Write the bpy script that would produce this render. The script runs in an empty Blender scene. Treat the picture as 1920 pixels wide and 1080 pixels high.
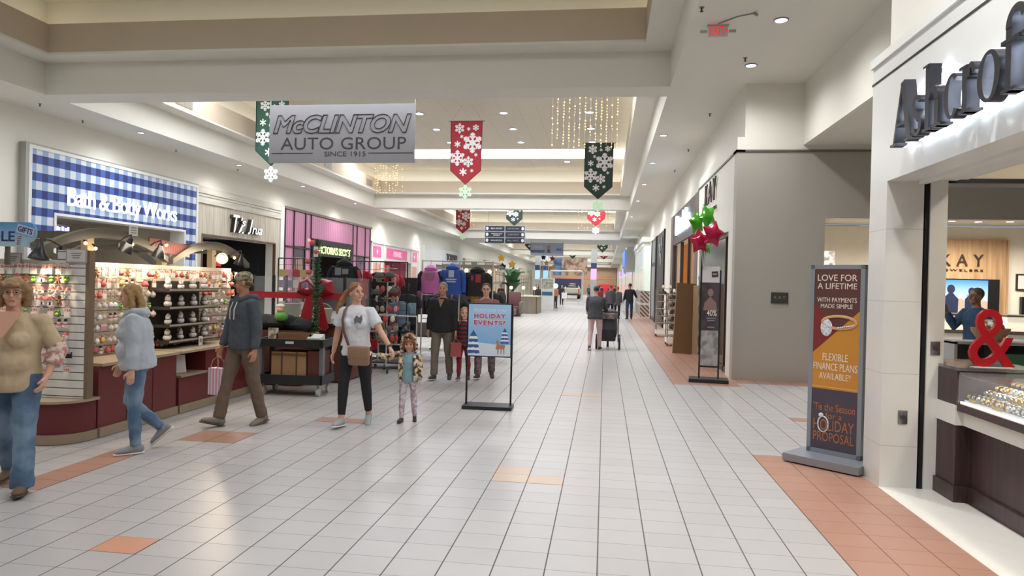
import bpy, bmesh, math, random
from mathutils import Vector, Matrix
import numpy as np
rnd = random.Random(7)
SC = bpy.context.scene
COL = SC.collection
pi = math.pi

# ---------------------------------------------------------------- camera, world, exposure
YAW, PITCH, ROLL, FPX, EYE = 0.13247, -0.0061, 0.0241, 1303.3, 1.672
cy_, sy_, cp_, sp_ = math.cos(YAW), math.sin(YAW), math.cos(PITCH), math.sin(PITCH)
fw = Vector((-sy_ * cp_, cy_ * cp_, sp_))
r0 = Vector((cy_, sy_, 0))
u0 = r0.cross(fw)
rt = math.cos(ROLL) * r0 + math.sin(ROLL) * u0
up = -math.sin(ROLL) * r0 + math.cos(ROLL) * u0
cd = bpy.data.cameras.new('camera')
cam = bpy.data.objects.new('camera', cd)
COL.objects.link(cam)
cam.matrix_world = Matrix(((rt.x, up.x, -fw.x, 0), (rt.y, up.y, -fw.y, 0), (rt.z, up.z, -fw.z, EYE), (0, 0, 0, 1)))
cd.sensor_width = 36
cd.lens = FPX / 1920 * 36
cd.clip_start, cd.clip_end = 0.05, 500
SC.camera = cam
w = bpy.data.worlds.new('world')
SC.world = w
w.use_nodes = True
w.node_tree.nodes['Background'].inputs[0].default_value = (0.8, 0.9, 1, 1)
w.node_tree.nodes['Background'].inputs[1].default_value = 0.3
SC.view_settings.view_transform = 'Standard'
SC.view_settings.look = 'None'
SC.view_settings.exposure = 0.18
SC.view_settings.gamma = 1
SC.view_settings.use_curve_mapping = False
SC.cycles.use_denoising = True
SC.cycles.max_bounces = 8
SC.cycles.diffuse_bounces = 4
SC.cycles.glossy_bounces = 3
SC.cycles.transmission_bounces = 6
SC.cycles.transparent_max_bounces = 12
SC.cycles.sample_clamp_indirect = 6
SC.cycles.caustics_reflective = False
SC.cycles.caustics_refractive = False

# ---------------------------------------------------------------- lights of the mall
SKY = 9.0        # skylight strips in the coffers
COVE = 4.5
SKY_NEAR = 2.4
DOWN = 170.0       # aisle downlights, watts

def area(name, loc, size, watts, col=(1, 1, 1), rot=(0, 0, 0)):
    l = bpy.data.lights.new(name, 'AREA')
    l.shape = 'RECTANGLE'
    l.size, l.size_y = size
    l.energy = watts
    l.color = col
    o = bpy.data.objects.new(name, l)
    o.location = loc
    o.rotation_euler = rot
    COL.objects.link(o)
    return o

# ---------------------------------------------------------------- helpers
MATS = {}

def lin(c):
    if isinstance(c, str):
        c = [int(c[i:i + 2], 16) / 255 for i in (0, 2, 4)]
    return tuple(x / 12.92 if x <= 0.04045 else ((x + 0.055) / 1.055) ** 2.4 for x in c)

def M(name, c, r=0.55, m=0.0, e=0.0, v=0.06, s=6.0, al=1.0, tr=0.0, bump=0.0, sheen=0.0, c2=None, ec=None):
    if name in MATS:
        return MATS[name]
    mt = bpy.data.materials.new(name)
    mt.use_nodes = True
    nt = mt.node_tree
    b = nt.nodes['Principled BSDF']
    c = lin(c)
    b.inputs['Roughness'].default_value = r
    b.inputs['Metallic'].default_value = m
    tc = nt.nodes.new('ShaderNodeTexCoord')
    nz = nt.nodes.new('ShaderNodeTexNoise')
    nz.inputs['Scale'].default_value = s
    nz.inputs['Detail'].default_value = 3
    nt.links.new(tc.outputs['Object'], nz.inputs['Vector'])
    mx = nt.nodes.new('ShaderNodeMix')
    mx.data_type = 'RGBA'
    a_ = lin(c2) if c2 else tuple(max(0, x * (1 - v)) for x in c)
    b_ = c if c2 else tuple(min(1, x * (1 + v)) for x in c)
    mx.inputs[6].default_value = (*a_, 1)
    mx.inputs[7].default_value = (*b_, 1)
    if c2:
        rp = nt.nodes.new('ShaderNodeMapRange')
        rp.inputs[1].default_value, rp.inputs[2].default_value = 0.42, 0.56
        nt.links.new(nz.outputs['Fac'], rp.inputs[0])
        nt.links.new(rp.outputs[0], mx.inputs[0])
    else:
        nt.links.new(nz.outputs['Fac'], mx.inputs[0])
    nt.links.new(mx.outputs[2], b.inputs['Base Color'])
    if bump:
        bp = nt.nodes.new('ShaderNodeBump')
        bp.inputs['Strength'].default_value = bump
        bp.inputs['Distance'].default_value = 0.02
        nt.links.new(nz.outputs['Fac'], bp.inputs['Height'])
        nt.links.new(bp.outputs[0], b.inputs['Normal'])
    if e:
        b.inputs['Emission Color'].default_value = (*(lin(ec) if ec else c), 1)
        b.inputs['Emission Strength'].default_value = e
    if al < 1:
        b.inputs['Alpha'].default_value = al
    if tr:
        b.inputs['Transmission Weight'].default_value = tr
    if sheen:
        b.inputs['Sheen Weight'].default_value = sheen
    MATS[name] = mt
    return mt

def nodes_mat(name, r=0.55):
    mt = bpy.data.materials.new(name)
    mt.use_nodes = True
    MATS[name] = mt
    nt = mt.node_tree
    b = nt.nodes['Principled BSDF']
    b.inputs['Roughness'].default_value = r
    return mt, nt, b

class NB:
    """small node-graph builder"""
    def __init__(s, nt):
        s.nt = nt
    def math(s, op, a, b=None, c=None):
        n = s.nt.nodes.new('ShaderNodeMath')
        n.operation = op
        for i, x in enumerate((a, b, c)):
            if x is None:
                continue
            if hasattr(x, 'links') or hasattr(x, 'is_output'):
                s.nt.links.new(x, n.inputs[i])
            else:
                n.inputs[i].default_value = x
        return n.outputs[0]
    def mix(s, f, a, b):
        n = s.nt.nodes.new('ShaderNodeMix')
        n.data_type = 'RGBA'
        for i, x in ((0, f), (6, a), (7, b)):
            if hasattr(x, 'is_output'):
                s.nt.links.new(x, n.inputs[i])
            elif i == 0:
                n.inputs[0].default_value = x
            else:
                n.inputs[i].default_value = (*x[:3], 1)
        return n.outputs[2]
    def xyz(s):
        tc = s.nt.nodes.new('ShaderNodeTexCoord')
        sp = s.nt.nodes.new('ShaderNodeSeparateXYZ')
        s.nt.links.new(tc.outputs['Object'], sp.inputs[0])
        return sp.outputs
    def noise(s, scale, detail=3):
        tc = s.nt.nodes.new('ShaderNodeTexCoord')
        n = s.nt.nodes.new('ShaderNodeTexNoise')
        n.inputs['Scale'].default_value = scale
        n.inputs['Detail'].default_value = detail
        s.nt.links.new(tc.outputs['Object'], n.inputs['Vector'])
        return n.outputs['Fac']
    def line(s, coord, pitch, off, width):
        """1 within width of a grid line"""
        q = s.math('FRACT', s.math('DIVIDE', s.math('SUBTRACT', coord, off), pitch))
        d = s.math('MINIMUM', q, s.math('SUBTRACT', 1.0, q))
        return s.math('LESS_THAN', d, width / pitch / 2)

class B:
    def __init__(s):
        s.bm = bmesh.new()
    def face(s, pts):
        vs = [s.bm.verts.new(p) for p in pts]
        try:
            s.bm.faces.new(vs)
        except ValueError:
            pass
        return s
    def box(s, x0, x1, y0, y1, z0, z1, mat=None, bev=0.0):
        P = [Vector((x, y, z)) for x in (x0, x1) for y in (y0, y1) for z in (z0, z1)]
        if mat is not None:
            P = [mat @ p for p in P]
        v = [s.bm.verts.new(p) for p in P]
        fs = []
        for q in ((0, 1, 3, 2), (4, 6, 7, 5), (0, 4, 5, 1), (2, 3, 7, 6), (0, 2, 6, 4), (1, 5, 7, 3)):
            fs.append(s.bm.faces.new([v[i] for i in q]))
        if bev:
            es = list({e for f in fs for e in f.edges})
            bmesh.ops.bevel(s.bm, geom=es, offset=bev, segments=2, affect='EDGES', profile=0.5)
        return s
    def cbox(s, c, d, rz=0.0, bev=0.0, rx=0.0, ry=0.0):
        m = Matrix.Translation(c) @ Matrix.Rotation(rz, 4, 'Z') @ Matrix.Rotation(ry, 4, 'Y') @ Matrix.Rotation(rx, 4, 'X')
        return s.box(-d[0] / 2, d[0] / 2, -d[1] / 2, d[1] / 2, -d[2] / 2, d[2] / 2, m, bev)
    def tube(s, pts, rad, n=8, cap=True, up=None, closed=False):
        """sweep; rad: number, list, or list of (rx, ry)"""
        pts = [Vector(p) for p in pts]
        k = len(pts)
        if not isinstance(rad, (list, tuple)):
            rad = [rad] * k
        rings = []
        px = None
        for i, p in enumerate(pts):
            if closed:
                t = pts[(i + 1) % k] - pts[i - 1]
            else:
                t = pts[min(i + 1, k - 1)] - pts[max(i - 1, 0)]
            if t.length < 1e-9:
                t = Vector((0, 0, 1))
            t.normalize()
            if px is None:
                ref = Vector(up) if up else (Vector((1, 0, 0)) if abs(t.x) < 0.8 else Vector((0, 1, 0)))
            else:
                ref = px
            x = (ref - t * ref.dot(t))
            if x.length < 1e-6:
                x = Vector((0, 1, 0)).cross(t)
            x.normalize()
            px = x
            y = t.cross(x)
            r = rad[i]
            rx, ry = r if isinstance(r, (list, tuple)) else (r, r)
            rings.append([s.bm.verts.new(p + x * (rx * math.cos(2 * pi * j / n)) + y * (ry * math.sin(2 * pi * j / n))) for j in range(n)])
        m = k if closed else k - 1
        for i in range(m):
            a, b = rings[i], rings[(i + 1) % k]
            for j in range(n):
                s.bm.faces.new((a[j], a[(j + 1) % n], b[(j + 1) % n], b[j]))
        if cap and not closed:
            s.bm.faces.new(list(reversed(rings[0])))
            s.bm.faces.new(rings[-1])
        return s
    def cyl(s, a, b, r, r1=None, n=12):
        return s.tube([a, b], [r, r if r1 is None else r1], n)
    def lathe(s, prof, c=(0, 0, 0), n=20, mat=None, a0=0.0, a1=None, cap=True):
        full = a1 is None
        rings = []
        kk = n if full else n + 1
        for r, z in prof:
            ring = []
            for j in range(kk):
                a = 2 * pi * j / n if full else a0 + (a1 - a0) * j / n
                p = Vector((r * math.cos(a), r * math.sin(a), z))
                if mat is not None:
                    p = mat @ p
                ring.append(s.bm.verts.new(p + Vector(c)))
            rings.append(ring)
        for i in range(len(rings) - 1):
            a, b = rings[i], rings[i + 1]
            for j in range(kk if full else kk - 1):
                s.bm.faces.new((a[j], a[(j + 1) % kk], b[(j + 1) % kk], b[j]))
        if full and cap:
            for ring, rev in ((rings[0], True), (rings[-1], False)):
                try:
                    s.bm.faces.new(list(reversed(ring)) if rev else ring)
                except ValueError:
                    pass
        return s
    def ball(s, c, r, n=12, k=8, mat=None):
        rr = r if isinstance(r, (list, tuple)) else (r, r, r)
        m = Matrix.Translation(c) @ (mat if mat is not None else Matrix.Identity(4)) @ Matrix.Diagonal((*rr, 1))
        bmesh.ops.create_uvsphere(s.bm, u_segments=n, v_segments=k, radius=1, matrix=m)
        return s
    def prism(s, poly, o, u, v, d):
        """2-D polygon in the frame (o, u, v) pushed d along u x v"""
        o, u, v = Vector(o), Vector(u), Vector(v)
        nn = u.cross(v).normalized() * d
        a = [s.bm.verts.new(o + u * p[0] + v * p[1]) for p in poly]
        b = [s.bm.verts.new(o + u * p[0] + v * p[1] + nn) for p in poly]
        k = len(poly)
        s.bm.faces.new(list(reversed(a)))
        s.bm.faces.new(b)
        for i in range(k):
            s.bm.faces.new((a[i], a[(i + 1) % k], b[(i + 1) % k], b[i]))
        return s
    def done(s, name, mat, parent=None, smooth=40, loc=None):
        bm = s.bm
        bmesh.ops.recalc_face_normals(bm, faces=bm.faces[:])
        lim = math.radians(smooth)
        for f in bm.faces:
            f.smooth = smooth > 0
        for e in bm.edges:
            if len(e.link_faces) == 2 and e.calc_face_angle(0) > lim:
                e.smooth = False
        me = bpy.data.meshes.new(name)
        bm.to_mesh(me)
        bm.free()
        me.materials.append(mat)
        o = bpy.data.objects.new(name, me)
        COL.objects.link(o)
        if parent is not None:
            o.parent = parent
        if loc is not None:
            o.location = loc
        return o

def each(name, mat, par, boxes):
    """one mesh per box, all parts of par"""
    for q in boxes:
        local(par, B().box(*q).done(name, mat))

def split(b, name, mat, par=None, world=True):
    """every loose piece of b becomes a part of its own"""
    bm, out = b.bm, []
    seen = set()
    bm.verts.ensure_lookup_table()
    for v in bm.verts:
        if v in seen:
            continue
        st, comp = [v], []
        seen.add(v)
        while st:
            q = st.pop()
            comp.append(q)
            for e in q.link_edges:
                o = e.other_vert(q)
                if o not in seen:
                    seen.add(o)
                    st.append(o)
        c = B()
        mp = {q: c.bm.verts.new(q.co) for q in comp}
        for f in {f for q in comp for f in q.link_faces}:
            c.bm.faces.new([mp[q] for q in f.verts])
        o = c.done(name, mat, None if world else par)
        if world and par is not None:
            local(par, o)
        out.append(o)
    bm.free()
    return out

def tag(o, label, cat, group=None, kind=None):
    o['label'] = label
    o['category'] = cat
    if group:
        o['group'] = group
    if kind:
        o['kind'] = kind
    return o

def T(name, label, cat, loc=(0, 0, 0), rz=0.0, group=None):
    o = bpy.data.objects.new(name, None)
    COL.objects.link(o)
    o.location = loc
    o.rotation_euler = (0, 0, rz)
    return tag(o, label, cat, group)

def S(o, label=None):
    o['kind'] = 'structure'
    if label:
        o['label'] = label
    return o

def kids(o):
    return [c for c in o.children]

def dup(root, loc, rz=None, label=None, group=None, scale=None):
    def cp(o, par):
        c = o.copy()
        COL.objects.link(c)
        if par is not None:
            c.parent = par
        for ch in o.children:
            cp(ch, c)
        return c
    r = cp(root, None)
    r.location = loc
    if rz is not None:
        r.rotation_euler = (0, 0, rz)
    if scale is not None:
        r.scale = (scale,) * 3
    if label:
        r['label'] = label
    if group:
        r['group'] = group
    return r

FRONT = ((1, 0, 0), (0, 0, 1))      # reads from -Y
LEFTW = ((0, 1, 0), (0, 0, 1))      # on the left wall, reads from +X
RIGHTW = ((0, -1, 0), (0, 0, 1))    # on the right wall, reads from -X

def text(s, size, mat, o, frame, name='lettering', parent=None, ext=0.004, bold=0.0, sx=1.0, shear=0.0, align='CENTER', space=1.0, lift=0.0, fit=None, outline=0.0):
    cu = bpy.data.curves.new(name, 'FONT')
    cu.body = s
    cu.size = 1.0
    cu.extrude = ext / size
    cu.offset = bold
    if outline:                                           # only the edges of the letters, as thin rods
        cu.fill_mode, cu.extrude, cu.bevel_depth, cu.bevel_resolution = 'NONE', 0.0, outline, 0
    cu.shear = shear
    cu.align_x = align
    cu.space_character = space
    cu.resolution_u = 3
    t = bpy.data.objects.new(name, cu)
    me = bpy.data.meshes.new_from_object(t)
    bpy.data.objects.remove(t)
    me.materials.clear()
    me.materials.append(mat)
    me.name = name
    u, v = Vector(frame[0]).normalized(), Vector(frame[1]).normalized()
    n = u.cross(v)
    o = Vector(o) + n * lift
    if fit:                                               # (width, height): the writing fills this box, centred on o
        xs, ys = [q.co.x for q in me.vertices], [q.co.y for q in me.vertices]
        cx, cy, wx, wy = (max(xs) + min(xs)) / 2, (max(ys) + min(ys)) / 2, max(xs) - min(xs), max(ys) - min(ys)
        for q in me.vertices:
            q.co = ((q.co.x - cx) * fit[0] / wx, (q.co.y - cy) * fit[1] / wy, q.co.z * size)
        size, sx = 1.0, 1.0
    mt = Matrix((( u.x * sx, v.x, n.x, o.x), (u.y * sx, v.y, n.y, o.y), (u.z * sx, v.z, n.z, o.z), (0, 0, 0, 1))) @ Matrix.Scale(size, 4)
    me.transform(mt)
    ob = bpy.data.objects.new(name, me)
    COL.objects.link(ob)
    if parent is not None:
        ob.parent = parent
    return ob

def local(par, o):
    """re-express an object's mesh (built in world space) under a parent Empty at its base"""
    par_m = Matrix.Translation(par.location) @ Matrix.Rotation(par.rotation_euler.z, 4, 'Z')
    o.parent = par
    o.data.transform(par_m.inverted())
    return o

def star(n, r0, r1, a0=pi / 2):
    return [((r0 if i % 2 == 0 else r1) * math.cos(a0 + pi * i / n), (r0 if i % 2 == 0 else r1) * math.sin(a0 + pi * i / n)) for i in range(2 * n)]

def flake(b, o, u, v, r, d=0.003, rich=True):
    """a six-armed snowflake of bars in the plane u, v"""
    o, u, v = Vector(o), Vector(u), Vector(v)
    cnt = [0]
    def bar(p, q, w):
        cnt[0] += 1
        p, q = Vector((*p, 0)), Vector((*q, 0))
        t = (q - p).normalized()
        m = Vector((-t.y, t.x, 0)) * w / 2
        b.prism([(p + m)[:2], (p - m)[:2], (q - m)[:2], (q + m)[:2]], o, u, v, d + cnt[0] * 1.5e-4)
    for k in range(6):
        a = k * pi / 3 + pi / 6
        c, s = math.cos(a), math.sin(a)
        bar((0, 0), (r * c, r * s), r * (0.2 if rich else 0.36))
        if rich:
            for f, l in ((0.45, 0.36), (0.72, 0.26)):
                for sg in (-1, 1):
                    a2 = a + sg * pi / 3.4
                    bar((r * f * c, r * f * s), (r * f * c + l * r * math.cos(a2), r * f * s + l * r * math.sin(a2)), r * 0.17)
    b.prism([(r * 0.3 * math.cos(i * pi / 4), r * 0.3 * math.sin(i * pi / 4)) for i in range(8)], o, u, v, d + 0.006)
# ================================================================ the setting
XL, XR, ZC, ZT = -13.35, 2.37, 5.45, 7.4
wall_m = M('wall_paint', 'e8e5da', 0.6, v=0.02, s=2)
ceil_m = M('ceiling_paint', 'e2dfd4', 0.7, v=0.02, s=2)
band_m = M('cove_paint', 'c3b49d', 0.7, v=0.03, s=2)
white_m = M('white_paint', 'e6e6e0', 0.5, v=0.02)
grayw_m = M('grey_wall_paint', 'aba59c', 0.35, v=0.03, s=3)
dark_m = M('dark_void', '141416', 0.6)
steel_m = M('brushed_steel', 'a9a9a8', 0.35, 1.0)
black_m = M('black_metal', '17171a', 0.4)
blackp_m = M('black_plastic', '202124', 0.45)

# floor: tiles 0.305 across the hall, 0.2485 along it
def tile_mat(name, a, b, grout, rough=0.3):
    mt, nt, bs = nodes_mat(name, rough)
    k = NB(nt)
    X, Y, Z = k.xyz()
    px, py = 0.3048, 0.2485
    ox, oy = -3.051, 3.817
    ix = k.math('FLOOR', k.math('DIVIDE', k.math('SUBTRACT', X, ox), px))
    iy = k.math('FLOOR', k.math('DIVIDE', k.math('SUBTRACT', Y, oy), py))
    wn = nt.nodes.new('ShaderNodeTexWhiteNoise')
    cb = nt.nodes.new('ShaderNodeCombineXYZ')
    nt.links.new(ix, cb.inputs[0])
    nt.links.new(iy, cb.inputs[1])
    nt.links.new(cb.outputs[0], wn.inputs['Vector'])
    f = k.math('MULTIPLY_ADD', k.noise(7, 4), 0.5, k.math('MULTIPLY', wn.outputs['Value'], 0.5))
    col = k.mix(f, lin(a), lin(b))
    l1 = k.line(X, px, ox, 0.0085)
    l2 = k.line(Y, py, oy, 0.0065)
    col = k.mix(k.math('MULTIPLY', l2, 0.42), col, lin(grout))
    col = k.mix(k.math('MULTIPLY', l1, 0.9), col, lin(grout))
    nt.links.new(col, bs.inputs['Base Color'])
    ro = k.math('MULTIPLY_ADD', k.math('MAXIMUM', l1, l2), 0.4, rough)
    nt.links.new(ro, bs.inputs['Roughness'])
    return mt
tile_w = tile_mat('white_floor_tile', 'afacab', 'bbb8b6', '423e3c')
tile_p = tile_mat('pink_floor_tile', 'a67d6a', 'b48b79', '6b4b40', 0.32)
tile_o = tile_mat('orange_floor_tile', 'c98d70', 'd39b7e', '6b4b40', 0.32)
tile_f = tile_mat('faded_orange_floor_tile', 'c4a993', 'cdb5a0', '6b4b40', 0.32)
S(B().box(-22, 14, -12, 150, -0.3, 0).done('floor', tile_w))
def patch(x0, x1, y0, y1, m):
    S(B().box(x0, x1, y0, y1, -0.01, 0.0015).done('floor_border', m))
gx = lambda i: -3.051 + i * 0.3048
gy = lambda j: 3.817 + j * 0.2485
patch(gx(15), XR, -3, gy(14), tile_p)                    # by the near shop
patch(XR, 4.6, gy(36), 13.24, tile_p)                # along the grey wall
patch(gx(14), XR, 12.3, 48, tile_p)                      # right edge of the hall
patch(gx(18), gx(19), gy(22), gy(23), tile_p)
patch(gx(0), gx(1), gy(0), gy(1), tile_o)
patch(gx(7), gx(8), gy(8), gy(10), tile_f)
patch(gx(8), gx(9), gy(8), gy(9), tile_f)
patch(gx(8), gx(10), gy(27), gy(28), tile_f)
patch(gx(-7), gx(-4), gy(4), gy(5), tile_p)              # by the kiosk
patch(gx(-5), gx(-4), gy(5), gy(9), tile_p)
patch(gx(-4), gx(-2), gy(11), gy(13), tile_p)
patch(gx(-1), gx(1), gy(16), gy(17), tile_p)
S(B().box(XR, 2.9, -3, 6.34, -0.01, 0.004).done('floor_threshold', M('white_sill_tile', 'ebe7de', 0.3)))

# coffered ceiling
def tile_ceiling():
    mt, nt, bs = nodes_mat('ceiling_tile', 0.8)
    k = NB(nt)
    X, Y, Z = k.xyz()
    l = k.math('MAXIMUM', k.line(X, 0.61, 0.1, 0.022), k.line(Y, 0.61, 0.2, 0.022))
    col = k.mix(k.math('MULTIPLY', l, 0.25), k.mix(k.noise(40), lin('d9d2c0'), lin('cfc8b5')), lin('9c9585'))
    nt.links.new(col, bs.inputs['Base Color'])
    return mt
ctile_m = tile_ceiling()
sky_m = M('skylight_glow', 'f4f8ff', 0.5, e=SKY, v=0.0)
skyn_m = M('near_skylight_glow', 'f4f8ff', 0.5, e=SKY_NEAR, v=0.0)
cove_m = M('cove_lamp', 'fff9ec', 0.5, e=COVE, v=0)
covn_m = M('near_cove_lamp', 'fff4dc', 0.5, e=2.2, v=0)
CX0, CX1 = -11.9, 1.13
BAYS = [(-9.5, 13.35), (14.05, 34.75), (35.5, 57.5), (64.5, 87.5), (88.3, 110), (111, 142)]
slab = B()
ys = [-12] + [y for b in BAYS for y in b] + [150]
for i in range(0, len(ys), 2):                            # cross beams, bottom at ZC
    slab.box(CX0, CX1, ys[i], ys[i + 1], ZC, ZC + 0.67)
slab.box(XL - 0.3, CX0, -12, 150, ZC, ZC + 0.67)
slab.box(CX1, 3.52, -12, 150, ZC, ZC + 0.67)
S(slab.done('ceiling', ceil_m))
def ring(b, x0, x1, y0, y1, ins, z0, z1):
    b.box(x0, x0 + ins, y0, y1, z0, z1)
    b.box(x1 - ins, x1, y0, y1, z0, z1)
    b.box(x0 + ins, x1 - ins, y0, y0 + ins, z0, z1)
    b.box(x0 + ins, x1 - ins, y1 - ins, y1, z0, z1)
for n, (a, b) in enumerate(BAYS):
    k = B()
    ring(k, CX0, CX1, a, b, 0.5, ZC + 0.67, ZC + 0.72)    # ledge soffit
    S(k.done('ceiling', ceil_m))
    k = B()
    ring(k, CX0 + 0.42, CX1 - 0.42, a + 0.42, b - 0.42, 0.08, ZC + 0.72, 6.75)
    S(k.done('ceiling', band_m))                          # brown cove front
    k = B()
    ring(k, CX0 - 0.15, CX1 + 0.15, a - 0.15, b + 0.15, 0.1, ZC + 0.67, ZT)
    S(k.done('ceiling', wall_m))
    S(B().box(CX0 - 0.3, CX1 + 0.3, a - 0.3, b + 0.3, ZT, ZT + 0.1).done('ceiling', ctile_m))
    if True:                                              # lamps hidden in the cove
        c0, c1, q0, q1 = CX0 + 0.2, CX1 - 0.2, a + 0.2, b - 0.2
        k = B()
        k.box(c0, c0 + 0.08, q0, q1, 6.74, 6.76).box(c1 - 0.08, c1, q0, q1, 6.74, 6.76).box(c0, c1, q0, q0 + 0.08, 6.74, 6.76).box(c0, c1, q1 - 0.08, q1, 6.74, 6.76)
        S(k.done('ceiling_cove_lamp', cove_m if n else covn_m))
    for y0 in ((a + 2.6, b - 5.35) if n else (b - 13, b - 7.2)):
        S(B().box(CX0 + 0.55, CX1 - 0.12, y0, y0 + 2.05, ZT - 0.012, ZT + 0.02).done('ceiling_skylight', sky_m if n else skyn_m))
# left wall with shop openings: (y0, y1, head)
OPEN_L = [(15.2, 20.35, 3.06), (21.5, 26.6, 3.03), (30.1, 35.4, 3.45), (40.6, 46.6, 2.9), (53.0, 61.5, 3.05), (64.5, 74, 3.6), (76, 90, 3.6), (92, 104, 3.6), (108, 124, 3.6)]
k = B()
y = -12.0
for a, b, h in OPEN_L:
    k.box(XL - 0.3, XL, y, a, 0, ZC)
    k.box(XL - 0.3, XL, a, b, h, ZC)
    y = b
k.box(XL - 0.3, XL, y, 150, 0, ZC)
S(k.done('wall_left', wall_m))
S(B().box(XL - 0.3, 14, 144, 144.4, 0, 8).done('wall_far', M('far_wall', 'c9b9a2', 0.7)))
S(B().box(XL - 0.3, 14, -12.3, -12, 0, 8).done('wall_back', wall_m))

# right side: near shop front, corridor, jeweller block, further shops
k = B()
k.box(2.4, 2.6, -12, 6.40, 3.6, ZC)
S(k.done('wall_right', wall_m))
S(B().box(3.52, 3.6, 6.4, 13.24, 4.32, ZC + 0.3).box(2.6, 3.6, 6.36, 6.42, 3.6, ZC).done('wall_corridor', wall_m))
S(B().box(3.6, 14, 6.4, 13.24, 4.32, 4.5).done('ceiling', ceil_m))
S(B().box(13.5, 14, -12, 18.4, 0, 4.6).done('wall_corridor', grayw_m))
# jeweller block
k = B()
k.box(2.36, 3.93, 13.24, 13.5, 0, 4.20)
k.box(3.93, 14, 13.24, 13.5, 3.0, 4.20)
S(k.done('wall_right', grayw_m))
S(B().box(2.36, 14, 13.24, 13.5, 4.24, 4.47).box(2.49, 14, 13.24, 13.5, 4.47, ZC).done('wall_right', wall_m))
S(B().box(2.335, 14, 13.215, 13.5, 4.20, 4.235).box(2.335, 2.5, 13.215, 18.45, 4.20, 4.235).done('trim_2', M('grey_trim', '77736c', 0.4, 0.6)))
k = B()
k.box(2.36, 2.6, 13.5, 13.96, 0, 4.47)
k.box(2.36, 2.6, 13.96, 18.1, 2.80, 4.47)
k.box(2.36, 2.6, 18.1, 18.45, 0, 4.47)
k.box(2.49, 2.7, 13.5, 150, 4.47, ZC)
S(k.done('wall_right', wall_m))
# shop front further down the right side
OPEN_R = [(19.2, 25.1, 3.15), (29.3, 37.0, 4.1), (41, 50, 3.4), (52, 60, 3.4), (63, 80, 3.4), (84, 100, 3.4), (104, 125, 3.4)]
k = B()
y = 18.45
for a, b, h in OPEN_R:
    k.box(2.44, 2.7, y, a, 0, 4.47)
    k.box(2.44, 2.7, a, b, h, 4.47)
    y = b
k.box(2.44, 2.7, y, 150, 0, 4.47)
S(k.done('wall_right', wall_m))
# shop rooms behind the openings
def room(x0, x1, y0, y1, h, m, name='wall_shop', side='R', fl=None, ce=None, ends=(1, 1)):
    k = B()
    if side == 'R':
        k.box(x1, x1 + 0.1, y0, y1, 0, h)
    else:
        k.box(x0 - 0.1, x0, y0, y1, 0, h)
    if ends[0]:
        k.box(x0, x1, y0 - 0.1, y0, 0, h)
    if ends[1]:
        k.box(x0, x1, y1, y1 + 0.1, 0, h)
    S(k.done(name, m))
    S(B().box(x0, x1, y0, y1, h, h + 0.1).done('ceiling', ce or M('shop_ceiling', 'd8d2c4', 0.7)))
# ================================================================ shops on the left
def gingham():
    mt, nt, bs = nodes_mat('blue_gingham', 0.5)
    k = NB(nt)
    X, Y, Z = k.xyz()
    a = k.math('LESS_THAN', k.math('FRACT', k.math('DIVIDE', k.math('SUBTRACT', Y, 14.36), 0.346)), 0.5)
    b = k.math('LESS_THAN', k.math('FRACT', k.math('DIVIDE', k.math('SUBTRACT', Z, 0.36), 0.405)), 0.5)
    b = k.math('SUBTRACT', 1.0, b)
    lo = k.mix(a, lin('d6dce0'), lin('8fa9d0'))
    hi = k.mix(a, lin('3f5ca6'), lin('202f6c'))
    nt.links.new(k.mix(b, lo, hi), bs.inputs['Base Color'])
    return mt
ging_m = gingham()
lit_m = M('lit_white_letter', 'f6f8ff', 0.4, e=0.9, v=0.0)
alu_m = M('pale_metal_trim', 'a5a5a1', 0.45, 0.2)
X1 = XL + 0.17
t = T('storefront', 'blue and white gingham shop front with white lit lettering over its doorway', 'shop front', (XL, 17.7, 0))
def L(o):
    return local(t, o)
split(B().box(XL + 0.005, X1, 14.45, 15.17, 0.02, 4.54).box(XL + 0.005, X1, 20.38, 20.98, 0.02, 4.54).box(XL + 0.005, X1, 15.17, 20.38, 3.10, 4.54), 'gingham_panel', ging_m, t)
k = B()
for a, b, c, d in ((14.36, 14.45, 0.02, 4.62), (20.98, 21.07, 0.02, 4.62), (14.45, 20.98, 4.54, 4.62), (15.13, 20.42, 3.06, 3.12), (15.13, 15.2, 0.02, 3.06), (20.35, 20.42, 0.02, 3.06)):
    k.box(XL + 0.004, X1 + 0.02, a, b, c, d)
split(k, 'frame', white_m, t)
L(B().box(XL + 0.004, X1 + 0.015, 14.27, 14.36, 0.02, 4.66).box(XL + 0.004, X1 + 0.015, 14.36, 21.07, 4.62, 4.66).done('edge_trim', alu_m))
L(text('Bath & Body Works', 1, lit_m, (X1, 17.72, 3.49), LEFTW, 'lettering', None, 0.012, 0.008, fit=(4.4, 0.60), space=0.88, lift=0.03))
cream_m = M('shop_cream', 'd8cdbb', 0.6)
room(XL - 5, XL - 0.3, 14.6, 21.0, 3.3, cream_m, side='L')
S(B().box(XL - 4.95, XL - 4.9, 14.7, 20.9, 1.2, 2.6).done('wall_shop', ging_m))
downm = M('warm_downlight', 'fff0d8', 0.4, e=14, v=0)
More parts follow.
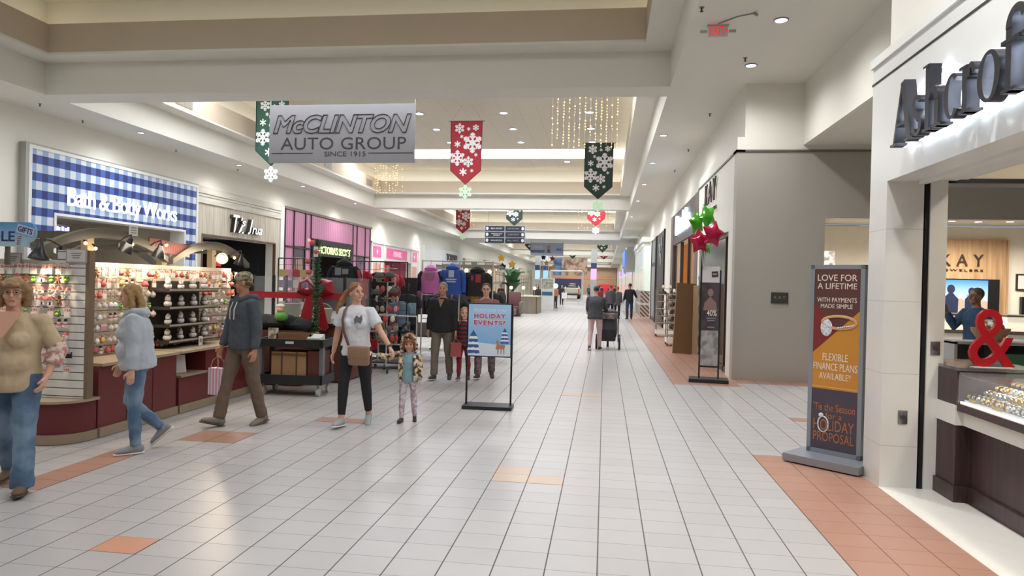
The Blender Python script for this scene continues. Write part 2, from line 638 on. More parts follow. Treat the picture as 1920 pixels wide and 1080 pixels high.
def dlight(loc, r, label, group, m, ring=white_m, power=0, col=(1, 1, 1), spot=2.8):
    t = T('ceiling_downlight', label, 'downlight', loc, 0, group)
    B().lathe([(r, 0.02), (r * 1.18, 0.02), (r * 1.2, -0.012), (r, -0.016), (r, 0.01)], n=20, cap=False).done('trim_ring', ring, t)
    B().lathe([(0, -0.004), (r, -0.004), (r, 0.012), (0, 0.012)], n=20).done('lens', m, t)
    if power:
        l = bpy.data.lights.new('downlight_lamp', 'SPOT')
        l.energy, l.color, l.spot_size, l.spot_blend, l.shadow_soft_size = power, col, spot, 1.0, max(r, 0.12)
        o = bpy.data.objects.new('downlight_lamp', l)
        o.location = (0, 0, -0.03)
        o.parent = t
        COL.objects.link(o)
    return t
for i, (x, y) in enumerate(((-14.4, 16.2), (-14.4, 17.0), (-14.4, 18.2), (-14.5, 19.6))):
    dlight((x, y, 3.28), 0.06, 'small warm downlight in the ceiling behind the gingham shop front', 'downlights of the gingham shop', downm, power=25 if i % 2 else 0, col=(1, 0.86, 0.68))
t = T('window_sign', 'violet lit lettering high inside the gingham shop doorway', 'sign', (-14.6, 16.5, 2.8))
split(B().box(-14.62, -14.6, 15.9, 17.4, 2.75, 2.98), 'panel', M('sign_dark', '45404a', 0.5), t)
k = B()
for i in range(13):
    k.box(-14.6, -14.592, 15.98 + i * 0.105, 16.04 + i * 0.105 + 0.02 * (i % 3), 2.81, 2.93 - 0.03 * (i % 2))
L(k.done('lettering', M('violet_letters', '9a9aff', 0.4, e=2.5)))

# timber-clad shop with a script sign
def wood(name, a, b, axis=2, sc=3.0, rough=0.6):
    mt, nt, bs = nodes_mat(name, rough)
    k = NB(nt)
    tc = nt.nodes.new('ShaderNodeTexCoord')
    mp = nt.nodes.new('ShaderNodeMapping')
    mp.inputs['Scale'].default_value = [sc * (0.12 if i == axis else 2.2) for i in range(3)]
    nz = nt.nodes.new('ShaderNodeTexNoise')
    nz.inputs['Scale'].default_value = 3
    nz.inputs['Detail'].default_value = 5
    nt.links.new(tc.outputs['Object'], mp.inputs[0])
    nt.links.new(mp.outputs[0], nz.inputs['Vector'])
    rp = nt.nodes.new('ShaderNodeMapRange')
    rp.inputs[1].default_value, rp.inputs[2].default_value = 0.35, 0.65
    nt.links.new(nz.outputs['Fac'], rp.inputs[0])
    nt.links.new(k.mix(rp.outputs[0], lin(a), lin(b)), bs.inputs['Base Color'])
    return mt
plank_m = wood('weathered_planks', 'b3aa99', 'cfc8b8', 2, 2.0)
plankh_m = wood('weathered_rails', 'c0bbae', 'd9d5c9', 1, 2.0)
t = T('storefront', 'weathered timber shop front with a small script sign, beside the gingham front', 'shop front', (XL, 24, 0))
k = B()
for a, b, c, d in ((21.15, 21.5, 0.02, 4.1), (26.6, 27.0, 0.02, 4.1), (21.5, 26.6, 3.03, 4.1)):
    n = max(1, int((b - a) / 0.2))
    for i in range(n):
        k.box(XL + 0.004, XL + 0.09, a + (b - a) * i / n + 0.003, a + (b - a) * (i + 1) / n - 0.003, c, d)
L(k.done('plank_cladding', plank_m))
k = B()
for i, (c, d, e) in enumerate(((4.1, 4.2, 0.14), (4.2, 4.33, 0.10), (4.33, 4.42, 0.12), (4.42, 4.66, 0.15))):
    k.box(XL + 0.004, XL + e, 21.12, 27.05, c, d - 0.008)
L(k.done('cornice_board', plankh_m))
L(B().box(XL + 0.004, XL + 0.11, 21.44, 21.5, 0.02, 3.09).box(XL + 0.004, XL + 0.11, 26.6, 26.66, 0.02, 3.09).box(XL + 0.004, XL + 0.11, 21.5, 26.6, 3.03, 3.09).done('door_frame', M('brown_frame', '6a5443', 0.5)))
L(B().box(XL + 0.004, XL + 0.1, 27.06, 27.39, 0.02, 4.66).done('corner_pilaster', white_m))
t = T('script_sign', 'script shop sign of deep dark letters with bright faces on the timber front', 'sign', (XL + 0.09, 23.9, 3.5))
dk = M('sign_return', '4a443e', 0.5)
for s, y, z, w_, h in (("T", 23.35, 3.58, 0.42, 0.62), ("'s", 23.85, 3.68, 0.34, 0.3), ("l.", 23.68, 3.4, 0.36, 0.26), ("J", 24.35, 3.55, 0.34, 0.56), ("rua", 24.85, 3.42, 0.72, 0.24)):
    L(text(s, 1, dk, (XL + 0.1, y, z), LEFTW, 'letter_body', None, 0.07, 0.02, shear=0.3, fit=(w_, h), lift=0.07))
    L(text(s, 1, lit_m, (XL + 0.1, y, z), LEFTW, 'letter_face', None, 0.004, 0.0, shear=0.3, fit=(w_, h), lift=0.146))
room(XL - 3, XL - 0.3, 21.3, 26.9, 3.2, M('dark_shop_wall', '2b2a2c', 0.6), side='L')
t = T('shop_poster', 'red poster with small lettering inside the timber shop doorway', 'poster', (XL - 0.6, 23.4, 2.2))
L(B().box(XL - 0.62, XL - 0.6, 22.95, 23.85, 2.05, 2.5).done('sheet', M('red_poster', 'c3242a', 0.5, e=0.4)))
k = B()
for i in range(2):
    k.box(XL - 0.6, XL - 0.594, 23.1 + 0.08 * i, 23.65, 2.2 + 0.13 * i, 2.26 + 0.13 * i)
L(k.done('lettering', white_m))
for y in (22.2, 23.6, 25.0):
    dlight((XL - 1.0, y, 3.18), 0.06, 'small warm downlight inside the dark timber shop', 'downlights of the timber shop', downm, power=12 if y > 23 and y < 24 else 0, col=(1, 0.8, 0.6))

# pink reeded-glass front
def reed():
    mt, nt, bs = nodes_mat('pink_reeded_glass', 0.22)
    k = NB(nt)
    X, Y, Z = k.xyz()
    f = k.math('PINGPONG', k.math('DIVIDE', Y, 0.11), 1.0)
    c = k.mix(f, lin('b0708f'), lin('c488a5'))
    nt.links.new(c, bs.inputs['Base Color'])
    bs.inputs['Emission Color'].default_value = (*lin('d087ab'), 1)
    bs.inputs['Emission Strength'].default_value = 0.03
    return mt
pink_m = reed()
t = T('storefront', 'pink reeded glass shop front in dark frames around a black portal', 'shop front', (XL, 32.8, 0))
k = B()
for a, b, c, d in ((27.5, 28.35, 0.02, 4.56), (28.35, 30.1, 3.1, 4.56), (30.1, 35.4, 3.5, 4.56), (35.4, 38.1, 3.0, 4.56), (37.3, 38.1, 0.02, 3.0), (29.5, 30.1, 0.02, 3.1), (35.4, 36.0, 0.02, 3.0)):
    k.box(XL + 0.004, XL + 0.06, a, b, c, d)
split(k, 'reeded_panel', pink_m, t)
frame_m = M('dark_plum_metal', '3d2b33', 0.4, 0.3)
k = B()
for y in (27.5, 28.35, 29.5, 30.1, 35.4, 36.0, 37.3, 38.1):
    k.box(XL + 0.004, XL + 0.1, y - 0.04, y + 0.04, 0.02 if y not in (28.35,) else 0.02, 4.6)
k.box(XL + 0.004, XL + 0.1, 27.46, 30.1, 2.98, 3.06).box(XL + 0.004, XL + 0.1, 35.4, 38.1, 2.93, 3.0)
split(k, 'mullion', frame_m, t)
L(B().box(XL + 0.004, XL + 0.16, 27.4, 38.2, 4.58, 4.68).done('top_rail', M('brown_rail', '84746e', 0.5)))
split(B().box(XL - 0.25, XL + 0.14, 30.14, 30.5, 0.02, 3.52).box(XL - 0.25, XL + 0.14, 35.0, 35.36, 0.02, 3.52).box(XL - 0.25, XL + 0.14, 30.5, 35.0, 2.75, 3.52), 'portal', M('black_gloss', '19171a', 0.25), t)
split(B().box(XL + 0.004, XL + 0.05, 28.4, 29.46, 0.1, 2.96).box(XL + 0.004, XL + 0.05, 36.05, 37.25, 0.1, 2.9), 'display_window', M('display_glass', '565058', 0.12), t)
split(B().box(XL + 0.05, XL + 0.07, 28.6, 29.25, 0.9, 2.6), 'display_poster', M('display_poster', '8f7668', 0.5), t)
L(text("VICTORIA'S SECRET", 1, M('pale_green_letters', 'd6f59a', 0.4, e=1.3, v=0), (XL + 0.14, 32.75, 3.05), LEFTW, 'lettering', None, 0.01, 0.0, fit=(4.1, 0.36), lift=0.03))
room(XL - 3, XL - 0.3, 30, 35.6, 3.3, M('plum_shop_wall', '3a2f38', 0.5), side='L')
t = T('shop_poster', 'glowing red picture inside the black portal of the pink front', 'poster', (XL - 1.5, 31.2, 2.2))
L(B().box(XL - 1.54, XL - 1.5, 30.6, 31.6, 1.9, 2.5).done('sheet', M('red_glow_poster', 'ff6a4a', 0.5, e=1.6)))

# white front with pink panels
t = T('storefront', 'white shop front with three pink sign squares', 'shop front', (XL, 43.5, 0))
split(B().box(XL + 0.004, XL + 0.05, 38.4, 40.6, 0.02, 3.9).box(XL + 0.004, XL + 0.05, 46.6, 48.5, 0.02, 3.9).box(XL + 0.004, XL + 0.05, 40.6, 46.6, 2.95, 3.9), 'white_panel', white_m, t)
k = B()
for y in (38.4, 40.55, 46.65, 48.5):
    k.box(XL + 0.004, XL + 0.12, y - 0.1, y + 0.1, 0.02, 3.9)
k.box(XL + 0.004, XL + 0.14, 38.3, 48.6, 3.84, 3.94).box(XL + 0.004, XL + 0.12, 40.65, 46.55, 2.9, 2.98)
split(k, 'frame', white_m, t)
hot_m = M('hot_pink_panel', 'd95f93', 0.4, e=0.25)
for a, b in ((38.75, 40.1), (41.2, 45.6), (46.85, 48.1)):
    split(B().box(XL + 0.05, XL + 0.08, a, b, 3.05, 3.68), 'pink_square', hot_m, t)
L(text('PINK', 1, M('red_lit_letters', 'ff6a78', 0.4, e=2.5, v=0), (XL + 0.08, 43.4, 3.36), LEFTW, 'lettering', None, 0.02, 0.02, fit=(1.7, 0.34), lift=0.02))
for y in (39.4, 47.4):
    L(B().prism(star(5, 0.2, 0.09), (XL + 0.08, y, 3.36), *LEFTW, 0.01).done('emblem', white_m))
for a, b in ((38.8, 40.1), (46.9, 48.1)):
    split(B().box(XL + 0.05, XL + 0.07, a, b, 0.3, 2.7), 'display_poster', M('peach_display', 'd9a58e', 0.5), t)
room(XL - 3, XL - 0.3, 40.4, 46.8, 3.0, M('pink_shop_wall', 'd97f96', 0.5), side='L')
t = T('shop_poster', 'red poster in the doorway of the white and pink front', 'poster', (XL - 0.8, 43.5, 2.2))
L(B().box(XL - 0.82, XL - 0.8, 41.8, 44.6, 1.7, 2.7).done('sheet', M('red_poster', 'c3242a', 0.5, e=0.4)))

# pale front with dark lettering
t = T('storefront', 'pale grey shop front with blocky dark lettering over a dark window', 'shop front', (XL, 57, 0))
split(B().box(XL + 0.004, XL + 0.25, 49.5, 53.0, 0.02, 4.35).box(XL + 0.004, XL + 0.25, 61.5, 63.2, 0.02, 4.35).box(XL + 0.004, XL + 0.25, 53.0, 61.5, 3.05, 4.35), 'panel', M('pale_front', 'd7dad6', 0.5), t)
L(text('TORRID', 1, M('torn_dark_letters', '3b2f3a', 0.5), (XL + 0.25, 58.6, 3.75), LEFTW, 'lettering', None, 0.03, 0.03, fit=(4.2, 0.62), lift=0.03))
split(B().box(XL + 0.004, XL + 0.02, 53.0, 61.5, 0.02, 3.05), 'glazing', M('shop_glass_dark', '6d6f70', 0.15), t)
for y in (54.2, 57.5, 60.2):
    dlight((XL + 0.6 - 0.75, y, 2.99), 0.12, 'white downlight in the window of the pale front', 'downlights of the pale front', M('cool_downlight', 'eef2ff', 0.4, e=14, v=0))
# fronts farther along the left side
front = [(64.2, 75, 4.0, 'cfc8b4', 'far cream shop front with small dark sign on the left side', '54504a'),
         (75.5, 91, 4.2, '9a958c', 'far grey shop front with an orange lit sign on the left side', 'ffb060'),
         (91.5, 105, 4.2, 'e8e8e4', 'far white shop front on the left side beyond the grey one', '8a8ab0'),
         (107, 125, 4.2, 'c4b8a4', 'farthest tan shop front on the left side', '8a7060')]
for (a, b, h, c, lab, lc) in front:
    t = T('storefront', lab, 'shop front', (XL, (a + b) / 2, 0))
    split(B().box(XL + 0.004, XL + 0.3, a, a + 0.5, 0.02, h).box(XL + 0.004, XL + 0.3, b - 0.5, b, 0.02, h).box(XL + 0.004, XL + 0.3, a + 0.5, b - 0.5, 3.1, h), 'panel', M('front_' + c, c, 0.5), t)
    split(B().box(XL + 0.004, XL + 0.02, a + 0.5, b - 0.5, 0.02, 3.1), 'glazing', M('shop_glass_warm', 'b5ac94', 0.15, e=0.25), t)
    k = B()
    for i in range(1, 5):
        y = a + 0.5 + (b - a - 1) * i / 5
        k.box(XL + 0.02, XL + 0.05, y - 0.06, y + 0.06, 0.02, 3.1)
    split(k, 'mullion', M('mullion_grey', '6f6b64', 0.4, 0.4), t)
    if lc == 'ffb060':
        L(B().box(XL + 0.3, XL + 0.34, a + 6, a + 7.6, 3.2, 3.9).done('lit_sign', M('orange_lit_sign', 'ffb47a', 0.4, e=1.8)))
    else:
        L(B().box(XL + 0.3, XL + 0.33, a + 3, a + 6, 3.4, 3.75).done('dark_sign', M('sign_' + lc, lc, 0.5)))
# ================================================================ shops on the right
# near corner shop: tiled pillar, fascia with halo-lit letters, counter of watches
porc_m = None
def porcelain():
    mt, nt, bs = nodes_mat('white_porcelain_panel', 0.28)
    k = NB(nt)
    X, Y, Z = k.xyz()
    l = k.line(Z, 0.62, 0.36, 0.006)
    c = k.mix(k.noise(4), lin('dcdbd5'), lin('e6e5e0'))
    nt.links.new(k.mix(l, c, lin('c4c4be')), bs.inputs['Base Color'])
    return mt
porc_m = porcelain()
t = T('storefront', 'white panelled shop front with dark halo-lit lettering nearest on the right', 'shop front', (2.38, 6.0, 0))
L(B().box(2.38, 2.68, 6.34, 6.72, 0, 2.63).done('pillar', porc_m))
L(B().box(2.70, 2.735, 6.36, 6.6, 0, 2.64).done('door_track', black_m))
L(B().box(2.735, 2.87, 6.34, 6.7, 0, 2.64).done('jamb', white_m))
L(B().box(2.38, 2.62, -3, 6.72, 2.63, 3.70).box(2.62, 2.95, 6.3, 6.72, 2.64, 3.7).done('fascia', M('white_fascia', 'e2e2de', 0.3, v=0.02)))
L(B().box(2.374, 2.381, -3, 6.73, 3.545, 3.56).done('black_line', black_m))  # thin black line near the top of the fascia
L(B().box(2.36, 2.62, -3, 6.74, 3.70, 3.78).done('cap_rail', white_m))
L(B().box(2.62, 2.68, -3, 6.3, 2.60, 3.2).box(2.735, 3.0, -3, 6.3, 2.64, 3.2).done('soffit', white_m))
L(B().box(2.68, 2.735, -3, 6.3, 2.655, 3.2).done('ceiling_track', black_m))
L(B().box(2.95, 8.2, 6.4, 6.6, 2.66, 3.3).done('side_header', M('warm_header', 'e8dcc6', 0.5)))
L(B().box(2.87, 8.2, 6.38, 6.62, 2.62, 2.66).done('side_track', black_m))
def bar(x0, y0, x1, y1, w):
    p, q = Vector((x0, y0, 0)), Vector((x1, y1, 0))
    d = (q - p).normalized()
    m = Vector((-d.y, d.x, 0)) * w / 2
    return [(p - m)[:2], (q - m)[:2], (q + m)[:2], (p + m)[:2]]
def arc(cx, cy, rx, ry, th, tv, a0, a1, n=18):
    """stroke thick at the sides (th) and thin at top and bottom (tv); two-degree ends"""
    out, inn = [], []
    for i in range(n + 1):
        a = math.radians(a0 + (a1 - a0) * i / n)
        out.append((cx + rx * math.cos(a), cy + ry * math.sin(a)))
        inn.append((cx + (rx - th) * math.cos(a), cy + (ry - tv) * math.sin(a)))
    if a1 - a0 < 350:
        return [out + inn[::-1]]
    h = n // 2
    return [out[:h + 1] + inn[:h + 1][::-1], out[h:] + inn[h:][::-1]]
SW, HS = 0.058, 0.018          # stem and serif weights
def serif(x, y, w_=0.15):
    return [(x - w_ / 2, y - HS / 2), (x + w_ / 2, y - HS / 2), (x + w_ / 2, y + HS / 2), (x - w_ / 2, y + HS / 2)]
xh, ah = 0.30, 0.47
GL = {
 'A': (0.40, [bar(0.05, 0.0, 0.19, ah, 0.026), bar(0.33, 0.0, 0.2, ah, 0.07), bar(0.09, 0.15, 0.3, 0.15, 0.024), serif(0.05, HS / 2, 0.11), serif(0.33, HS / 2, 0.15)]),
 's': (0.19, arc(0.095, xh * 0.75, 0.075, 0.075, 0.05, 0.024, 20, 250) + arc(0.095, xh * 0.26, 0.085, 0.08, 0.05, 0.024, -160, 70) + [bar(0.06, 0.18, 0.13, 0.12, 0.055)]),
 'h': (0.28, [bar(0.07, 0, 0.07, ah, SW), bar(0.215, 0, 0.215, 0.2, SW), serif(0.07, HS / 2, 0.13), serif(0.215, HS / 2, 0.13), serif(0.05, ah - HS / 2, 0.09)] + arc(0.155, 0.19, 0.089, 0.11, 0.055, 0.03, 0, 160)),
 'c': (0.21, arc(0.115, xh / 2, 0.105, xh / 2, 0.06, 0.022, 48, 318)),
 'r': (0.22, [bar(0.07, 0, 0.07, xh, SW), serif(0.07, HS / 2, 0.14), serif(0.05, xh - HS / 2, 0.09)] + arc(0.15, 0.2, 0.06, 0.1, 0.045, 0.035, 20, 170)),
 'o': (0.26, arc(0.13, xh / 2, 0.125, xh / 2 + 0.005, 0.058, 0.02, 0, 360, 32)),
 'f': (0.22, [bar(0.085, 0, 0.085, 0.36, SW), serif(0.085, HS / 2, 0.14), bar(0.01, xh - 0.01, 0.19, xh - 0.01, 0.024)] + arc(0.16, 0.36, 0.104, 0.115, 0.055, 0.04, 20, 180)),
 't': (0.19, [bar(0.08, 0.06, 0.08, 0.4, SW), bar(0.01, xh - 0.01, 0.17, xh - 0.01, 0.024)] + arc(0.13, 0.075, 0.078, 0.08, 0.055, 0.03, 180, 330)),
}
t = T('fascia_letters', 'dark halo-lit serif letters standing off the white fascia at upper right', 'sign', (2.36, 5.0, 2.83))
let_m = M('bronze_letter', '3a3a40', 0.35, 0.6)
halo_m = M('letter_halo_light', 'e6f2ff', 0.4, e=14, v=0)
for ch, y in zip('Ashcroft', (5.91, 5.55, 5.36, 5.05, 4.84, 4.62, 4.37, 4.17)):
    w_, polys = GL[ch]
    k = B()
    for i, p in enumerate(polys):                          # each stroke a hair deeper, so that fronts never coincide
        k.prism(p, (2.318 + 0.0008 * (i % 7), y, 2.83), *RIGHTW, 0.082 + 0.0017 * (i % 7))
    o = L(k.done('letter', let_m, None, 25))
    k = B()
    for p in polys:
        cx, cz = sum(q[0] for q in p) / len(p), sum(q[1] for q in p) / len(p)
        hw, hh = max(q[0] for q in p) - min(q[0] for q in p), max(q[1] for q in p) - min(q[1] for q in p)
        k.prism([(cx + (q[0] - cx) * 0.75, cz + (q[1] - cz) * 0.75) for q in p], (2.345, y, 2.83), *RIGHTW, 0.01)
    g = k.done('halo_light', halo_m)
    L(g)
    g.parent = o
room(2.9, 8.2, -3, 6.38, 3.3, M('warm_header', 'e8dcc6', 0.5), ends=(1, 0))
steelb = M('outlet_steel', '8d8f90', 0.3, 0.9)
for y, z, x, lab in ((6.34, 0.61, 2.555, 'steel floor-side key switch plate low on the white tiled pillar'), (6.34, 1.21, 2.80, 'steel key switch plate on the white door jamb')):
    t = T('key_switch', lab, 'key switch', (x, y, z))
    B().cbox((0, -0.004, 0), (0.075, 0.008, 0.115), bev=0.002).done('plate', steelb, t)
    B().cyl((0, -0.004, 0.0), (0, -0.018, 0.0), 0.018, n=16).done('lock', M('lock_grey', '5a5c5e', 0.4, 0.7), t)

# the counter
wenge_m = wood('wenge_veneer', '38282a', '4a3536', 2, 4, 0.4)
t = T('display_counter', 'dark brown jewellery counter with white band and lit glass top on the right', 'counter', (3.2, 5.5, 0))
def cframe(x0, x1, y0, y1):
    pass
k = B()
k.box(2.810, 3.230, 5.99, 6.80, 0.0, 0.13)
k.box(2.830, 3.200, 6.02, 6.78, 0.13, 0.62)
k.box(2.830, 3.200, 6.02, 6.78, 0.78, 1.06)
L(k.done('end_pedestal', wenge_m))
L(B().box(2.820, 3.210, 6.01, 6.79, 0.62, 0.78).box(2.880, 3.480, 0, 6.01, 0.62, 0.74).done('white_band', white_m))
L(B().box(2.920, 3.480, 0, 6.01, 0.0, 0.13).box(2.950, 3.480, 0, 6.01, 0.13, 0.62).done('base', wenge_m))
split(B().box(2.830, 3.500, 0, 6.02, 0.74, 0.80).box(3.430, 3.500, 0, 6.02, 0.8, 1.04), 'case_frame', wenge_m, t)
L(B().box(2.830, 3.500, 6.0, 6.8, 1.06, 1.085).box(2.840, 3.500, 0, 6.0, 1.035, 1.05).done('counter_top', M('case_top_glass', '8f8f90', 0.1, al=0.55)))
L(B().box(2.835, 2.843, 0, 6.0, 0.80, 1.035).done('front_glass', M('clear_glass', 'dfe8ea', 0.05, al=0.12)))
L(B().box(2.850, 2.870, 0, 6.0, 0.802, 0.815).done('light_strip', M('case_light', 'fff6e4', 0.4, e=3, v=0)))
L(B().box(2.850, 2.865, 0, 6.0, 1.022, 1.033).done('steel_rail', steel_m))
L(B().box(2.880, 3.380, 0, 6.0, 0.80, 0.83).done('tray', M('grey_velvet', 'b3b7bd', 0.9)))
gold_m = M('gold', 'd9a94a', 0.25, 1.0)
silv_m = M('silver', 'c9ccd0', 0.2, 1.0)
def watch(loc, rz, band, face, label, group):
    t = T('wrist_watch', label, 'watch', loc, rz, group)
    B().tube([(0, 0.03 * math.cos(a), 0.03 + 0.028 * math.sin(a)) for a in [i * 2 * pi / 14 for i in range(14)]], [(0.010, 0.003)] * 14, 6, closed=True, up=(1, 0, 0)).done('bracelet', band, t)
    B().cyl((0, -0.028, 0.034), (0, -0.04, 0.037), 0.018, n=14).done('dial_case', band, t)
    B().cyl((0, -0.040, 0.0369), (0, -0.0405, 0.037), 0.014, n=14).done('dial', face, t)
    return t
area('case_fill_light', (3.15, 4.8, 1.03), (0.3, 2.4), 9, (1, 0.95, 0.85))  # unseen area lamp added to brighten the watches
for y in (5.4, 3.6, 1.8):  # downlights added to lift the dim shop interior
    dlight((3.6, y, 3.29), 0.07, 'warm downlight added to brighten the near corner shop', 'added downlights of the near corner shop', downm, power=90, col=(1, 0.9, 0.75))
wf = M('watch_dial', 'e8e8e2', 0.3)
w0 = {0: watch((3.05, 5.9, 0.83), -pi / 2, gold_m, wf, 'gold wrist watch', 'g'), 1: watch((3.05, 5.8, 0.83), -pi / 2, silv_m, wf, 'silver', 's')}
first = {0: True, 1: True}
for row in range(4):
    for i in range(21):
        y = 5.94 - i * 0.066 - (row % 2) * 0.033
        k_ = 0 if rnd.random() < 0.45 else 1
        nm = ('gold', 'silver')[k_]
        rw = ('front', 'second', 'third', 'back')[row]
        lab = '%s toned wrist watch in the %s row of the lit glass case' % (nm, rw)
        grp = '%s watches in the %s row' % (nm, rw)
        loc, rz = (2.92 + row * 0.1, y, 0.83 + row * 0.035), -pi / 2 + rnd.uniform(-0.3, 0.3)
        if first[k_]:
            o = w0[k_]
            first[k_] = False
            o.location, o.rotation_euler.z, o['label'], o['group'] = loc, rz, lab, grp
        else:
            dup(w0[k_], loc, rz, lab, grp)
for i, y in enumerate((5.86, 5.52)):
    t = T('price_card', ('yellow lettered card at the end of the watch case', 'yellow lettered card farther along the watch case')[i], 'card', (2.875, y, 0.83))
    k = B()
    k.cbox((0, 0, 0.012), (0.004, 0.12, 0.03), ry=0.3)
    k.done('card', M('card_grey', '8b8d86', 0.5), t)
    k = B()
    for j in range(5):
        k.cbox((-0.004, -0.04 + j * 0.02, 0.013), (0.003, 0.013, 0.014), ry=0.3)
    k.done('lettering', M('card_yellow', 'd8b048', 0.4), t)
# steps of the watch display
S(B().box(2.97, 3.38, 0.05, 5.98, 0.83, 0.864).box(3.07, 3.38, 0.05, 5.98, 0.864, 0.899).box(3.17, 3.38, 0.05, 5.98, 0.899, 0.934).done('trim_3', M('grey_velvet', 'b3b7bd', 0.9)))
# red ampersand on the counter
amp = text('&', 1, M('red_lacquer', 'c8202c', 0.3), (3.12, 6.1, 1.325), FRONT, 'ampersand', None, 0.018, 0.0, fit=(0.34, 0.47))
tag(amp, 'large red ampersand standing on the brown counter top', 'ornament')
b_ = B().box(2.96, 3.25, 6.02, 6.1, 1.086, 1.092)
tag(b_.done('paper_slip', white_m), 'white slip lying under the red ampersand', 'paper')
# cube shelf and goods beyond the counter
t = T('cube_shelf', 'grey open cube shelf behind the red ampersand', 'shelf', (4.35, 7.9, 0))
k = B()
for x in (-0.75, -0.3, 0.15, 0.6, 1.05):
    k.box(x, x + 0.03, -0.17, 0.17, 0, 1.18)
for z in (0.05, 0.42, 0.80, 1.16):
    k.box(-0.75, 1.08, -0.17, 0.17, z, z + 0.03)
k.done('carcass', M('grey_shelf', '9c9c98', 0.5), t)
B().box(-0.75, 1.08, 0.16, 0.18, 0, 1.18).done('back_panel', M('shelf_back', '5b6068', 0.6), t)
goods = [((3.75, 0.45), '45506a', 0.2, 0.3, 'book', 'dark blue book on the cube shelf behind the ampersand'), ((4.2, 0.83), '3e6a52', 0.26, 0.24, 'box', 'green box in the upper cube of the grey shelf'), ((4.24, 0.45), '6a4a86', 0.26, 0.2, 'box', 'violet box in the middle cube of the grey shelf'),
         ((4.62, 0.83), '2f5fa0', 0.22, 0.26, 'box', 'blue box in the right upper cube of the grey shelf'), ((5.05, 0.45), '2a6aa8', 0.25, 0.3, 'box', 'bright blue box at the right end of the grey shelf')]
for (x, z), c, w_, h, cat, lab in goods:
    o = B().box(x - w_ / 2, x + w_ / 2, 7.76, 7.98, z, z + h).done(cat, M('good_' + c, c, 0.5))
    tag(o, lab, cat)
t = T('candy_jar', 'clear tub of red sweets standing on the grey cube shelf', 'jar', (4.72, 7.9, 1.19))
B().lathe([(0.0, 0), (0.15, 0), (0.17, 0.03), (0.17, 0.1), (0.15, 0.12)], n=18).done('dark_base', black_m, t)
B().lathe([(0.16, 0.12), (0.2, 0.16), (0.2, 0.36), (0.17, 0.38)], n=18).done('sweets', M('red_sweets', 'b8484a', 0.4, c2='e0c0b0', s=30), t)
B().lathe([(0.205, 0.12), (0.21, 0.14), (0.21, 0.42), (0.19, 0.43)], n=18).done('tub', M('clear_glass', 'dfe8ea', 0.05, al=0.12), t)
t = T('bowl', 'brown wicker bowl on the shelf seen through the ampersand', 'bowl', (4.0, 7.85, 1.19))
B().lathe([(0, 0.0), (0.1, 0.0), (0.17, 0.1), (0.18, 0.14), (0.165, 0.14), (0.1, 0.03), (0, 0.02)], n=18).done('shell', M('wicker', 'a5805c', 0.7, bump=0.5, s=40), t)
B().ball((0, 0, 0.14), (0.13, 0.13, 0.09), 14, 8).done('goods', M('packets', '5a4634', 0.6, c2='d8cdbd', s=18), t)

# jeweller block: plaque, room, wall sign, screen
t = T('wall_plaque', 'small dark plaque reading three letters on the grey corridor wall', 'sign', (3.17, 13.235, 1.53))
B().box(-0.15, 0.15, -0.02, 0, -0.1, 0.1).done('plate', M('plaque_dark', '3d3a38', 0.4), t)
text('KAY', 1, M('plaque_letters', '8f8a80', 0.4), (0, -0.021, 0.01), FRONT, 'lettering', t, fit=(0.2, 0.055), space=1.5)
kw_m = M('jeweller_wall', 'ece6d8', 0.5)
room(2.7, 13.5, 13.5, 18.2, 3.35, kw_m, ends=(0, 0))
S(B().box(2.7, 13.5, 18.1, 18.2, 0, 3.3).done('wall_shop', kw_m))
oak_m = wood('oak_veneer', 'a5835f', 'c2a27c', 2, 2, 0.5)
S(B().box(7.6, 9.5, 18.02, 18.1, 0, 3.0).box(9.5, 9.54, 18.0, 18.1, 0, 3.0).done('wall_shop', oak_m))
dkl = M('dark_bronze_letter', '3b2d26', 0.4)
t = T('wall_sign', 'dark three-letter jeweller sign on the oak panel above the screen', 'sign', (8.5, 18.02, 2.5))
text('KAY', 1, dkl, (0.01, -0.01, 0.0), FRONT, 'lettering', t, 0.02, 0.0, fit=(0.94, 0.28), space=1.7)
text('JEWELERS', 1, dkl, (0.01, -0.01, -0.25), FRONT, 'lettering', t, 0.01, 0.0, fit=(0.94, 0.07), space=1.4)
t = T('video_screen', 'large screen showing two people under a blue sky behind the jeweller counter', 'screen', (8.6, 18.0, 1.5))
B().box(-0.66, 0.72, -0.06, 0.0, -0.72, 0.55).done('bezel', black_m, t)
def scr():
    mt, nt, bs = nodes_mat('screen_picture', 0.3)
    k = NB(nt)
    X, Y, Z = k.xyz()
    f = k.math('MULTIPLY_ADD', Z, 3.0, k.math('MULTIPLY', k.noise(6), 0.8))
    c = k.mix(k.math('GREATER_THAN', f, 0.55), lin('a98f80'), k.mix(k.math('MULTIPLY_ADD', Z, 1.8, 0.1), lin('b8cbe8'), lin('3f78d8')))
    nt.links.new(c, bs.inputs['Emission Color'])
    nt.links.new(c, bs.inputs['Base Color'])
    bs.inputs['Emission Strength'].default_value = 0.7
    return mt
B().box(-0.52, 0.46, -0.068, -0.06, -0.68, 0.52).done('picture', scr(), t)
sil = M('screen_figure', '1f2a48', 0.5, e=0.12)
k = B()
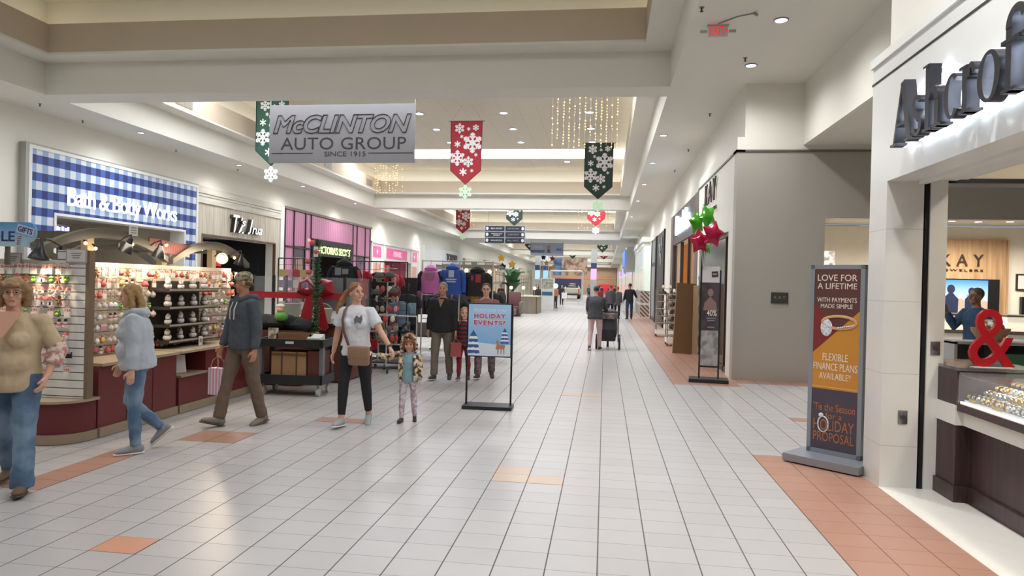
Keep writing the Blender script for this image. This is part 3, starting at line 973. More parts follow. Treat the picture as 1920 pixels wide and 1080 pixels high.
for x, s_ in ((-0.36, 1.0), (0.1, 0.85)):
    k.prism([(x + 0.09 * s_ * math.cos(i * pi / 6), 0.3 * s_ + 0.11 * s_ * math.sin(i * pi / 6)) for i in range(12)], (0, -0.068, 0), *FRONT, 0.004)
    k.prism([(x - 0.17 * s_, -0.65), (x - 0.17 * s_, 0.08 * s_), (x - 0.05, 0.2 * s_), (x + 0.05, 0.2 * s_), (x + 0.17 * s_, 0.06 * s_), (x + 0.15 * s_, -0.65)], (0, -0.068, 0), *FRONT, 0.004)
k.done('picture_figure', sil, t)
for i, (x, y) in enumerate(((4.6, 14.2), (4.9, 16.2), (5.6, 16.0), (6.5, 14.4), (7.7, 16.8), (8.3, 16.9), (8.9, 16.8), (10.2, 16.6), (8.0, 14.3))):
    dlight((x, y, 3.33), 0.07, 'warm recessed downlight in the jeweller ceiling beyond the grey wall', 'downlights of the jeweller', downm, power=190, col=(1, 0.92, 0.8))
t = T('framed_certificate', 'small dark framed certificate on the cream wall right of the oak panel', 'picture', (10.0, 18.1, 2.0))
B().box(-0.25, 0.25, -0.03, 0, -0.2, 0.2).done('frame', dkl, t)
B().box(-0.21, 0.21, -0.035, -0.028, -0.16, 0.16).done('print', white_m, t)
t = T('wall_monitor', 'dark monitor on the cream wall under the framed certificate', 'monitor', (10.15, 18.05, 1.45))
B().box(-0.3, 0.35, -0.05, 0.05, -0.22, 0.2).done('case', black_m, t)
# jeweller display units by the corridor opening
for i, (x, w_) in enumerate(((4.35, 0.6), (6.6, 1.4), (8.6, 1.4))):
    t = T('display_case', ('white lit display tower at the jeweller opening behind the pillar', 'low white jewellery case behind the man in blue', 'low white jewellery case under the screen')[i], 'display case', (x, 15.2, 0))
    B().box(-w_ / 2, w_ / 2, -0.3, 0.3, 0.02, 0.9).done('cabinet', white_m, t)
    B().box(-w_ / 2 - 0.02, w_ / 2 + 0.02, -0.32, 0.32, 0.9, 0.97).box(-w_ / 2 - 0.02, w_ / 2 + 0.02, -0.32, 0.32, 1.25, 1.29).done('dark_shelf', M('dark_shelf', '5a5048', 0.4), t)
    B().box(-w_ / 2, w_ / 2, -0.29, 0.29, 0.97, 1.25).done('lit_glass', M('lit_case', 'f4ead6', 0.2, e=0.5), t)
    if i == 0:
        B().box(-w_ / 2, w_ / 2, -0.25, 0.3, 1.29, 2.5).done('poster_panel', M('floral_panel', 'e2dfda', 0.5, c2='8f8c88', s=9), t)
# front on the hall
bronze_m = M('bronze_frame', '4a4038', 0.35, 0.6)
t = T('storefront', 'jeweller shop front with three slim bronze letters beside the grey corner wall', 'shop front', (2.36, 16, 0))
L(text('KAY', 1, dkl, (2.34, 16.25, 3.86), RIGHTW, 'lettering', None, 0.014, 0.0, fit=(1.6, 0.50), space=1.5, lift=0.02))
L(text('JEWELERS', 1, dkl, (2.34, 15.9, 3.42), RIGHTW, 'lettering', None, 0.01, 0.0, fit=(1.2, 0.1), space=1.4, lift=0.02))
k = B()
for y in (13.98, 14.5, 18.08):
    k.box(2.40, 2.50, y - 0.04, y + 0.04, 0, 2.8)
k.box(2.40, 2.50, 13.98, 18.08, 2.72, 2.8).box(2.40, 2.50, 13.98, 18.08, 0.0, 0.12)
split(k, 'frame', bronze_m, t)
L(B().box(2.44, 2.455, 14.02, 14.5, 0.12, 2.72).done('door_glass', M('warm_glass', 'd8b890', 0.15, al=0.35)))
L(B().box(2.43, 2.46, 14.5, 18.05, 0.12, 2.72).done('dark_glazing', M('dark_glazing', '4d4a48', 0.12)))

# denim shop: grey fascia, lit lettering
t = T('storefront', 'dark grey shop front with blue-white lit lettering next to the jeweller', 'shop front', (2.44, 22.2, 0))
L(B().box(2.36, 2.44, 18.5, 25.6, 3.15, 4.2).done('fascia', M('charcoal_fascia', '5a5658', 0.5)))
split(B().box(2.35, 2.44, 18.48, 19.1, 0, 4.2).box(2.35, 2.44, 25.1, 25.9, 0, 4.2), 'side_post', M('taupe_post', '6d6158', 0.5), t)
L(text('Buckle', 1, M('blue_white_letters', 'd8ecff', 0.4, e=3.5, v=0), (2.36, 21.9, 3.72), RIGHTW, 'lettering', None, 0.03, 0.03, fit=(3.6, 0.62), lift=0.05))
k = B()
for y in (19.14, 21.0, 23.0, 25.06):
    k.box(2.40, 2.5, y - 0.07, y + 0.07, 0, 3.15)
split(k, 'frame', M('espresso_frame', '3a2f2a', 0.4), t)
split(B().box(2.46, 2.47, 19.2, 20.95, 0.05, 3.1).box(2.46, 2.47, 23.05, 25.0, 0.05, 3.1), 'glazing', M('clear_glass', 'dfe8ea', 0.05, al=0.12), t)
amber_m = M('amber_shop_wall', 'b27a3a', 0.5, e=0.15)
room(2.7, 6.5, 19, 25.4, 3.3, amber_m)
t = T('table_lamp', 'cluster of glowing amber globes inside the dark grey shop', 'lamp', (4.0, 24.2, 0.05))
B().box(-0.5, 0.5, -0.4, 0.4, 0.0, 1.6).done('stand', M('espresso_frame', '3a2f2a', 0.4), t)
for i in range(5):
    B().ball((-0.4 + 0.2 * i, 0, 1.95 + 0.12 * math.sin(i)), 0.09, 12, 8).done('globe', M('amber_globe', 'ffdca0', 0.4, e=6, v=0), t)
l = bpy.data.lights.new('shop_lamp', 'POINT')
l.energy, l.color, l.shadow_soft_size = 120, (1, 0.72, 0.4), 0.3
o = bpy.data.objects.new('shop_lamp', l)
o.location = (4.4, 22.2, 3.0)
COL.objects.link(o)
# dark shop
t = T('storefront', 'black shop front with white framed posters beyond the lit lettering', 'shop front', (2.44, 33, 0))
split(B().box(2.40, 2.48, 29.35, 36.95, 0.0, 4.08), 'panel', M('near_black_panel', '2f3134', 0.4), t)
k = B()
for y in (29.35, 33.4, 34.0, 36.95):
    k.box(2.37, 2.5, y - 0.08, y + 0.08, 0, 4.1)
split(k, 'frame', black_m, t)
split(B().box(2.385, 2.4, 34.3, 36.6, 2.9, 3.95).box(2.385, 2.4, 34.3, 36.6, 0.2, 2.7), 'light_panel', M('grey_light_panel', '8f9294', 0.4), t)
k = B()
for y, z, a, b in ((30.2, 3.6, 0.3, 0.25), (31.0, 3.3, 0.35, 0.3), (30.5, 2.9, 0.3, 0.25), (31.6, 3.7, 0.25, 0.2)):
    k.box(2.37, 2.4, y, y + a * 2, z - b, z + b)
split(k, 'framed_poster', M('grey_posters', '9a9a98', 0.4, c2='46484a', s=12), t)
# bright glazed shop with striped window bases
t = T('storefront', 'bright glazed shop front with white cornice and diagonal striped base panels', 'shop front', (2.2, 44, 0))
split(B().box(1.98, 2.44, 38.6, 50, 4.15, 4.4).box(2.05, 2.44, 38.7, 50, 3.9, 4.15), 'cornice', white_m, t)
split(B().box(2.1, 2.44, 38.7, 39.1, 1.45, 3.9).box(2.1, 2.44, 44, 44.4, 0.02, 3.9).box(2.1, 2.44, 49.6, 50, 0.02, 3.9), 'post', white_m, t)
split(B().box(2.12, 2.14, 39.1, 44, 1.45, 3.9).box(2.12, 2.14, 44.4, 49.6, 1.45, 3.9).box(2.12, 2.44, 38.66, 38.7, 1.45, 3.9), 'glazing', M('bright_glazing', 'd2ded6', 0.1, e=0.35), t)
def stripes():
    mt, nt, bs = nodes_mat('diagonal_stripes', 0.5)
    k = NB(nt)
    X, Y, Z = k.xyz()
    a = k.math('ADD', k.math('ADD', k.math('MULTIPLY', X, 1.0), Y), Z)
    f = k.math('LESS_THAN', k.math('FRACT', k.math('DIVIDE', a, 0.23)), 0.5)
    nt.links.new(k.mix(f, lin('5a4a44'), lin('b8aca4')), bs.inputs['Base Color'])
    return mt
st_m = stripes()
split(B().box(1.95, 2.44, 38.62, 44, 0.04, 0.68).box(1.95, 2.44, 38.62, 44, 0.8, 1.42), 'striped_base', st_m, t)
split(B().box(1.93, 2.44, 38.6, 44.02, 0.68, 0.8).box(1.93, 2.44, 38.6, 44.02, 0.0, 0.04), 'base_rail', M('pale_rail', 'c4c2bc', 0.5), t)
# projecting grey bulkhead and far fronts
t = T('storefront', 'projecting pale grey bulkhead with blue edge far along the right side', 'shop front', (1.9, 56, 0))
L(B().box(1.55, 2.44, 52, 60, 2.9, 4.6).done('bulkhead', M('bulkhead_grey', 'a9aca8', 0.5)))
L(B().box(1.42, 1.55, 52.2, 59, 3.2, 4.4).done('blue_sign', M('blue_sign_panel', '5a7fd0', 0.4, e=0.6)))
split(B().box(2.36, 2.44, 52, 60, 0.02, 2.9), 'glazing', M('bright_glazing', 'd2ded6', 0.1, e=0.35), t)
for a, b, c, lab in ((63.4, 79.6, 'b9bdb2', 'far glazed shop front on the right beyond the grey bulkhead'), (84.4, 99.6, 'a8a2a0', 'farther grey shop front on the right side'), (104, 125, 'c8b8a6', 'farthest shop front on the right side')):
    t = T('storefront', lab, 'shop front', (2.44, (a + b) / 2, 0))
    L(B().box(2.36, 2.44, a, b, 3.2, 4.2).done('fascia', M('fascia_' + c, c, 0.5)))
    split(B().box(2.40, 2.44, a + 0.4, b - 0.4, 0.02, 3.2), 'glazing', M('bright_glazing', 'd2ded6', 0.1, e=0.35), t)
    L(B().box(2.1, 2.36, a + 4, a + 4.2, 2.9, 3.9).done('blade_sign', M('violet_blade', 'b09ae0', 0.4, e=1.0)))
# far end of the mall
t = T('storefront', 'red anchor shop front at the far end of the mall', 'shop front', (-4, 143.9, 0))
split(B().box(-12, 2.3, 143.8, 143.98, 0.02, 5.0), 'panel', M('tan_anchor', 'c9a98a', 0.6), t)
L(B().box(-12, -4.5, 143.7, 143.8, 0.02, 3.0).done('dark_entry', M('navy_entry', '3d4166', 0.5)))
L(B().box(-1.2, 1.8, 143.7, 143.8, 0.4, 2.0).done('red_panel', M('red_anchor', 'd03038', 0.5, e=0.5)))
L(B().box(-12, 2.3, 143.7, 143.8, 3.0, 3.3).done('orange_band', M('orange_band', 'd08a60', 0.5, e=0.2)))
# ================================================================ hung from the ceiling
cool_m = M('cool_downlight', 'eef2ff', 0.4, e=14, v=0)
blue_m = M('bluish_downlight', 'c9d0ff', 0.4, e=9, v=0)
ringg_m = M('grey_light_ring', '8f8f95', 0.4, 0.5)
for x, y, lab in ((2.35, 10.13, 'round downlight in the corridor corner ceiling right of the EXIT sign'), (2.35, 12.14, 'round bluish downlight in the aisle ceiling before the grey wall block')):
    dlight((x, y, ZC - 0.001), 0.085, lab, None, blue_m, ringg_m, DOWN * 1.2)
for i, y in enumerate((7.8, 4.2, 1.0, 17.6, 21.5, 26.0, 31.0, 38.0, 46.0, 54.0)):
    dlight((1.35, y, ZC - 0.001), 0.085, 'round downlight in the right aisle ceiling', 'right aisle downlights', blue_m, ringg_m, DOWN * 2.3 if y < 9 else (DOWN if y < 30 else DOWN * 1.6))
for i, y in enumerate((4.0, 8.0, 12.0, 17.0, 22.0, 27.0, 33.0, 40.0, 48.0)):
    dlight((-12.3, y, ZC - 0.001), 0.085, 'round downlight in the left aisle ceiling', 'left aisle downlights', blue_m, ringg_m, DOWN if y < 30 else DOWN * 1.6)
for y in (20.9, 23.1, 25.5, 27.9):
    for x in (-9.3, -6.4, -3.5, -0.64):
        dlight((x, y, ZT - 0.001), 0.13, 'round white downlight in the tiled coffer ceiling before the skylight strip', 'coffer downlights before the skylight', cool_m, ringg_m)
dlight((-1.87, 32.3, ZT - 0.001), 0.13, 'single round downlight in the coffer ceiling just past the skylight strip', None, cool_m, ringg_m)
for b in BAYS[2:4]:
    for i in range(3):
        for x in (-9.3, -6.4, -3.5, -0.64):
            dlight((x, b[0] + 7 + i * 3, ZT - 0.001), 0.13, 'round downlight in a farther coffer ceiling', 'downlights of the farther coffers', cool_m, ringg_m)
spr_m = M('sprinkler_metal', '3b3a38', 0.5, 0.5)
for i, (x, y) in enumerate(((2.18, 11.75), (2.16, 15.46), (2.17, 19.42), (2.14, 22.85), (-12.63, 14.04), (-12.88, 15.63), (-12.87, 19.39), (-12.85, 22.9), (1.2, 9.61))):
    t = T('fire_sprinkler', 'small dark sprinkler head in the %s aisle ceiling' % ('right' if x > 0 else 'left'), 'sprinkler', (x, y, ZC), 0, 'sprinklers of the %s aisle' % ('right' if x > 0 else 'left'))
    B().cyl((0, 0, 0), (0, 0, -0.008), 0.035, n=12).done('escutcheon', ringg_m, t)
    B().cyl((0, 0, -0.005), (0, 0, -0.055), 0.012, n=8).cyl((0, 0, -0.055), (0, 0, -0.06), 0.024, n=10).done('head', spr_m, t)
# EXIT sign with its stays, camera beside it
t = T('exit_sign', 'red lit EXIT sign under the right aisle ceiling', 'sign', (1.52, 10.28, ZC - 0.02))
B().box(-0.135, 0.135, -0.02, 0.02, -0.15, 0.06 - 0.05).done('panel', M('exit_panel', 'd2cbc6', 0.5), t)
B().box(-0.15, 0.15, -0.03, 0.03, 0.0, 0.02).done('canopy', M('exit_canopy', 'b5b2aa', 0.4), t)
ex_m = M('exit_red', 'e81e30', 0.4, e=0.7, v=0)
text('EXIT', 1, ex_m, (-0.015, -0.021, -0.065), FRONT, 'lettering', t, 0.003, 0.0, fit=(0.19, 0.12))
B().prism([(0.105, -0.1), (0.13, -0.065), (0.105, -0.03)], (0, -0.021, 0), *FRONT, 0.003).done('arrow', ex_m, t)
for s in (-1, 1):
    B().box(s * 0.2 - 0.05, s * 0.2 + 0.05, -0.01, 0.01, -0.09, -0.05).done('side_stay', M('exit_stay', 'b0aea8', 0.4), t)
t = T('conduit_camera', 'small grey camera on a thin conduit next to the EXIT sign', 'camera', (1.93, 9.85, ZC))
B().tube([(0, 0, -0.01), (-0.2, 0.1, -0.012), (-0.42, 0.35, -0.012)], 0.008, 6).done('conduit', ringg_m, t)
B().cyl((0, 0, -0.01), (0.03, -0.05, -0.05), 0.02, n=10).done('lens', ringg_m, t)
# vents on the lit coffer side
vent_m = M('vent_grey', '8d877a', 0.5)
for y, l in ((17.1, 0.75), (26.95, 0.75), (32.0, 0.8)):
    t = T('wall_vent', 'double grey air vent in the left side of the coffer, %s' % {17.1: 'nearest', 26.95: 'just past the grey banner', 32.0: 'by the left light curtain'}[y], 'vent', (CX0 + 0.42, y, 6.4))
    for i in range(2):
        k = B()
        a = i * (l / 2 + 0.02)
        k.box(0.081, 0.095, a, a + l / 2, -0.15, 0.15)
        for j in range(5):
            k.box(0.095, 0.1, a + 0.03, a + l / 2 - 0.03, -0.12 + j * 0.055, -0.10 + j * 0.055)
        k.done('grille', vent_m, t)

# long banner of a car dealer
grayb_m = M('grey_banner', '7b7a7d', 0.6, v=0.02)
ink_m = M('banner_ink', '2c2628', 0.6)
t = T('hanging_banner', 'grey dealer banner with outlined slanted lettering hung across the hall', 'banner', (-7.15, 18.0, 5.61), -0.02)
B().box(-2.07, 2.07, -0.006, 0.006, -0.79, 0.79).done('cloth', grayb_m, t)
for x in (-2.05, 2.05):
    B().cyl((x, 0, 0.79), (x, 0, 7.38 - 5.61), 0.006, n=6).done('cord', steel_m, t)
txt = 'McCLINTON'
text(txt, 1, ink_m, (0.0, -0.006, 0.27), FRONT, 'lettering', t, 0.002, 0.035, shear=0.28, fit=(3.94, 0.52), space=0.97, lift=0.004, outline=0.017)
text('AUTO GROUP', 1, ink_m, (0.05, -0.006, -0.26), FRONT, 'lettering', t, 0.002, 0.0, fit=(3.55, 0.33), space=1.02, lift=0.002)
text('SINCE 1915', 1, ink_m, (0.12, -0.006, -0.545), FRONT, 'lettering', t, 0.002, 0.0, fit=(1.17, 0.13), lift=0.002)
for x0, x1 in ((-2.0, -0.8), (0.78, 2.02)):
    B().box(x0, x1, -0.01, -0.006, -0.535, -0.515).done('rule', ink_m, t)

# pennants with snowflakes
def pennant(x, y, zt, w_, h, col, label, sf, name='pennant_banner', sfm='flake_white'):
    t = T(name, label, 'banner', (x, y, zt))
    hw, tip = w_ / 2, h * 0.22
    rim = M(col[0] + '_rim', col[2], 0.7)
    B().prism([(-hw, 0), (-hw * 0.97, -h + tip), (0, -h), (hw * 0.97, -h + tip), (hw, 0)], (0, 0, 0), *FRONT, 0.004).done('cloth', M(col[0], col[1], 0.75, v=0.1, s=2), t)
    B().tube([(-hw, -0.006, 0), (-hw * 0.97, -0.006, -h + tip), (0, -0.006, -h), (hw * 0.97, -0.006, -h + tip), (hw, -0.006, 0)], 0.012, 5).done('piping', rim, t)
    B().cyl((-hw - 0.08, 0, 0.01), (hw + 0.08, 0, 0.01), 0.012, n=8).done('rod', M('rod_brown', '4a3a30', 0.5), t)
    for s in (-1, 1):
        if zt < ZT - 0.05:
            B().cyl((s * hw, 0, 0.01), (s * hw * 0.3, 0, ZT - zt), 0.003, n=4).done('cord', steel_m, t)
    k = B()
    wf_ = w_
    for fx, fz, r, rich in ((-0.22, -0.11, 0.17, 1), (0.3, -0.10, 0.11, 1), (0.28, -0.34, 0.34, 1), (-0.28, -0.36, 0.11, 0), (-0.33, -0.58, 0.26, 1), (0.08, -0.64, 0.18, 1), (-0.08, -0.80, 0.13, 0), (0.07, -0.12, 0.06, 0), (-0.15, -0.24, 0.06, 0), (0.32, -0.53, 0.06, 0), (0.2, -0.78, 0.06, 0)):
        rr = r * w_ * 0.95
        cx = max(-hw + rr * 0.92, min(hw - rr * 0.92, fx * wf_))
        flake(k, (cx, -0.009, fz * h), *FRONT, rr, 0.003, rich)
    k.done('snowflake_print', M(sfm, 'e6e3e2', 0.7), t)
    if sf:
        t2 = T('hanging_snowflake', label.replace('pennant', 'snowflake ornament hanging under the pennant').split(' with ')[0] if False else sf[0], 'snowflake ornament', (x, y, zt - h - sf[1]))
        k = B()
        flake(k, (0, 0.008, 0), *FRONT, sf[1] * 0.95, 0.016)
        k.done('flake', M(sf[2], sf[3], 0.5, e=sf[4]), t2)
        B().cyl((0, 0, sf[1] * 0.9), (0, 0, sf[1] + 0.01), 0.004, n=5).done('cord', steel_m, t2)
    return t
RED, GRN = ('red_cloth', 'a32a35', '5c1a22'), ('green_cloth', '2c3f36', '16241e')
gl = ('flake_green_glow', 'bfe6bd', 0.25)
pennant(-4.53, 22, 6.86, 1.02, 2.03, RED, 'red snowflake pennant in the middle of the hall, nearest red one', ('pale green snowflake under the nearest red pennant', 0.24, *gl))
pennant(-10.35, 20.4, 7.25, 1.05, 2.1, ('green_cloth_near', '2d5546', '16241e'), 'green snowflake pennant partly behind the grey banner', ('white snowflake hanging below the left end of the grey banner', 0.26, 'flake_white_hung', 'eef0f4', 0.15), sfm='flake_bright')
pennant(-0.33, 26, 6.96, 1.06, 2.07, GRN, 'dark green snowflake pennant under the right light curtain', ('pale green snowflake under the dark green pennant', 0.24, *gl))
pennant(-10.2, 49, 7.1, 1.02, 1.9, RED, 'red pennant in the third bay left of the directory board', ('pale snowflake under the red pennant left of the directory board', 0.24, *gl))
pennant(-5.55, 42, 7.15, 1.02, 1.95, GRN, 'dark green pennant just above the directory board', None)
pennant(-0.6, 41, 7.15, 1.02, 2.0, ('red_cloth_bright', 'd0283a', '5c1a22'), 'bright red pennant tip in the third bay on the right', ('white snowflake under the bright red pennant tip', 0.24, 'flake_white_hung', 'eef0f4', 0.15), sfm='flake_bright')
for x, y, zt, h, col, lab in ((-7.2, 58.5 + 8, 7.1, 2.2, GRN, 'dark green pennant tip left of the grey advertising banner'), (-0.3, 68, 7.1, 2.2, GRN, 'dark green pennant tip right of the grey advertising banner'), (-4.2, 90, 7.1, 2.0, GRN, 'far dark green pennant left of the far red one'), (-0.2, 91, 7.1, 2.0, RED, 'far red pennant tip above the walkway'), (-6.6, 112, 7.1, 2.0, GRN, 'farthest green pennant above the parked truck')):
    pennant(x, y, zt, 1.02, h, col, lab, None)

# curtains of warm fairy lights
fl_m = M('fairy_bulb', 'ffca6a', 0.4, e=3.2, v=0)
fw_m = M('fairy_wire', 'c9c3b4', 0.6)
def icicle(x0, x1, y, z0, z1, ns, label, step=0.085):
    t = T('light_curtain', label, 'fairy lights', ((x0 + x1) / 2, y, ZT - 0.01))
    B().cyl((x0 - (x0 + x1) / 2, 0, 0), (x1 - (x0 + x1) / 2, 0, 0), 0.008, n=6).done('top_cable', fw_m, t)
    bulbs = B()
    for i in range(ns):
        x = x0 + (x1 - x0) * i / (ns - 1) - (x0 + x1) / 2
        dy = rnd.uniform(-0.25, 0.25)
        zz = z0 - ZT + rnd.uniform(-0.05, 0.35) * (1 if i % 3 else 0)
        B().cyl((x, dy, 0), (x, dy, zz), 0.0035, n=4).done('strand', fw_m, t)
        z = -0.1
        while z > zz:
            if rnd.random() < 0.62:
                bulbs.ball((x + rnd.uniform(-0.01, 0.01), dy, z), rnd.choice((0.011, 0.016, 0.02)), 6, 4)
            z -= step
    o = bulbs.done('bulbs', fl_m, t)
    o['kind'] = 'stuff'
icicle(-1.6, 0.25, 20.0, 5.62, ZT, 13, 'curtain of warm fairy lights hanging at the right of the second bay')
icicle(-11.3, -10.0, 33.0, 5.95, ZT, 13, 'curtain of warm fairy lights at the left end of the second bay', 0.12)
icicle(-11.4, -9.8, 51.0, 5.95, ZT, 12, 'curtain of warm fairy lights at the left of the third bay', 0.16)
icicle(-1.7, 0.2, 43.0, 5.1, ZT, 11, 'curtain of warm fairy lights around the bright red pennant tip', 0.16)
icicle(-11.2, -9.6, 72.0, 5.5, ZT, 10, 'far curtain of fairy lights behind the directory board', 0.25)
# directory board
t = T('directory_board', 'hanging directory board with six dark name plates and arrows', 'sign', (-5.82, 40, 4.52))
B().box(-1.2, 1.2, -0.04, 0.04, -0.52, 0.52).done('frame', M('directory_frame', 'a9b0ba', 0.4), t)
plate_m, wt_m = M('directory_plate', '2b3038', 0.4), M('directory_letters', 'd5dae0', 0.5)
names = (('BELK OUTLET', 'RESTROOMS'), ('AMERICAN\nEAGLE', "CARTER'S"), ("MAURICES", 'MALL OFFICE'))
for r in range(3):
    for c in range(2):
        x, z = -0.59 + c * 1.18, 0.345 - r * 0.345
        p = B().box(x - 0.56, x + 0.56, -0.052, -0.04, z - 0.145, z + 0.145).done('name_plate', plate_m, t)
        text(names[r][c], 1, wt_m if c == 0 else M('directory_dim', '8d939b', 0.5), (x + (0.1 if c == 0 else -0.1), -0.052, z), FRONT, 'lettering', p, 0.002, 0.01, fit=(0.66, 0.15 if r == 1 and c == 0 else 0.09), lift=0.002)
        s = -1 if c == 0 else 1
        B().prism([(x + s * 0.45 + 0.08 * math.cos(i * pi / 8), z + 0.1 * math.sin(i * pi / 8)) for i in range(16)], (0, -0.052, 0), *FRONT, 0.004).done('arrow_disc', wt_m, p)
for x in (-1.0, 1.0):
    B().cyl((x, 0, 0.52), (x, 0, ZT - 4.52), 0.01, n=6).done('hanger', steel_m, t)
# grey advertising banner with a portrait
t = T('hanging_banner', 'grey advertising banner with a small portrait, hung far down the hall', 'banner', (-5.03, 60, 4.72))
B().box(-1.43, 1.43, -0.01, 0.01, -0.56, 0.56).done('cloth', M('ad_banner_grey', '9fa4b4', 0.6), t)
for z0, z1, x0, x1, c in ((0.05, 0.32, -1.2, -0.35, 'b3b6bf'), (-0.3, -0.08, -1.43, -0.2, '5e6a86'), (-0.5, -0.38, 0.75, 1.3, '8fa3c0')):
    B().box(x0, x1, -0.015, -0.01, z0, z1).done('print_bar', M('ad_' + c, c, 0.6), t)
k = B()
k.prism([(0.15 + 0.13 * math.cos(i * pi / 8), 0.2 + 0.19 * math.sin(i * pi / 8)) for i in range(16)], (0, -0.011, 0), *FRONT, 0.004)
k.done('portrait_face', M('ad_skin', 'a57f6a', 0.6), t)
B().prism([(-0.02, -0.3), (0.05, 0.02), (0.25, 0.02), (0.32, -0.3)], (0, -0.011, 0), *FRONT, 0.003).done('portrait_shirt', M('ad_shirt', '6a5a60', 0.6), t)
B().prism([(0.75, -0.1), (0.95, 0.2), (1.05, 0.02), (1.15, 0.15), (1.3, -0.1)], (0, -0.011, 0), *FRONT, 0.004).done('emblem', M('ad_emblem', '4f7fa8', 0.6), t)
for x in (-1.4, 1.4):
    B().cyl((x, 0, 0.56), (x, 0, ZC - 4.72), 0.01, n=6).done('cord', steel_m, t)
# far banners over the walkway
for x, w_, z, y, c1, c2, lab in ((-4.2, 2.2, 4.4, 96, 'a88f78', '6a5148', 'far brown photographic banner over the walkway'), (-6.2, 1.2, 4.4, 97, '5a7fb0', '3e4f70', 'far blue banner left of the brown one')):
    t = T('hanging_banner', lab, 'banner', (x, y, z))
    B().box(-w_ * 0.8, w_ * 0.8, -0.01, 0.01, -1.4, 1.0).done('cloth', M('far_banner_' + c1, c1, 0.6, c2=c2, s=1.2), t)
    B().cyl((-w_ * 0.8, 0, 1.0), (w_ * 0.8, 0, 1.0), 0.03, n=6).done('rod', steel_m, t)
    for s in (-1, 1):
        B().cyl((s * w_ * 0.6, 0, 1.0), (s * w_ * 0.6, 0, ZT - z), 0.01, n=5).done('cord', steel_m, t)
# loop of wire in the second bay
o = B().tube([(0.45 + 0.35 * math.sin(a), 18.5, 6.95 - 0.33 * math.cos(a) + 0.1) for a in [(-75 + i * 15) * pi / 180 for i in range(11)]], 0.008, 6).done('cable_loop', M('pale_cable', 'e2dcc8', 0.5))
tag(o, 'pale loop of cable hanging at the right end of the second bay', 'cable')
# ================================================================ ornament kiosk
kred_m = M('kiosk_red_laminate', '6b2a2c', 0.4, v=0.1, s=2)
kbei_m = M('kiosk_beige_laminate', '9a8a74', 0.45)
ktop_m = M('kiosk_top', 'a89880', 0.4)
def slat(name, a, gap, rough=0.4):
    mt, nt, bs = nodes_mat(name, rough)
    k = NB(nt)
    X, Y, Z = k.xyz()
    l = k.line(Z, 0.08, 0.02, 0.009)
    nt.links.new(k.mix(l, lin(a), lin(gap)), bs.inputs['Base Color'])
    return mt
slw_m, slc_m = slat('white_slatwall', 'ecebe8', '55524e'), slat('cream_slatwall', 'cfc4b2', '6a5f50')
def plan(x0, x1, y0, y1, r, n=6):
    """counter outline, front right corner rounded"""
    return [(x0, y0)] + [(x1 - r + r * math.cos(a), y0 + r + r * math.sin(a)) for a in [-pi / 2 + i * pi / 2 / n for i in range(n + 1)]] + [(x1, y1), (x0, y1)]
def slabz(poly, z0, z1):
    return B().prism(poly, (0, 0, z0), (1, 0, 0), (0, 1, 0), z1 - z0)
t = T('counter_unit', 'low dark red counter with rounded corner at the front end of the ornament kiosk', 'counter', (-6.3, 6.25, 0))
L(slabz(plan(-7.5, -5.07, 6.03, 6.44, 0.32), 0.005, 0.095).done('plinth', kbei_m))
L(slabz(plan(-7.5, -5.09, 6.06, 6.44, 0.32), 0.095, 0.40).done('body', kred_m))
L(slabz(plan(-7.5, -5.05, 6.02, 6.44, 0.34), 0.40, 0.425).done('top', ktop_m))
for y0, y1, lab in ((6.45, 7.75, 'dark red counter of the ornament kiosk behind the girl in the grey hoodie'), (7.79, 9.85, 'dark red counter of the ornament kiosk behind the man in the dark hoodie')):
    t = T('counter_unit', lab, 'counter', (-5.4, (y0 + y1) / 2, 0))
    L(B().box(-5.75, -5.05, y0, y1, 0.005, 0.10).done('plinth', kbei_m))
    if y0 < 7:
        L(B().box(-5.75, -5.08, y0, y1, 0.10, 0.73).done('body', kred_m))
        k = B()
        for i in range(1, 3):
            k.box(-5.08, -5.076, y0 + i * 0.43, y0 + i * 0.43 + 0.006, 0.1, 0.73)
        L(k.done('panel_joint', M('joint_dark', '3a1a1a', 0.5)))
    else:
        L(B().box(-5.75, -5.07, y0, y1, 0.10, 0.44).box(-5.75, -5.07, 8.35, y1, 0.44, 0.73).box(-5.75, -5.4, y0, 8.35, 0.44, 0.73).done('body', kred_m))
        L(B().box(-5.42, -5.04, y0, 8.35, 0.44, 0.465).done('niche_shelf', kbei_m))
    L(B().box(-5.75, -5.03, y0, y1, 0.73, 0.76).done('top', ktop_m))
t = T('sign_card', 'white card leaning in the niche of the dark red kiosk counter', 'card', (-5.22, 8.02, 0.466))
B().cbox((0, 0, 0.11), (0.008, 0.16, 0.22), rz=-0.5, ry=-0.2).done('card', M('paper_white', 'dcd9d4', 0.6), t)
k = B()
for i in range(6):
    k.cbox((0.012 - i * 0.006 + 0.0, 0, 0.05 + i * 0.026), (0.004, 0.1, 0.006), rz=-0.5, ry=-0.2)
k.done('lettering', M('card_ink', '8a8580', 0.6), t)
t = T('slatwall_panel', 'white slatwall end panel of the ornament kiosk facing the camera', 'slatwall', (-6.2, 6.32, 0.425))
L(B().box(-7.5, -5.1, 6.28, 6.33, 0.427, 1.80).box(-5.42, -5.1, 6.28, 6.33, 1.80, 1.90).done('board', slw_m))
L(B().box(-5.1, -5.06, 6.27, 6.35, 0.427, 1.90).done('edge_board', M('brown_edge', '7d6a55', 0.5)))
t = T('slatwall_panel', 'cream slatwall along the side of the ornament kiosk', 'slatwall', (-5.6, 8.1, 0.76))
L(B().box(-5.66, -5.60, 6.45, 9.85, 0.762, 1.80).done('board', slc_m))
for y in (6.95, 8.25, 9.4):
    L(B().box(-5.72, -5.64, y, y + 0.1, 0.762, 2.12).done('post', M('kiosk_post', 'b7a483', 0.5)))
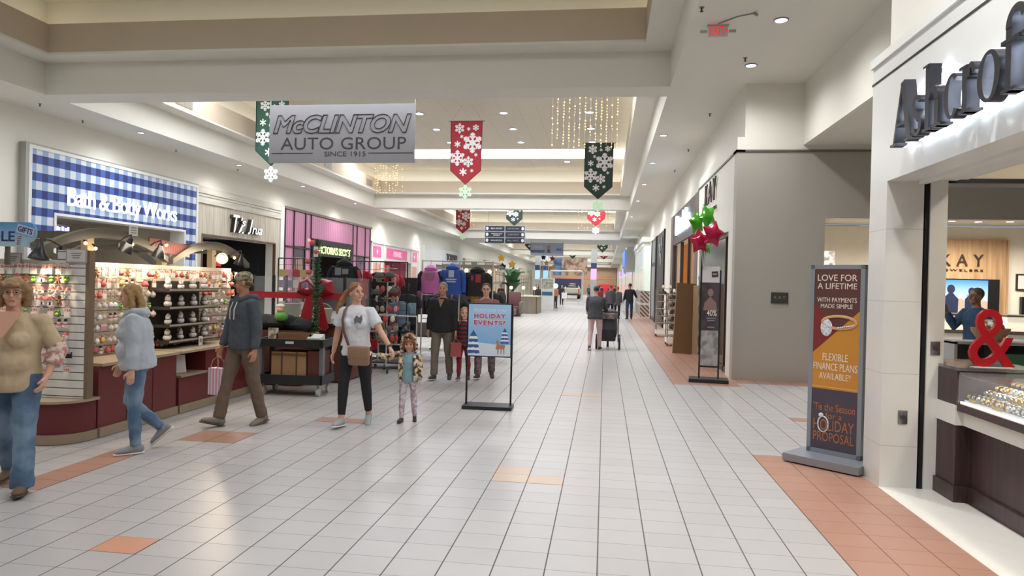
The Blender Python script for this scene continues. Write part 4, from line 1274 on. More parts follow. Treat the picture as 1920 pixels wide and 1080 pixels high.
# arched canopies
khaki_m = M('canopy_khaki', '665f4e', 0.5)
for y0, y1, zc, lab in ((6.2, 8.25, 2.19, 'khaki arched canopy beam over the near half of the ornament kiosk'), (8.35, 10.3, 2.17, 'khaki arched canopy beam over the far half of the ornament kiosk')):
    t = T('canopy_arch', lab, 'canopy', (-5.9, (y0 + y1) / 2, 2.1))
    for x in (-5.62, -7.2):
        top, bot = [], []
        for i in range(15):
            q = i / 14
            top.append((y0 + (y1 - y0) * q, zc - 0.28 * (2 * q - 1) ** 2 + 0.0))
            bot.append((y0 + (y1 - y0) * q, zc - 0.11 - 0.24 * (2 * q - 1) ** 2))
        L(B().prism(top + bot[::-1], (x, 0, 0), (0, 1, 0), (0, 0, 1), 0.07).done('arch_beam', khaki_m))
    for q in (0.25, 0.5, 0.75):
        z = zc - 0.06 - 0.26 * (2 * q - 1) ** 2
        L(B().box(-7.2, -5.62, y0 + (y1 - y0) * q - 0.03, y0 + (y1 - y0) * q + 0.03, z - 0.03, z + 0.02).done('cross_bar', khaki_m))
# lamps
shade_m = M('lamp_shade_black', '1d1d1f', 0.3)
bulb_m = M('warm_bulb', 'ffdf9e', 0.4, e=9, v=0)
bulb2_m = M('warm_bulb_bright', 'fff0cc', 0.4, e=22, v=0)
def klamp(x, y, z, tilt, az, label, bulb=bulb_m, power=14, arm=(0, 0.25, 0.1), r=0.075):
    t = T('gooseneck_lamp', label, 'lamp', (x, y, z))
    m = Matrix.Rotation(az, 4, 'Z') @ Matrix.Rotation(tilt, 4, 'X')
    B().lathe([(0.02, 0.17), (0.028, 0.15), (0.034, 0.12), (0.055, 0.08), (r, 0.02), (r * 1.04, 0.0), (r * 0.98, 0.0), (r * 0.9, 0.02), (0.05, 0.08), (0.02, 0.11)], n=20, mat=m, cap=False).done('shade', shade_m, t)
    B().lathe([(0, 0.10), (0.02, 0.1), (0.038, 0.05), (0.03, 0.02), (0, 0.012)], n=14, mat=m).done('bulb', bulb, t)
    p = m @ Vector((0, 0, 0.16))
    a = Vector(arm)
    B().tube([p, p + Vector((0, 0, 0.05)), p + a * 0.5 + Vector((0, 0, 0.04)), p + a], 0.008, 8).done('arm', M('lamp_arm', '4a4846', 0.35, 0.8), t)
    B().cyl(p + a, p + a + Vector((0, 0, -0.05)), 0.014, n=10).done('clamp', shade_m, t)
    l = bpy.data.lights.new('lamp_light', 'SPOT')
    l.energy, l.color, l.spot_size, l.spot_blend, l.shadow_soft_size = power, (1, 0.80, 0.55), 2.6, 0.7, 0.04
    o = bpy.data.objects.new('lamp_light', l)
    o.matrix_local = Matrix.Translation(m @ Vector((0, 0, -0.01))) @ m
    o.parent = t
    COL.objects.link(o)
    return t
klamp(-5.47, 6.10, 1.80, -0.15, 0, 'black gooseneck lamp seen from outside over the white end panel', arm=(0.05, 0.2, -0.02), r=0.088)
klamp(-6.25, 6.1, 1.86, -0.2, 0, 'black gooseneck lamp over the left of the white end panel', arm=(0.05, 0.2, -0.02))
klamp(-5.42, 7.25, 1.93, 0.45, 1.9, 'black lamp with lit shade left above the snowman shelves', arm=(-0.2, 0.05, -0.04))
klamp(-5.42, 7.85, 1.89, 0.2, 1.8, 'black lamp right above the snowman shelves', arm=(-0.2, 0.05, -0.03))
klamp(-5.40, 9.25, 1.93, -1.2, 0.5, 'black lamp glaring straight at the hall by the far arch', bulb2_m, 22, arm=(-0.2, 0.1, -0.04), r=0.085)
klamp(-5.42, 9.75, 1.86, 0.3, 1.2, 'black lamp with lit rim at the far end of the ornament kiosk', arm=(-0.2, 0.05, 0.0))
area('canopy_strip_lamp', (-5.35, 8.2, 2.02), (0.1, 2.8), 10, (1, 0.86, 0.66), (0, 0.55, 0))
spk_m = M('spark_bulb', 'ffcf80', 0.4, e=14, v=0)
for i, (y, z) in enumerate(((6.85, 2.0), (7.6, 2.03), (8.25, 2.06), (8.6, 1.98), (9.05, 2.05), (9.6, 2.0), (9.9, 1.96), (7.0, 1.95))):
    t = T('spot_bulb', 'tiny bare warm bulb under the kiosk canopy arches', 'bulb', (-5.58, y, z), 0, 'bare bulbs under the canopy arches')
    B().ball((0, 0, 0), 0.018, 10, 6).done('globe', spk_m, t)
    B().cyl((0, 0, 0.012), (-0.04, 0, 0.05), 0.009, n=8).done('socket', shade_m, t)
# signs on the kiosk
t = T('kiosk_sign', 'pale blue board with dark lettering and a striped pole, top left of the kiosk', 'sign', (-6.27, 6.15, 2.04))
def skyboard():
    mt, nt, bs = nodes_mat('sky_blue_board', 0.5)
    k = NB(nt)
    X, Y, Z = k.xyz()
    f = k.math('MULTIPLY_ADD', Z, 4.0, 0.5)
    c = k.mix(f, lin('b8d6df'), lin('4f9ad6'))
    nt.links.new(c, bs.inputs['Base Color'])
    return mt
pts = [(-1.0, -0.12), (0.66, -0.12)] + [(0.66 + 0.08 * math.cos(a), 0.02 + 0.10 * math.sin(a)) for a in [-pi / 2 + i * pi / 12 for i in range(13)]] + [(-1.0, 0.12)]
B().prism(pts, (0, 0, 0), *FRONT, 0.02).done('board', skyboard(), t)
nav_m = M('navy_letters', '2a3470', 0.5)
text('NORTH POLE', 1, nav_m, (0.03, -0.021, -0.02), FRONT, 'lettering', t, 0.002, 0.015, fit=(0.96, 0.10))
B().cbox((0.63, -0.024, 0.04), (0.19, 0.006, 0.085), ry=0.25).done('tag_board', M('sign_lilac', 'c3cfe6', 0.5), t)
text('GIFTS', 1, nav_m, (0.63, -0.028, 0.04), ((0.97, 0, -0.25), (0.25, 0, 0.97)), 'lettering', t, 0.002, 0.01, fit=(0.16, 0.055))
k = B()
for i in range(5):
    k.cbox((0.565 - i * 0.003, -0.024, -0.02 - i * 0.019), (0.028, 0.006, 0.0095))
k.done('striped_pole', M('pole_red', 'a8323a', 0.5), t)
B().cbox((0.562, -0.0225, -0.058), (0.026, 0.004, 0.1)).done('pole', M('paper_white', 'dcd9d4', 0.6), t)
for x in (-0.6, 0.4):
    B().box(x - 0.02, x + 0.02, 0.005, 0.03, -0.3, 0.1).done('bracket', khaki_m, t)
pap_m, ink2_m = M('paper_white', 'dcd9d4', 0.6), M('card_ink', '8a8580', 0.6)
for x, z, w_, h, lab in ((-5.90, 1.80, 0.2, 0.13, 'framed white notice under the pale blue board'), (-5.20, 1.845, 0.23, 0.14, 'white notice at the top right corner of the white end panel')):
    t = T('notice', lab, 'notice', (x, 6.275, z))
    B().box(-w_ / 2, w_ / 2, -0.012, 0, -h / 2, h / 2).done('frame', M('notice_frame', 'b8a8b0', 0.5), t)
    B().box(-w_ / 2 + 0.015, w_ / 2 - 0.015, -0.015, -0.012, -h / 2 + 0.012, h / 2 - 0.012).done('paper', pap_m, t)
    k = B()
    for i in range(3):
        k.box(-w_ * 0.25 + 0.01 * i, w_ * 0.25 - 0.01 * i, -0.018, -0.015, 0.02 - i * 0.022, 0.028 - i * 0.022)
    k.done('lettering', ink2_m, t)
t = T('hanging_sign', 'dull red sign with faded cursive hanging in the middle of the kiosk', 'sign', (-5.60, 8.35, 2.03))
B().cbox((0, 0, 0), (0.02, 0.85, 0.16), rx=-0.06).done('board', M('dull_red_board', '8d4b45', 0.5, v=0.15), t)
k = B()
for i in range(14):
    k.cbox((0.011, -0.33 + i * 0.05, 0.0 - (i - 7) * 0.003 + 0.012 * math.sin(i * 2.1)), (0.004, 0.022, 0.03 + 0.02 * (i % 3)))
k.done('lettering', M('faded_red_letters', 'b5524a', 0.5), t)
B().cyl((0, -0.38, 0.08), (0, -0.38, 0.12), 0.004, n=5).cyl((0, 0.38, 0.06), (0, 0.38, 0.12), 0.004, n=5).done('hook', shade_m, t)
t = T('notice', 'small white card clipped high on the kiosk canopy', 'notice', (-5.53, 7.55, 2.2))
B().box(-0.008, 0, -0.075, 0.075, -0.07, 0.06).done('paper', pap_m, t)
k = B()
for i in range(3):
    k.box(0, 0.003, -0.045, 0.045, 0.02 - i * 0.03, 0.03 - i * 0.03)
k.done('lettering', ink2_m, t)

# ornaments: kinds built once, then copied
om = dict(red=M('ornament_red', 'c0605c', 0.45), white=M('ornament_white', 'e6e0d8', 0.45), green=M('ornament_green', '5a9a44', 0.45), brown=M('ornament_brown', '8a5a34', 0.6), pink=M('ornament_pink', 'd8869c', 0.45),
          gold=M('ornament_gold', 'c9a050', 0.35, 0.5), black=M('ornament_black', '26262a', 0.4), mint=M('ornament_mint', '9ad8a8', 0.4), skin=M('ornament_skin', 'e0b090', 0.5), orange=M('ornament_orange', 'd8743a', 0.5), silver=M('ornament_silver', 'c6c8ca', 0.25, 0.4), yell=M('ornament_yellow', 'd8c850', 0.5))
glass_m = M('ornament_glass', 'd9dad2', 0.12, al=0.6)
pegm = M('peg_wire', '8a8a8a', 0.35, 0.9)
HOME = (0, -40, 0)
PROT = {}
def proto(kind):
    t = T('christmas_ornament', 'x', 'ornament')
    k = B().tube([(0, 0.05, 0.008), (0, 0, 0.004), (0, 0, -0.012)], 0.0022, 5)
    k.done('hook', pegm, t)
    if kind == 'card':
        B().box(-0.03, 0.03, -0.006, 0.004, -0.04, 0.0).done('header', M('card_header', 'e0cfc6', 0.5, c2='c2605a', s=45), t)
        B().box(-0.03, 0.03, -0.012, 0.006, -0.10, -0.045).done('packet', om['white'], t)
    elif kind == 'santa':
        B().ball((0, -0.012, -0.06), (0.030, 0.018, 0.032), 12, 8).done('beard', om['white'], t)
        B().ball((0, -0.02, -0.045), (0.018, 0.016, 0.014), 10, 6).done('face', om['skin'], t)
        B().lathe([(0.028, -0.036), (0.02, -0.015), (0.004, 0.0)], n=12).done('hat', om['red'], t)
    elif kind == 'tree':
        k = B()
        for i in range(3):
            k.lathe([(0.038 - i * 0.009, -0.085 + i * 0.024), (0.004, -0.045 + i * 0.024)], n=12)
        k.done('boughs', om['mint'], t)
        B().cyl((0, 0, -0.1), (0, 0, -0.085), 0.008, n=8).done('trunk', om['brown'], t)
    elif kind == 'house':
        B().box(-0.026, 0.026, -0.02, 0.02, -0.09, -0.035).done('wall_block', om['white'], t)
        B().prism([(-0.034, -0.037), (0.034, -0.037), (0, -0.005)], (0, 0.024, 0), *FRONT, 0.05).done('gable', om['red'], t)
        B().box(-0.008, 0.008, -0.023, -0.02, -0.09, -0.06).done('door', om['black'], t)
    elif kind == 'ginger':
        B().ball((0, 0, -0.022), (0.02, 0.008, 0.02), 10, 6).ball((0, 0, -0.06), (0.022, 0.008, 0.026), 10, 6).tube([(-0.036, 0, -0.045), (0.036, 0, -0.045)], 0.009, 8).tube([(-0.012, 0, -0.07), (-0.02, 0, -0.1)], 0.01, 8).tube([(0.012, 0, -0.07), (0.02, 0, -0.1)], 0.01, 8).done('biscuit', om['brown'], t)
        B().ball((0, -0.009, -0.05), 0.004, 6, 4).ball((0, -0.009, -0.065), 0.004, 6, 4).done('icing', om['white'], t)
    elif kind == 'cane':
        B().tube([(-0.016, 0, -0.02), (-0.014, 0, -0.006), (0, 0, 0.0), (0.014, 0, -0.008), (0.016, 0, -0.025), (0.016, 0, -0.095)], 0.007, 8).done('stick', om['white'], t)
        k = B()
        for i in range(5):
            k.tube([(0.016, 0, -0.03 - i * 0.014), (0.016, 0, -0.037 - i * 0.014)], 0.0078, 8)
        k.done('stripe', om['red'], t)
    elif kind == 'snow':
        B().ball((0, 0, -0.075), (0.028, 0.024, 0.026), 12, 8).ball((0, 0, -0.036), 0.02, 12, 8).done('snow_body', om['white'], t)
        B().cyl((0, 0, -0.022), (0, 0, -0.018), 0.02, n=12).cyl((0, 0, -0.018), (0, 0, 0.0), 0.013, n=12).done('hat', om['black'], t)
        B().tube([(0.02 * math.cos(i * pi / 5), 0.02 * math.sin(i * pi / 5), -0.053) for i in range(10)], 0.006, 6, closed=True).done('scarf', om['red'], t)
    elif kind == 'frog':
        B().ball((0, 0, -0.07), (0.03, 0.022, 0.024), 12, 8).ball((-0.013, -0.006, -0.04), 0.014, 8, 6).ball((0.013, -0.006, -0.04), 0.014, 8, 6).done('creature', om['green'], t)
        B().ball((0, -0.016, -0.07), (0.018, 0.01, 0.016), 10, 6).done('belly', om['yell'], t)
    elif kind == 'pack':
        B().box(-0.05, 0.05, -0.012, 0.006, -0.07, -0.01).done('packet', om['pink'], t)
        B().box(-0.05, 0.05, -0.014, -0.01, -0.03, -0.01).done('header', om['white'], t)
    elif kind == 'packb':
        B().box(-0.05, 0.05, -0.016, 0.006, -0.07, -0.01).done('packet', om['black'], t)
        B().box(-0.05, 0.05, -0.018, -0.012, -0.025, -0.01).done('header', om['silver'], t)
    elif kind in ('glass', 'glassr', 'glassg', 'glasss'):
        mm = {'glass': glass_m, 'glassr': om['red'], 'glassg': om['gold'], 'glasss': om['silver']}[kind]
        B().lathe([(0.0, -0.09), (0.018, -0.085), (0.034, -0.06), (0.03, -0.035), (0.012, -0.018), (0.008, -0.01)], n=14).done('globe', mm, t)
        B().cyl((0, 0, -0.014), (0, 0, -0.004), 0.011, n=10).done('cap', om['gold'], t)
        B().ball((0, -0.004, -0.058), (0.016, 0.02, 0.016), 8, 6).done('figure', om['white' if kind != 'glass' else 'red'], t)
    return t
USED = set()
def orn(kind, loc, rz, label, group):
    if kind not in PROT:
        PROT[kind] = proto(kind)
    if kind not in USED:
        USED.add(kind)
        o = PROT[kind]
        o.location, o.rotation_euler.z, o['label'], o['group'] = loc, rz, label, group
        return o
    return dup(PROT[kind], loc, rz, label, group)
KN = dict(card='white packet with red header', santa='santa face ornament with white beard', tree='mint green tree ornament', house='white house ornament with red roof', ginger='brown gingerbread ornament', cane='striped candy cane ornament', snow='snowman ornament with black hat', frog='green creature ornament',
          pack='pink packet', packb='black packet', glass='clear glass ornament', glassr='red glass ornament', glassg='gold ornament', glasss='silver ornament')
ORD = ('top', 'second', 'third', 'fourth', 'fifth', 'sixth', 'seventh', 'eighth', 'ninth')
rows = [(1.755, ['card'] * 3 + ['card', 'card']), (1.665, ['frog', 'frog', 'ginger', 'house', 'ginger', 'house', 'frog']), (1.54, ['card', 'card', 'santa']), (1.445, ['snow', 'cane', 'house', 'cane', 'snow', 'house', 'ginger']),
        (1.33, ['card', 'cane', 'card', 'frog']), (1.215, ['snow', 'frog', 'card', 'snow', 'house']), (1.09, ['ginger', 'santa', 'ginger', 'tree', 'ginger']), (0.9, ['pack', 'packb']), (0.74, ['packb', 'pack', 'card'])]
for r, (z, seq) in enumerate(rows):
    n = 11 if r < 7 else 5
    sp = 0.09 if r < 7 else 0.2
    for i in range(n):
        x = -5.26 - i * sp
        if r > 6 and i > 3:
            continue
        kd = seq[(i * 3 + r) % len(seq)]
        orn(kd, (x + rnd.uniform(-0.012, 0.012), 6.225, z + rnd.uniform(-0.006, 0.006)), rnd.uniform(-0.2, 0.2), '%s in the %s row of the white end panel' % (KN[kd], ORD[r]), '%s, %s row of the end panel' % (kd, ORD[r]))
srow = [(1.74, ['card', 'glassr', 'ginger', 'card']), (1.615, ['card', 'glassg', 'snow', 'card', 'glassr']), (1.49, ['glassr', 'card', 'cane', 'glass']), (1.365, ['glass', 'glasss', 'frog', 'glass']), (1.24, ['snow', 'glass', 'glasss', 'glass']), (1.115, ['glass', 'glasss', 'pack', 'glass']), (0.985, ['glasss', 'glassg', 'glass', 'snow']), (0.875, ['snow', 'glassr', 'card', 'glassr'])]
for r, (z, seq) in enumerate(srow):
    y = 6.6
    while y < 9.82:
        if not (7.93 < y < 9.02 and z > 0.95 and z < 1.7):
            kd = seq[int(y * 7.3 + r * 3) % len(seq)]
            side = 'left of' if y < 8 else ('right of' if y > 9 else 'over or under')
            orn(kd, (-5.545 + rnd.uniform(0, 0.05), y, z + rnd.uniform(-0.008, 0.008)), pi / 2 + rnd.uniform(-0.3, 0.3), '%s, %s row of cream slatwall, %s the snowman shelves' % (KN[kd], ORD[r], side), '%s, %s side row, %s the shelves' % (kd, ORD[r], side))
        y += 0.088 + rnd.uniform(0, 0.012)
# dark shelves with snowman figurines
shelf_m = M('dark_shelf_board', '3a332f', 0.5)
t = T('shelf_unit', 'dark stepped shelf unit for snowman figurines on the kiosk side', 'shelf', (-5.45, 8.47, 0.76))
L(B().box(-5.60, -5.58, 7.93, 9.0, 0.77, 1.60).done('back_panel', shelf_m))
SZ = (0.86, 1.06, 1.28, 1.5)
for z in SZ:
    L(B().box(-5.58, -5.30, 7.93, 9.0, z - 0.035, z).done('shelf_board', shelf_m))
    L(B().box(-5.30, -5.29, 7.93, 9.0, z - 0.02, z + 0.004).done('price_rail', M('price_rail', 'a89c88', 0.5)))
t0 = T('snowman_figurine', 'x', 'figurine')
B().ball((0, 0, 0.036), (0.052, 0.046, 0.042), 12, 8).ball((0, 0, 0.095), 0.033, 12, 8).done('snow_body', om['white'], t0)
B().lathe([(0.034, 0.112), (0.03, 0.12), (0.012, 0.15)], n=12).done('hat', M('figurine_hat', 'ded6cc', 0.6, c2='8a4a48', s=55), t0)
B().tube([(0.03 * math.cos(i * pi / 5), 0.03 * math.sin(i * pi / 5), 0.07) for i in range(10)], 0.007, 6, closed=True).done('scarf', M('figurine_scarf', '7a5048', 0.6), t0)
B().ball((-0.012, -0.027, 0.1), 0.004, 6, 4).ball((0.012, -0.027, 0.1), 0.004, 6, 4).ball((0, -0.034, 0.092), (0.004, 0.012, 0.004), 6, 4).done('face_beads', om['black'], t0)
ft = True
for r, z in enumerate(SZ):
    for i in range(8):
        if r == 2 and i == 3:
            continue
        loc = (-5.37 - 0.09 * (i % 2), 8.0 + i * 0.13 + rnd.uniform(-0.015, 0.015), z + 0.002)
        lab, grp = 'white snowman figurine with pale hat on the %s dark kiosk shelf' % ('lowest', 'second lowest', 'second highest', 'highest')[r], 'snowmen on the %s dark shelf' % ('lowest', 'second lowest', 'second highest', 'highest')[r]
        if ft:
            ft = False
            t0.location, t0.rotation_euler.z, t0['label'], t0['group'] = loc, pi / 2, lab, grp
        else:
            dup(t0, loc, pi / 2 + rnd.uniform(-0.5, 0.5), lab, grp, rnd.uniform(0.8, 1.05))
t = T('sign_card', 'tall white price card standing under the lowest snowman shelf', 'card', (-5.27, 8.55, 0.762))
B().box(-0.004, 0.004, -0.04, 0.04, 0, 0.12).done('card', pap_m, t)
B().box(0.004, 0.006, -0.025, 0.025, 0.04, 0.09).done('lettering', ink2_m, t)
# ================================================================ utility cart and glass case
t = T('utility_cart', 'black two-shelf utility cart on grey casters in front of the glass case', 'cart', (-4.42, 9.62, 0), 0.06)
def tray(z, h):
    k = B()
    k.box(-0.46, 0.46, -0.26, 0.26, z, z + 0.03)
    for a in ((-0.48, -0.45, -0.28, 0.28), (0.45, 0.48, -0.28, 0.28), (-0.48, 0.48, -0.28, -0.25), (-0.48, 0.48, 0.25, 0.28)):
        k.box(*a, z, z + h)
    return k
tray(0.17, 0.13).done('lower_tray', blackp_m, t)
tray(0.70, 0.11).done('upper_tray', blackp_m, t)
for sx in (-1, 1):
    B().box(sx * 0.445 - 0.025, sx * 0.445 + 0.025, -0.24, -0.14, 0.2, 0.7).done('post', M('cart_grey_post', '6a6c70', 0.4), t)
    B().box(sx * 0.445 - 0.025, sx * 0.445 + 0.025, 0.14, 0.24, 0.2, 0.7).done('post', blackp_m, t)
B().box(-0.06, 0.06, -0.285, -0.28, 0.745, 0.78).done('label_plate', M('cart_label', 'c9c9c9', 0.5), t)
for sx in (-1, 1):
    for sy in (-1, 1):
        c = B().tube([(sx * 0.40, sy * 0.2 - 0.02 + 0.0, 0.17), (sx * 0.40, sy * 0.2, 0.065)], 0.014, 8).done('caster', M('caster_fork', '77797c', 0.4, 0.6), t)
        B().cyl((sx * 0.40 - 0.018, sy * 0.2 + 0.01, 0.065), (sx * 0.40 + 0.018, sy * 0.2 + 0.01, 0.065), 0.064, n=18).done('wheel', M('caster_grey', 'b1b1ae', 0.5), c)
card_m = M('cardboard', '9c7b55', 0.7, v=0.08, s=3)
t = T('cardboard_box', 'brown cardboard box on the lower tray of the black cart', 'box', (-4.45, 9.62, 0.202))
B().box(-0.26, 0.26, -0.2, 0.2, 0, 0.42).done('carton', card_m, t)
B().box(-0.26, 0.26, -0.203, -0.2, 0.36, 0.40).done('flap_edge', M('cardboard_dark', '6f5438', 0.7), t)
for x in (-0.1, 0.12):
    B().box(x - 0.01, x + 0.01, -0.206, -0.2, 0, 0.42).done('strap', M('strap_dark', '4a3f36', 0.6), t)
t = T('cardboard_box', 'dark red-brown box beside the carton on the black cart', 'box', (-4.07, 9.62, 0.202))
B().box(-0.09, 0.09, -0.2, 0.2, 0, 0.44).done('carton', M('redbrown_box', '5a2c24', 0.6), t)
t = T('leaflet_stack', 'white leaflet lying on the right end of the black cart', 'leaflet', (-4.1, 9.55, 0.735))
B().cbox((0, 0, 0.06), (0.2, 0.18, 0.12), rx=0.3, bev=0.004).done('sheets', M('pale_leaflet', 'c9d3cc', 0.6), t)
t = T('picture_book', 'small open picture card at the left end of the black cart', 'card', (-4.78, 9.6, 0.735))
B().cbox((0, 0, 0.11), (0.14, 0.02, 0.2), rx=-0.2, rz=0.3).done('cover', M('book_cover', 'b9ad98', 0.6, c2='6a5f48', s=14), t)
t = T('wooden_tray', 'shallow brown wooden tray on the black cart', 'tray', (-4.42, 9.66, 0.735))
k = B().box(-0.26, 0.26, -0.16, 0.16, 0, 0.02)
for a in ((-0.26, -0.24, -0.16, 0.16), (0.24, 0.26, -0.16, 0.16), (-0.26, 0.26, -0.16, -0.14), (-0.26, 0.26, 0.14, 0.16)):
    k.box(*a, 0.02, 0.14)
k.done('box_sides', M('tray_brown', '7a5a40', 0.6), t)
# glass case
brn_m = M('case_brown', '5c2f26', 0.5, v=0.1)
t = T('glass_case', 'tall clear glass display case with black posts on a brown cabinet behind the cart', 'display case', (-4.9, 11.3, 0))
L(B().box(-5.75, -4.15, 10.75, 12.0, 0.02, 0.92).done('cabinet', brn_m))
L(B().box(-5.8, -4.1, 10.7, 12.05, 0.92, 0.96).done('top', M('case_top', '2f2624', 0.4)))
for x, y in ((-5.72, 10.75), (-5.36, 10.75), (-4.15, 10.75), (-4.15, 11.95), (-5.72, 11.95)):
    L(B().box(x - 0.02, x + 0.02, y - 0.02, y + 0.02, 0.96, 1.72).done('post', blackp_m))
gl_m = M('clear_glass', 'dfe8ea', 0.05, al=0.12)
L(B().box(-5.7, -4.17, 10.745, 10.752, 0.96, 1.7).done('front_glass', gl_m))
L(B().box(-4.153, -4.147, 10.77, 11.93, 0.96, 1.7).done('side_glass', gl_m))
rib_m = M('red_ribbon', 'a3182a', 0.45)
t = T('ribbon', 'broad red ribbon with a large bow wrapped around the glass case', 'ribbon', (-4.6, 10.66, 1.4))
B().box(-1.14, 0.47, 0.0, 0.006, -0.05, 0.05).done('band', rib_m, t)
for s in (-1, 1):
    k = B()
    k.tube([(0, -0.03, 0.12), (s * 0.12, -0.05, 0.26), (s * 0.24, -0.05, 0.22), (s * 0.26, -0.05, 0.08), (s * 0.12, -0.04, 0.04), (0, -0.03, 0.1)], [(0.02, 0.05), (0.02, 0.08), (0.02, 0.09), (0.02, 0.08), (0.02, 0.06), (0.02, 0.05)], 8)
    k.done('bow_loop', rib_m, t)
    B().prism([(0, 0.1), (s * 0.03, -0.5), (s * 0.2, -0.56), (s * 0.26, -0.5), (s * 0.12, 0.02)], (-0.02, -0.02, 0), *FRONT, 0.012).done('tail', rib_m, t)
B().ball((0, -0.05, 0.1), (0.05, 0.04, 0.05), 12, 8).done('knot', rib_m, t)
t = T('garland_post', 'post wound with green garland and red ornaments beside the red bow', 'garland', (-4.52, 10.5, 0.0))
B().cyl((0, 0, 0.0), (0, 0, 2.3), 0.03, n=10).done('pole', blackp_m, t)
k = B()
for i in range(420):
    a, z = i * 0.5, 0.55 + i * 0.0041
    p = Vector((0.05 * math.cos(a), 0.05 * math.sin(a), z))
    q = p + Vector((rnd.uniform(-1, 1), rnd.uniform(-1, 1), rnd.uniform(-0.7, 0.7))).normalized() * 0.06
    k.tube([p, q], [0.008, 0.002], 4)
k.done('garland', M('garland_green', '2c6a34', 0.6, v=0.3), t)
for z, x in ((2.24, -0.05), (1.95, -0.12), (2.1, 0.02), (1.78, -0.1), (0.8, 0.06), (0.7, -0.02)):
    B().ball((x, -0.08, z), 0.045, 12, 8).done('bauble', om['red'], t)
B().ball((-0.1, -0.09, 2.28), 0.025, 8, 6).done('red_bulb', M('red_bulb', 'ff5a4a', 0.4, e=4, v=0), t)
B().cbox((0.02, -0.1, 2.1), (0.07, 0.01, 0.16)).done('white_tag', pap_m, t)
dkc_m = M('dark_garments', '2a2e30', 0.85, v=0.2, s=5, bump=0.4)
t = T('coat_pile', 'heap of dark coats lying on the counter before the glass case', 'coats', (-4.85, 10.45, 0.0))
B().box(-0.75, 0.22, -0.22, 0.2, 0.01, 0.86).done('trolley', M('case_brown', '5c2f26', 0.5), t)
k = B()
for i in range(14):
    k.ball((-0.62 + i * 0.055, rnd.uniform(-0.12, 0.1), 0.9 + rnd.uniform(0, 0.1)), (0.2, 0.17, rnd.uniform(0.06, 0.13)), 12, 8)
k.done('coats', dkc_m, t)
t = T('plush_santa', 'small plush with white hat and green coat sitting on the dark coats', 'plush toy', (-4.95, 10.2, 1.02))
B().ball((0, 0, 0.06), (0.11, 0.08, 0.08), 12, 8).done('body', om['green'], t)
B().ball((-0.02, 0, 0.17), (0.06, 0.06, 0.055), 12, 8).done('head', om['skin'], t)
B().ball((-0.02, 0, 0.22), (0.075, 0.06, 0.035), 12, 8).done('hat_rim', om['white'], t)
for x, y, w_, h, c, lab in ((-5.3, 11.3, 0.3, 0.4, '9a8f76', 'beige basket inside the glass case'), (-4.75, 11.3, 0.34, 0.3, 'b5a878', 'straw coloured basket inside the glass case behind the bow'), (-5.85, 10.35, 0.2, 0.5, 'a8283a', 'red gift bag at the left of the glass case')):
    t = T('gift_basket', lab, 'basket', (x, y, 0.962 if y > 11 else 0.01))
    B().lathe([(0, 0), (w_ * 0.4, 0), (w_ * 0.5, h * 0.7), (w_ * 0.46, h * 0.72), (0, h * 0.6)], n=14).done('basket', M('basket_' + c, c, 0.7, bump=0.4, s=30), t)
    B().tube([(w_ * 0.45 * math.cos(a), 0, h * 0.65 + h * 0.35 * math.sin(a)) for a in [i * pi / 8 for i in range(9)]], 0.008, 6).done('handle', M('basket_' + c, c), t)
# wire spinner stands and gridwall frames
wire_m = M('black_wire', '2b2b2d', 0.4, 0.5)
wirew_m = M('pale_wire', 'c9c6bd', 0.4, 0.3)
def grid(x0, x1, z0, z1, y, step, m, r=0.004, frame=0.012):
    k = B()
    n = max(1, int((x1 - x0) / step))
    for i in range(n + 1):
        x = x0 + (x1 - x0) * i / n
        k.cyl((x, y, z0), (x, y, z1), frame if i in (0, n) else r, n=5)
    n = max(1, int((z1 - z0) / step))
    for i in range(n + 1):
        z = z0 + (z1 - z0) * i / n
        k.cyl((x0, y, z), (x1, y, z), frame if i in (0, n) else r, n=5)
    return k
t = T('grid_stand', 'black wire grid stand of packets left of the glass case', 'display stand', (-5.75, 12.4, 0))
L(grid(-6.1, -5.35, 0.1, 2.05, 12.4, 0.12, wire_m).done('grid', wire_m))
L(B().box(-6.1, -5.35, 12.2, 12.6, 0.0, 0.06).done('base', black_m))
pk_cols = ['d8d0c8', 'b04a4a', '8a6a8a', 'c9b070', '6a6a70', 'd0a0a8']
for r in range(4):
    for c in range(5):
        o = B().box(-6.05 + c * 0.14, -5.94 + c * 0.14, 12.33, 12.38, 1.1 + r * 0.2, 1.24 + r * 0.2).done('packet', M('pk' + pk_cols[(r + 2 * c) % 6], pk_cols[(r + 2 * c) % 6], 0.5))
        tag(o, 'small packet hanging in the %s row of the black grid stand' % ORD[3 - r], 'packet', 'packets in the %s row of the grid stand' % ORD[3 - r])
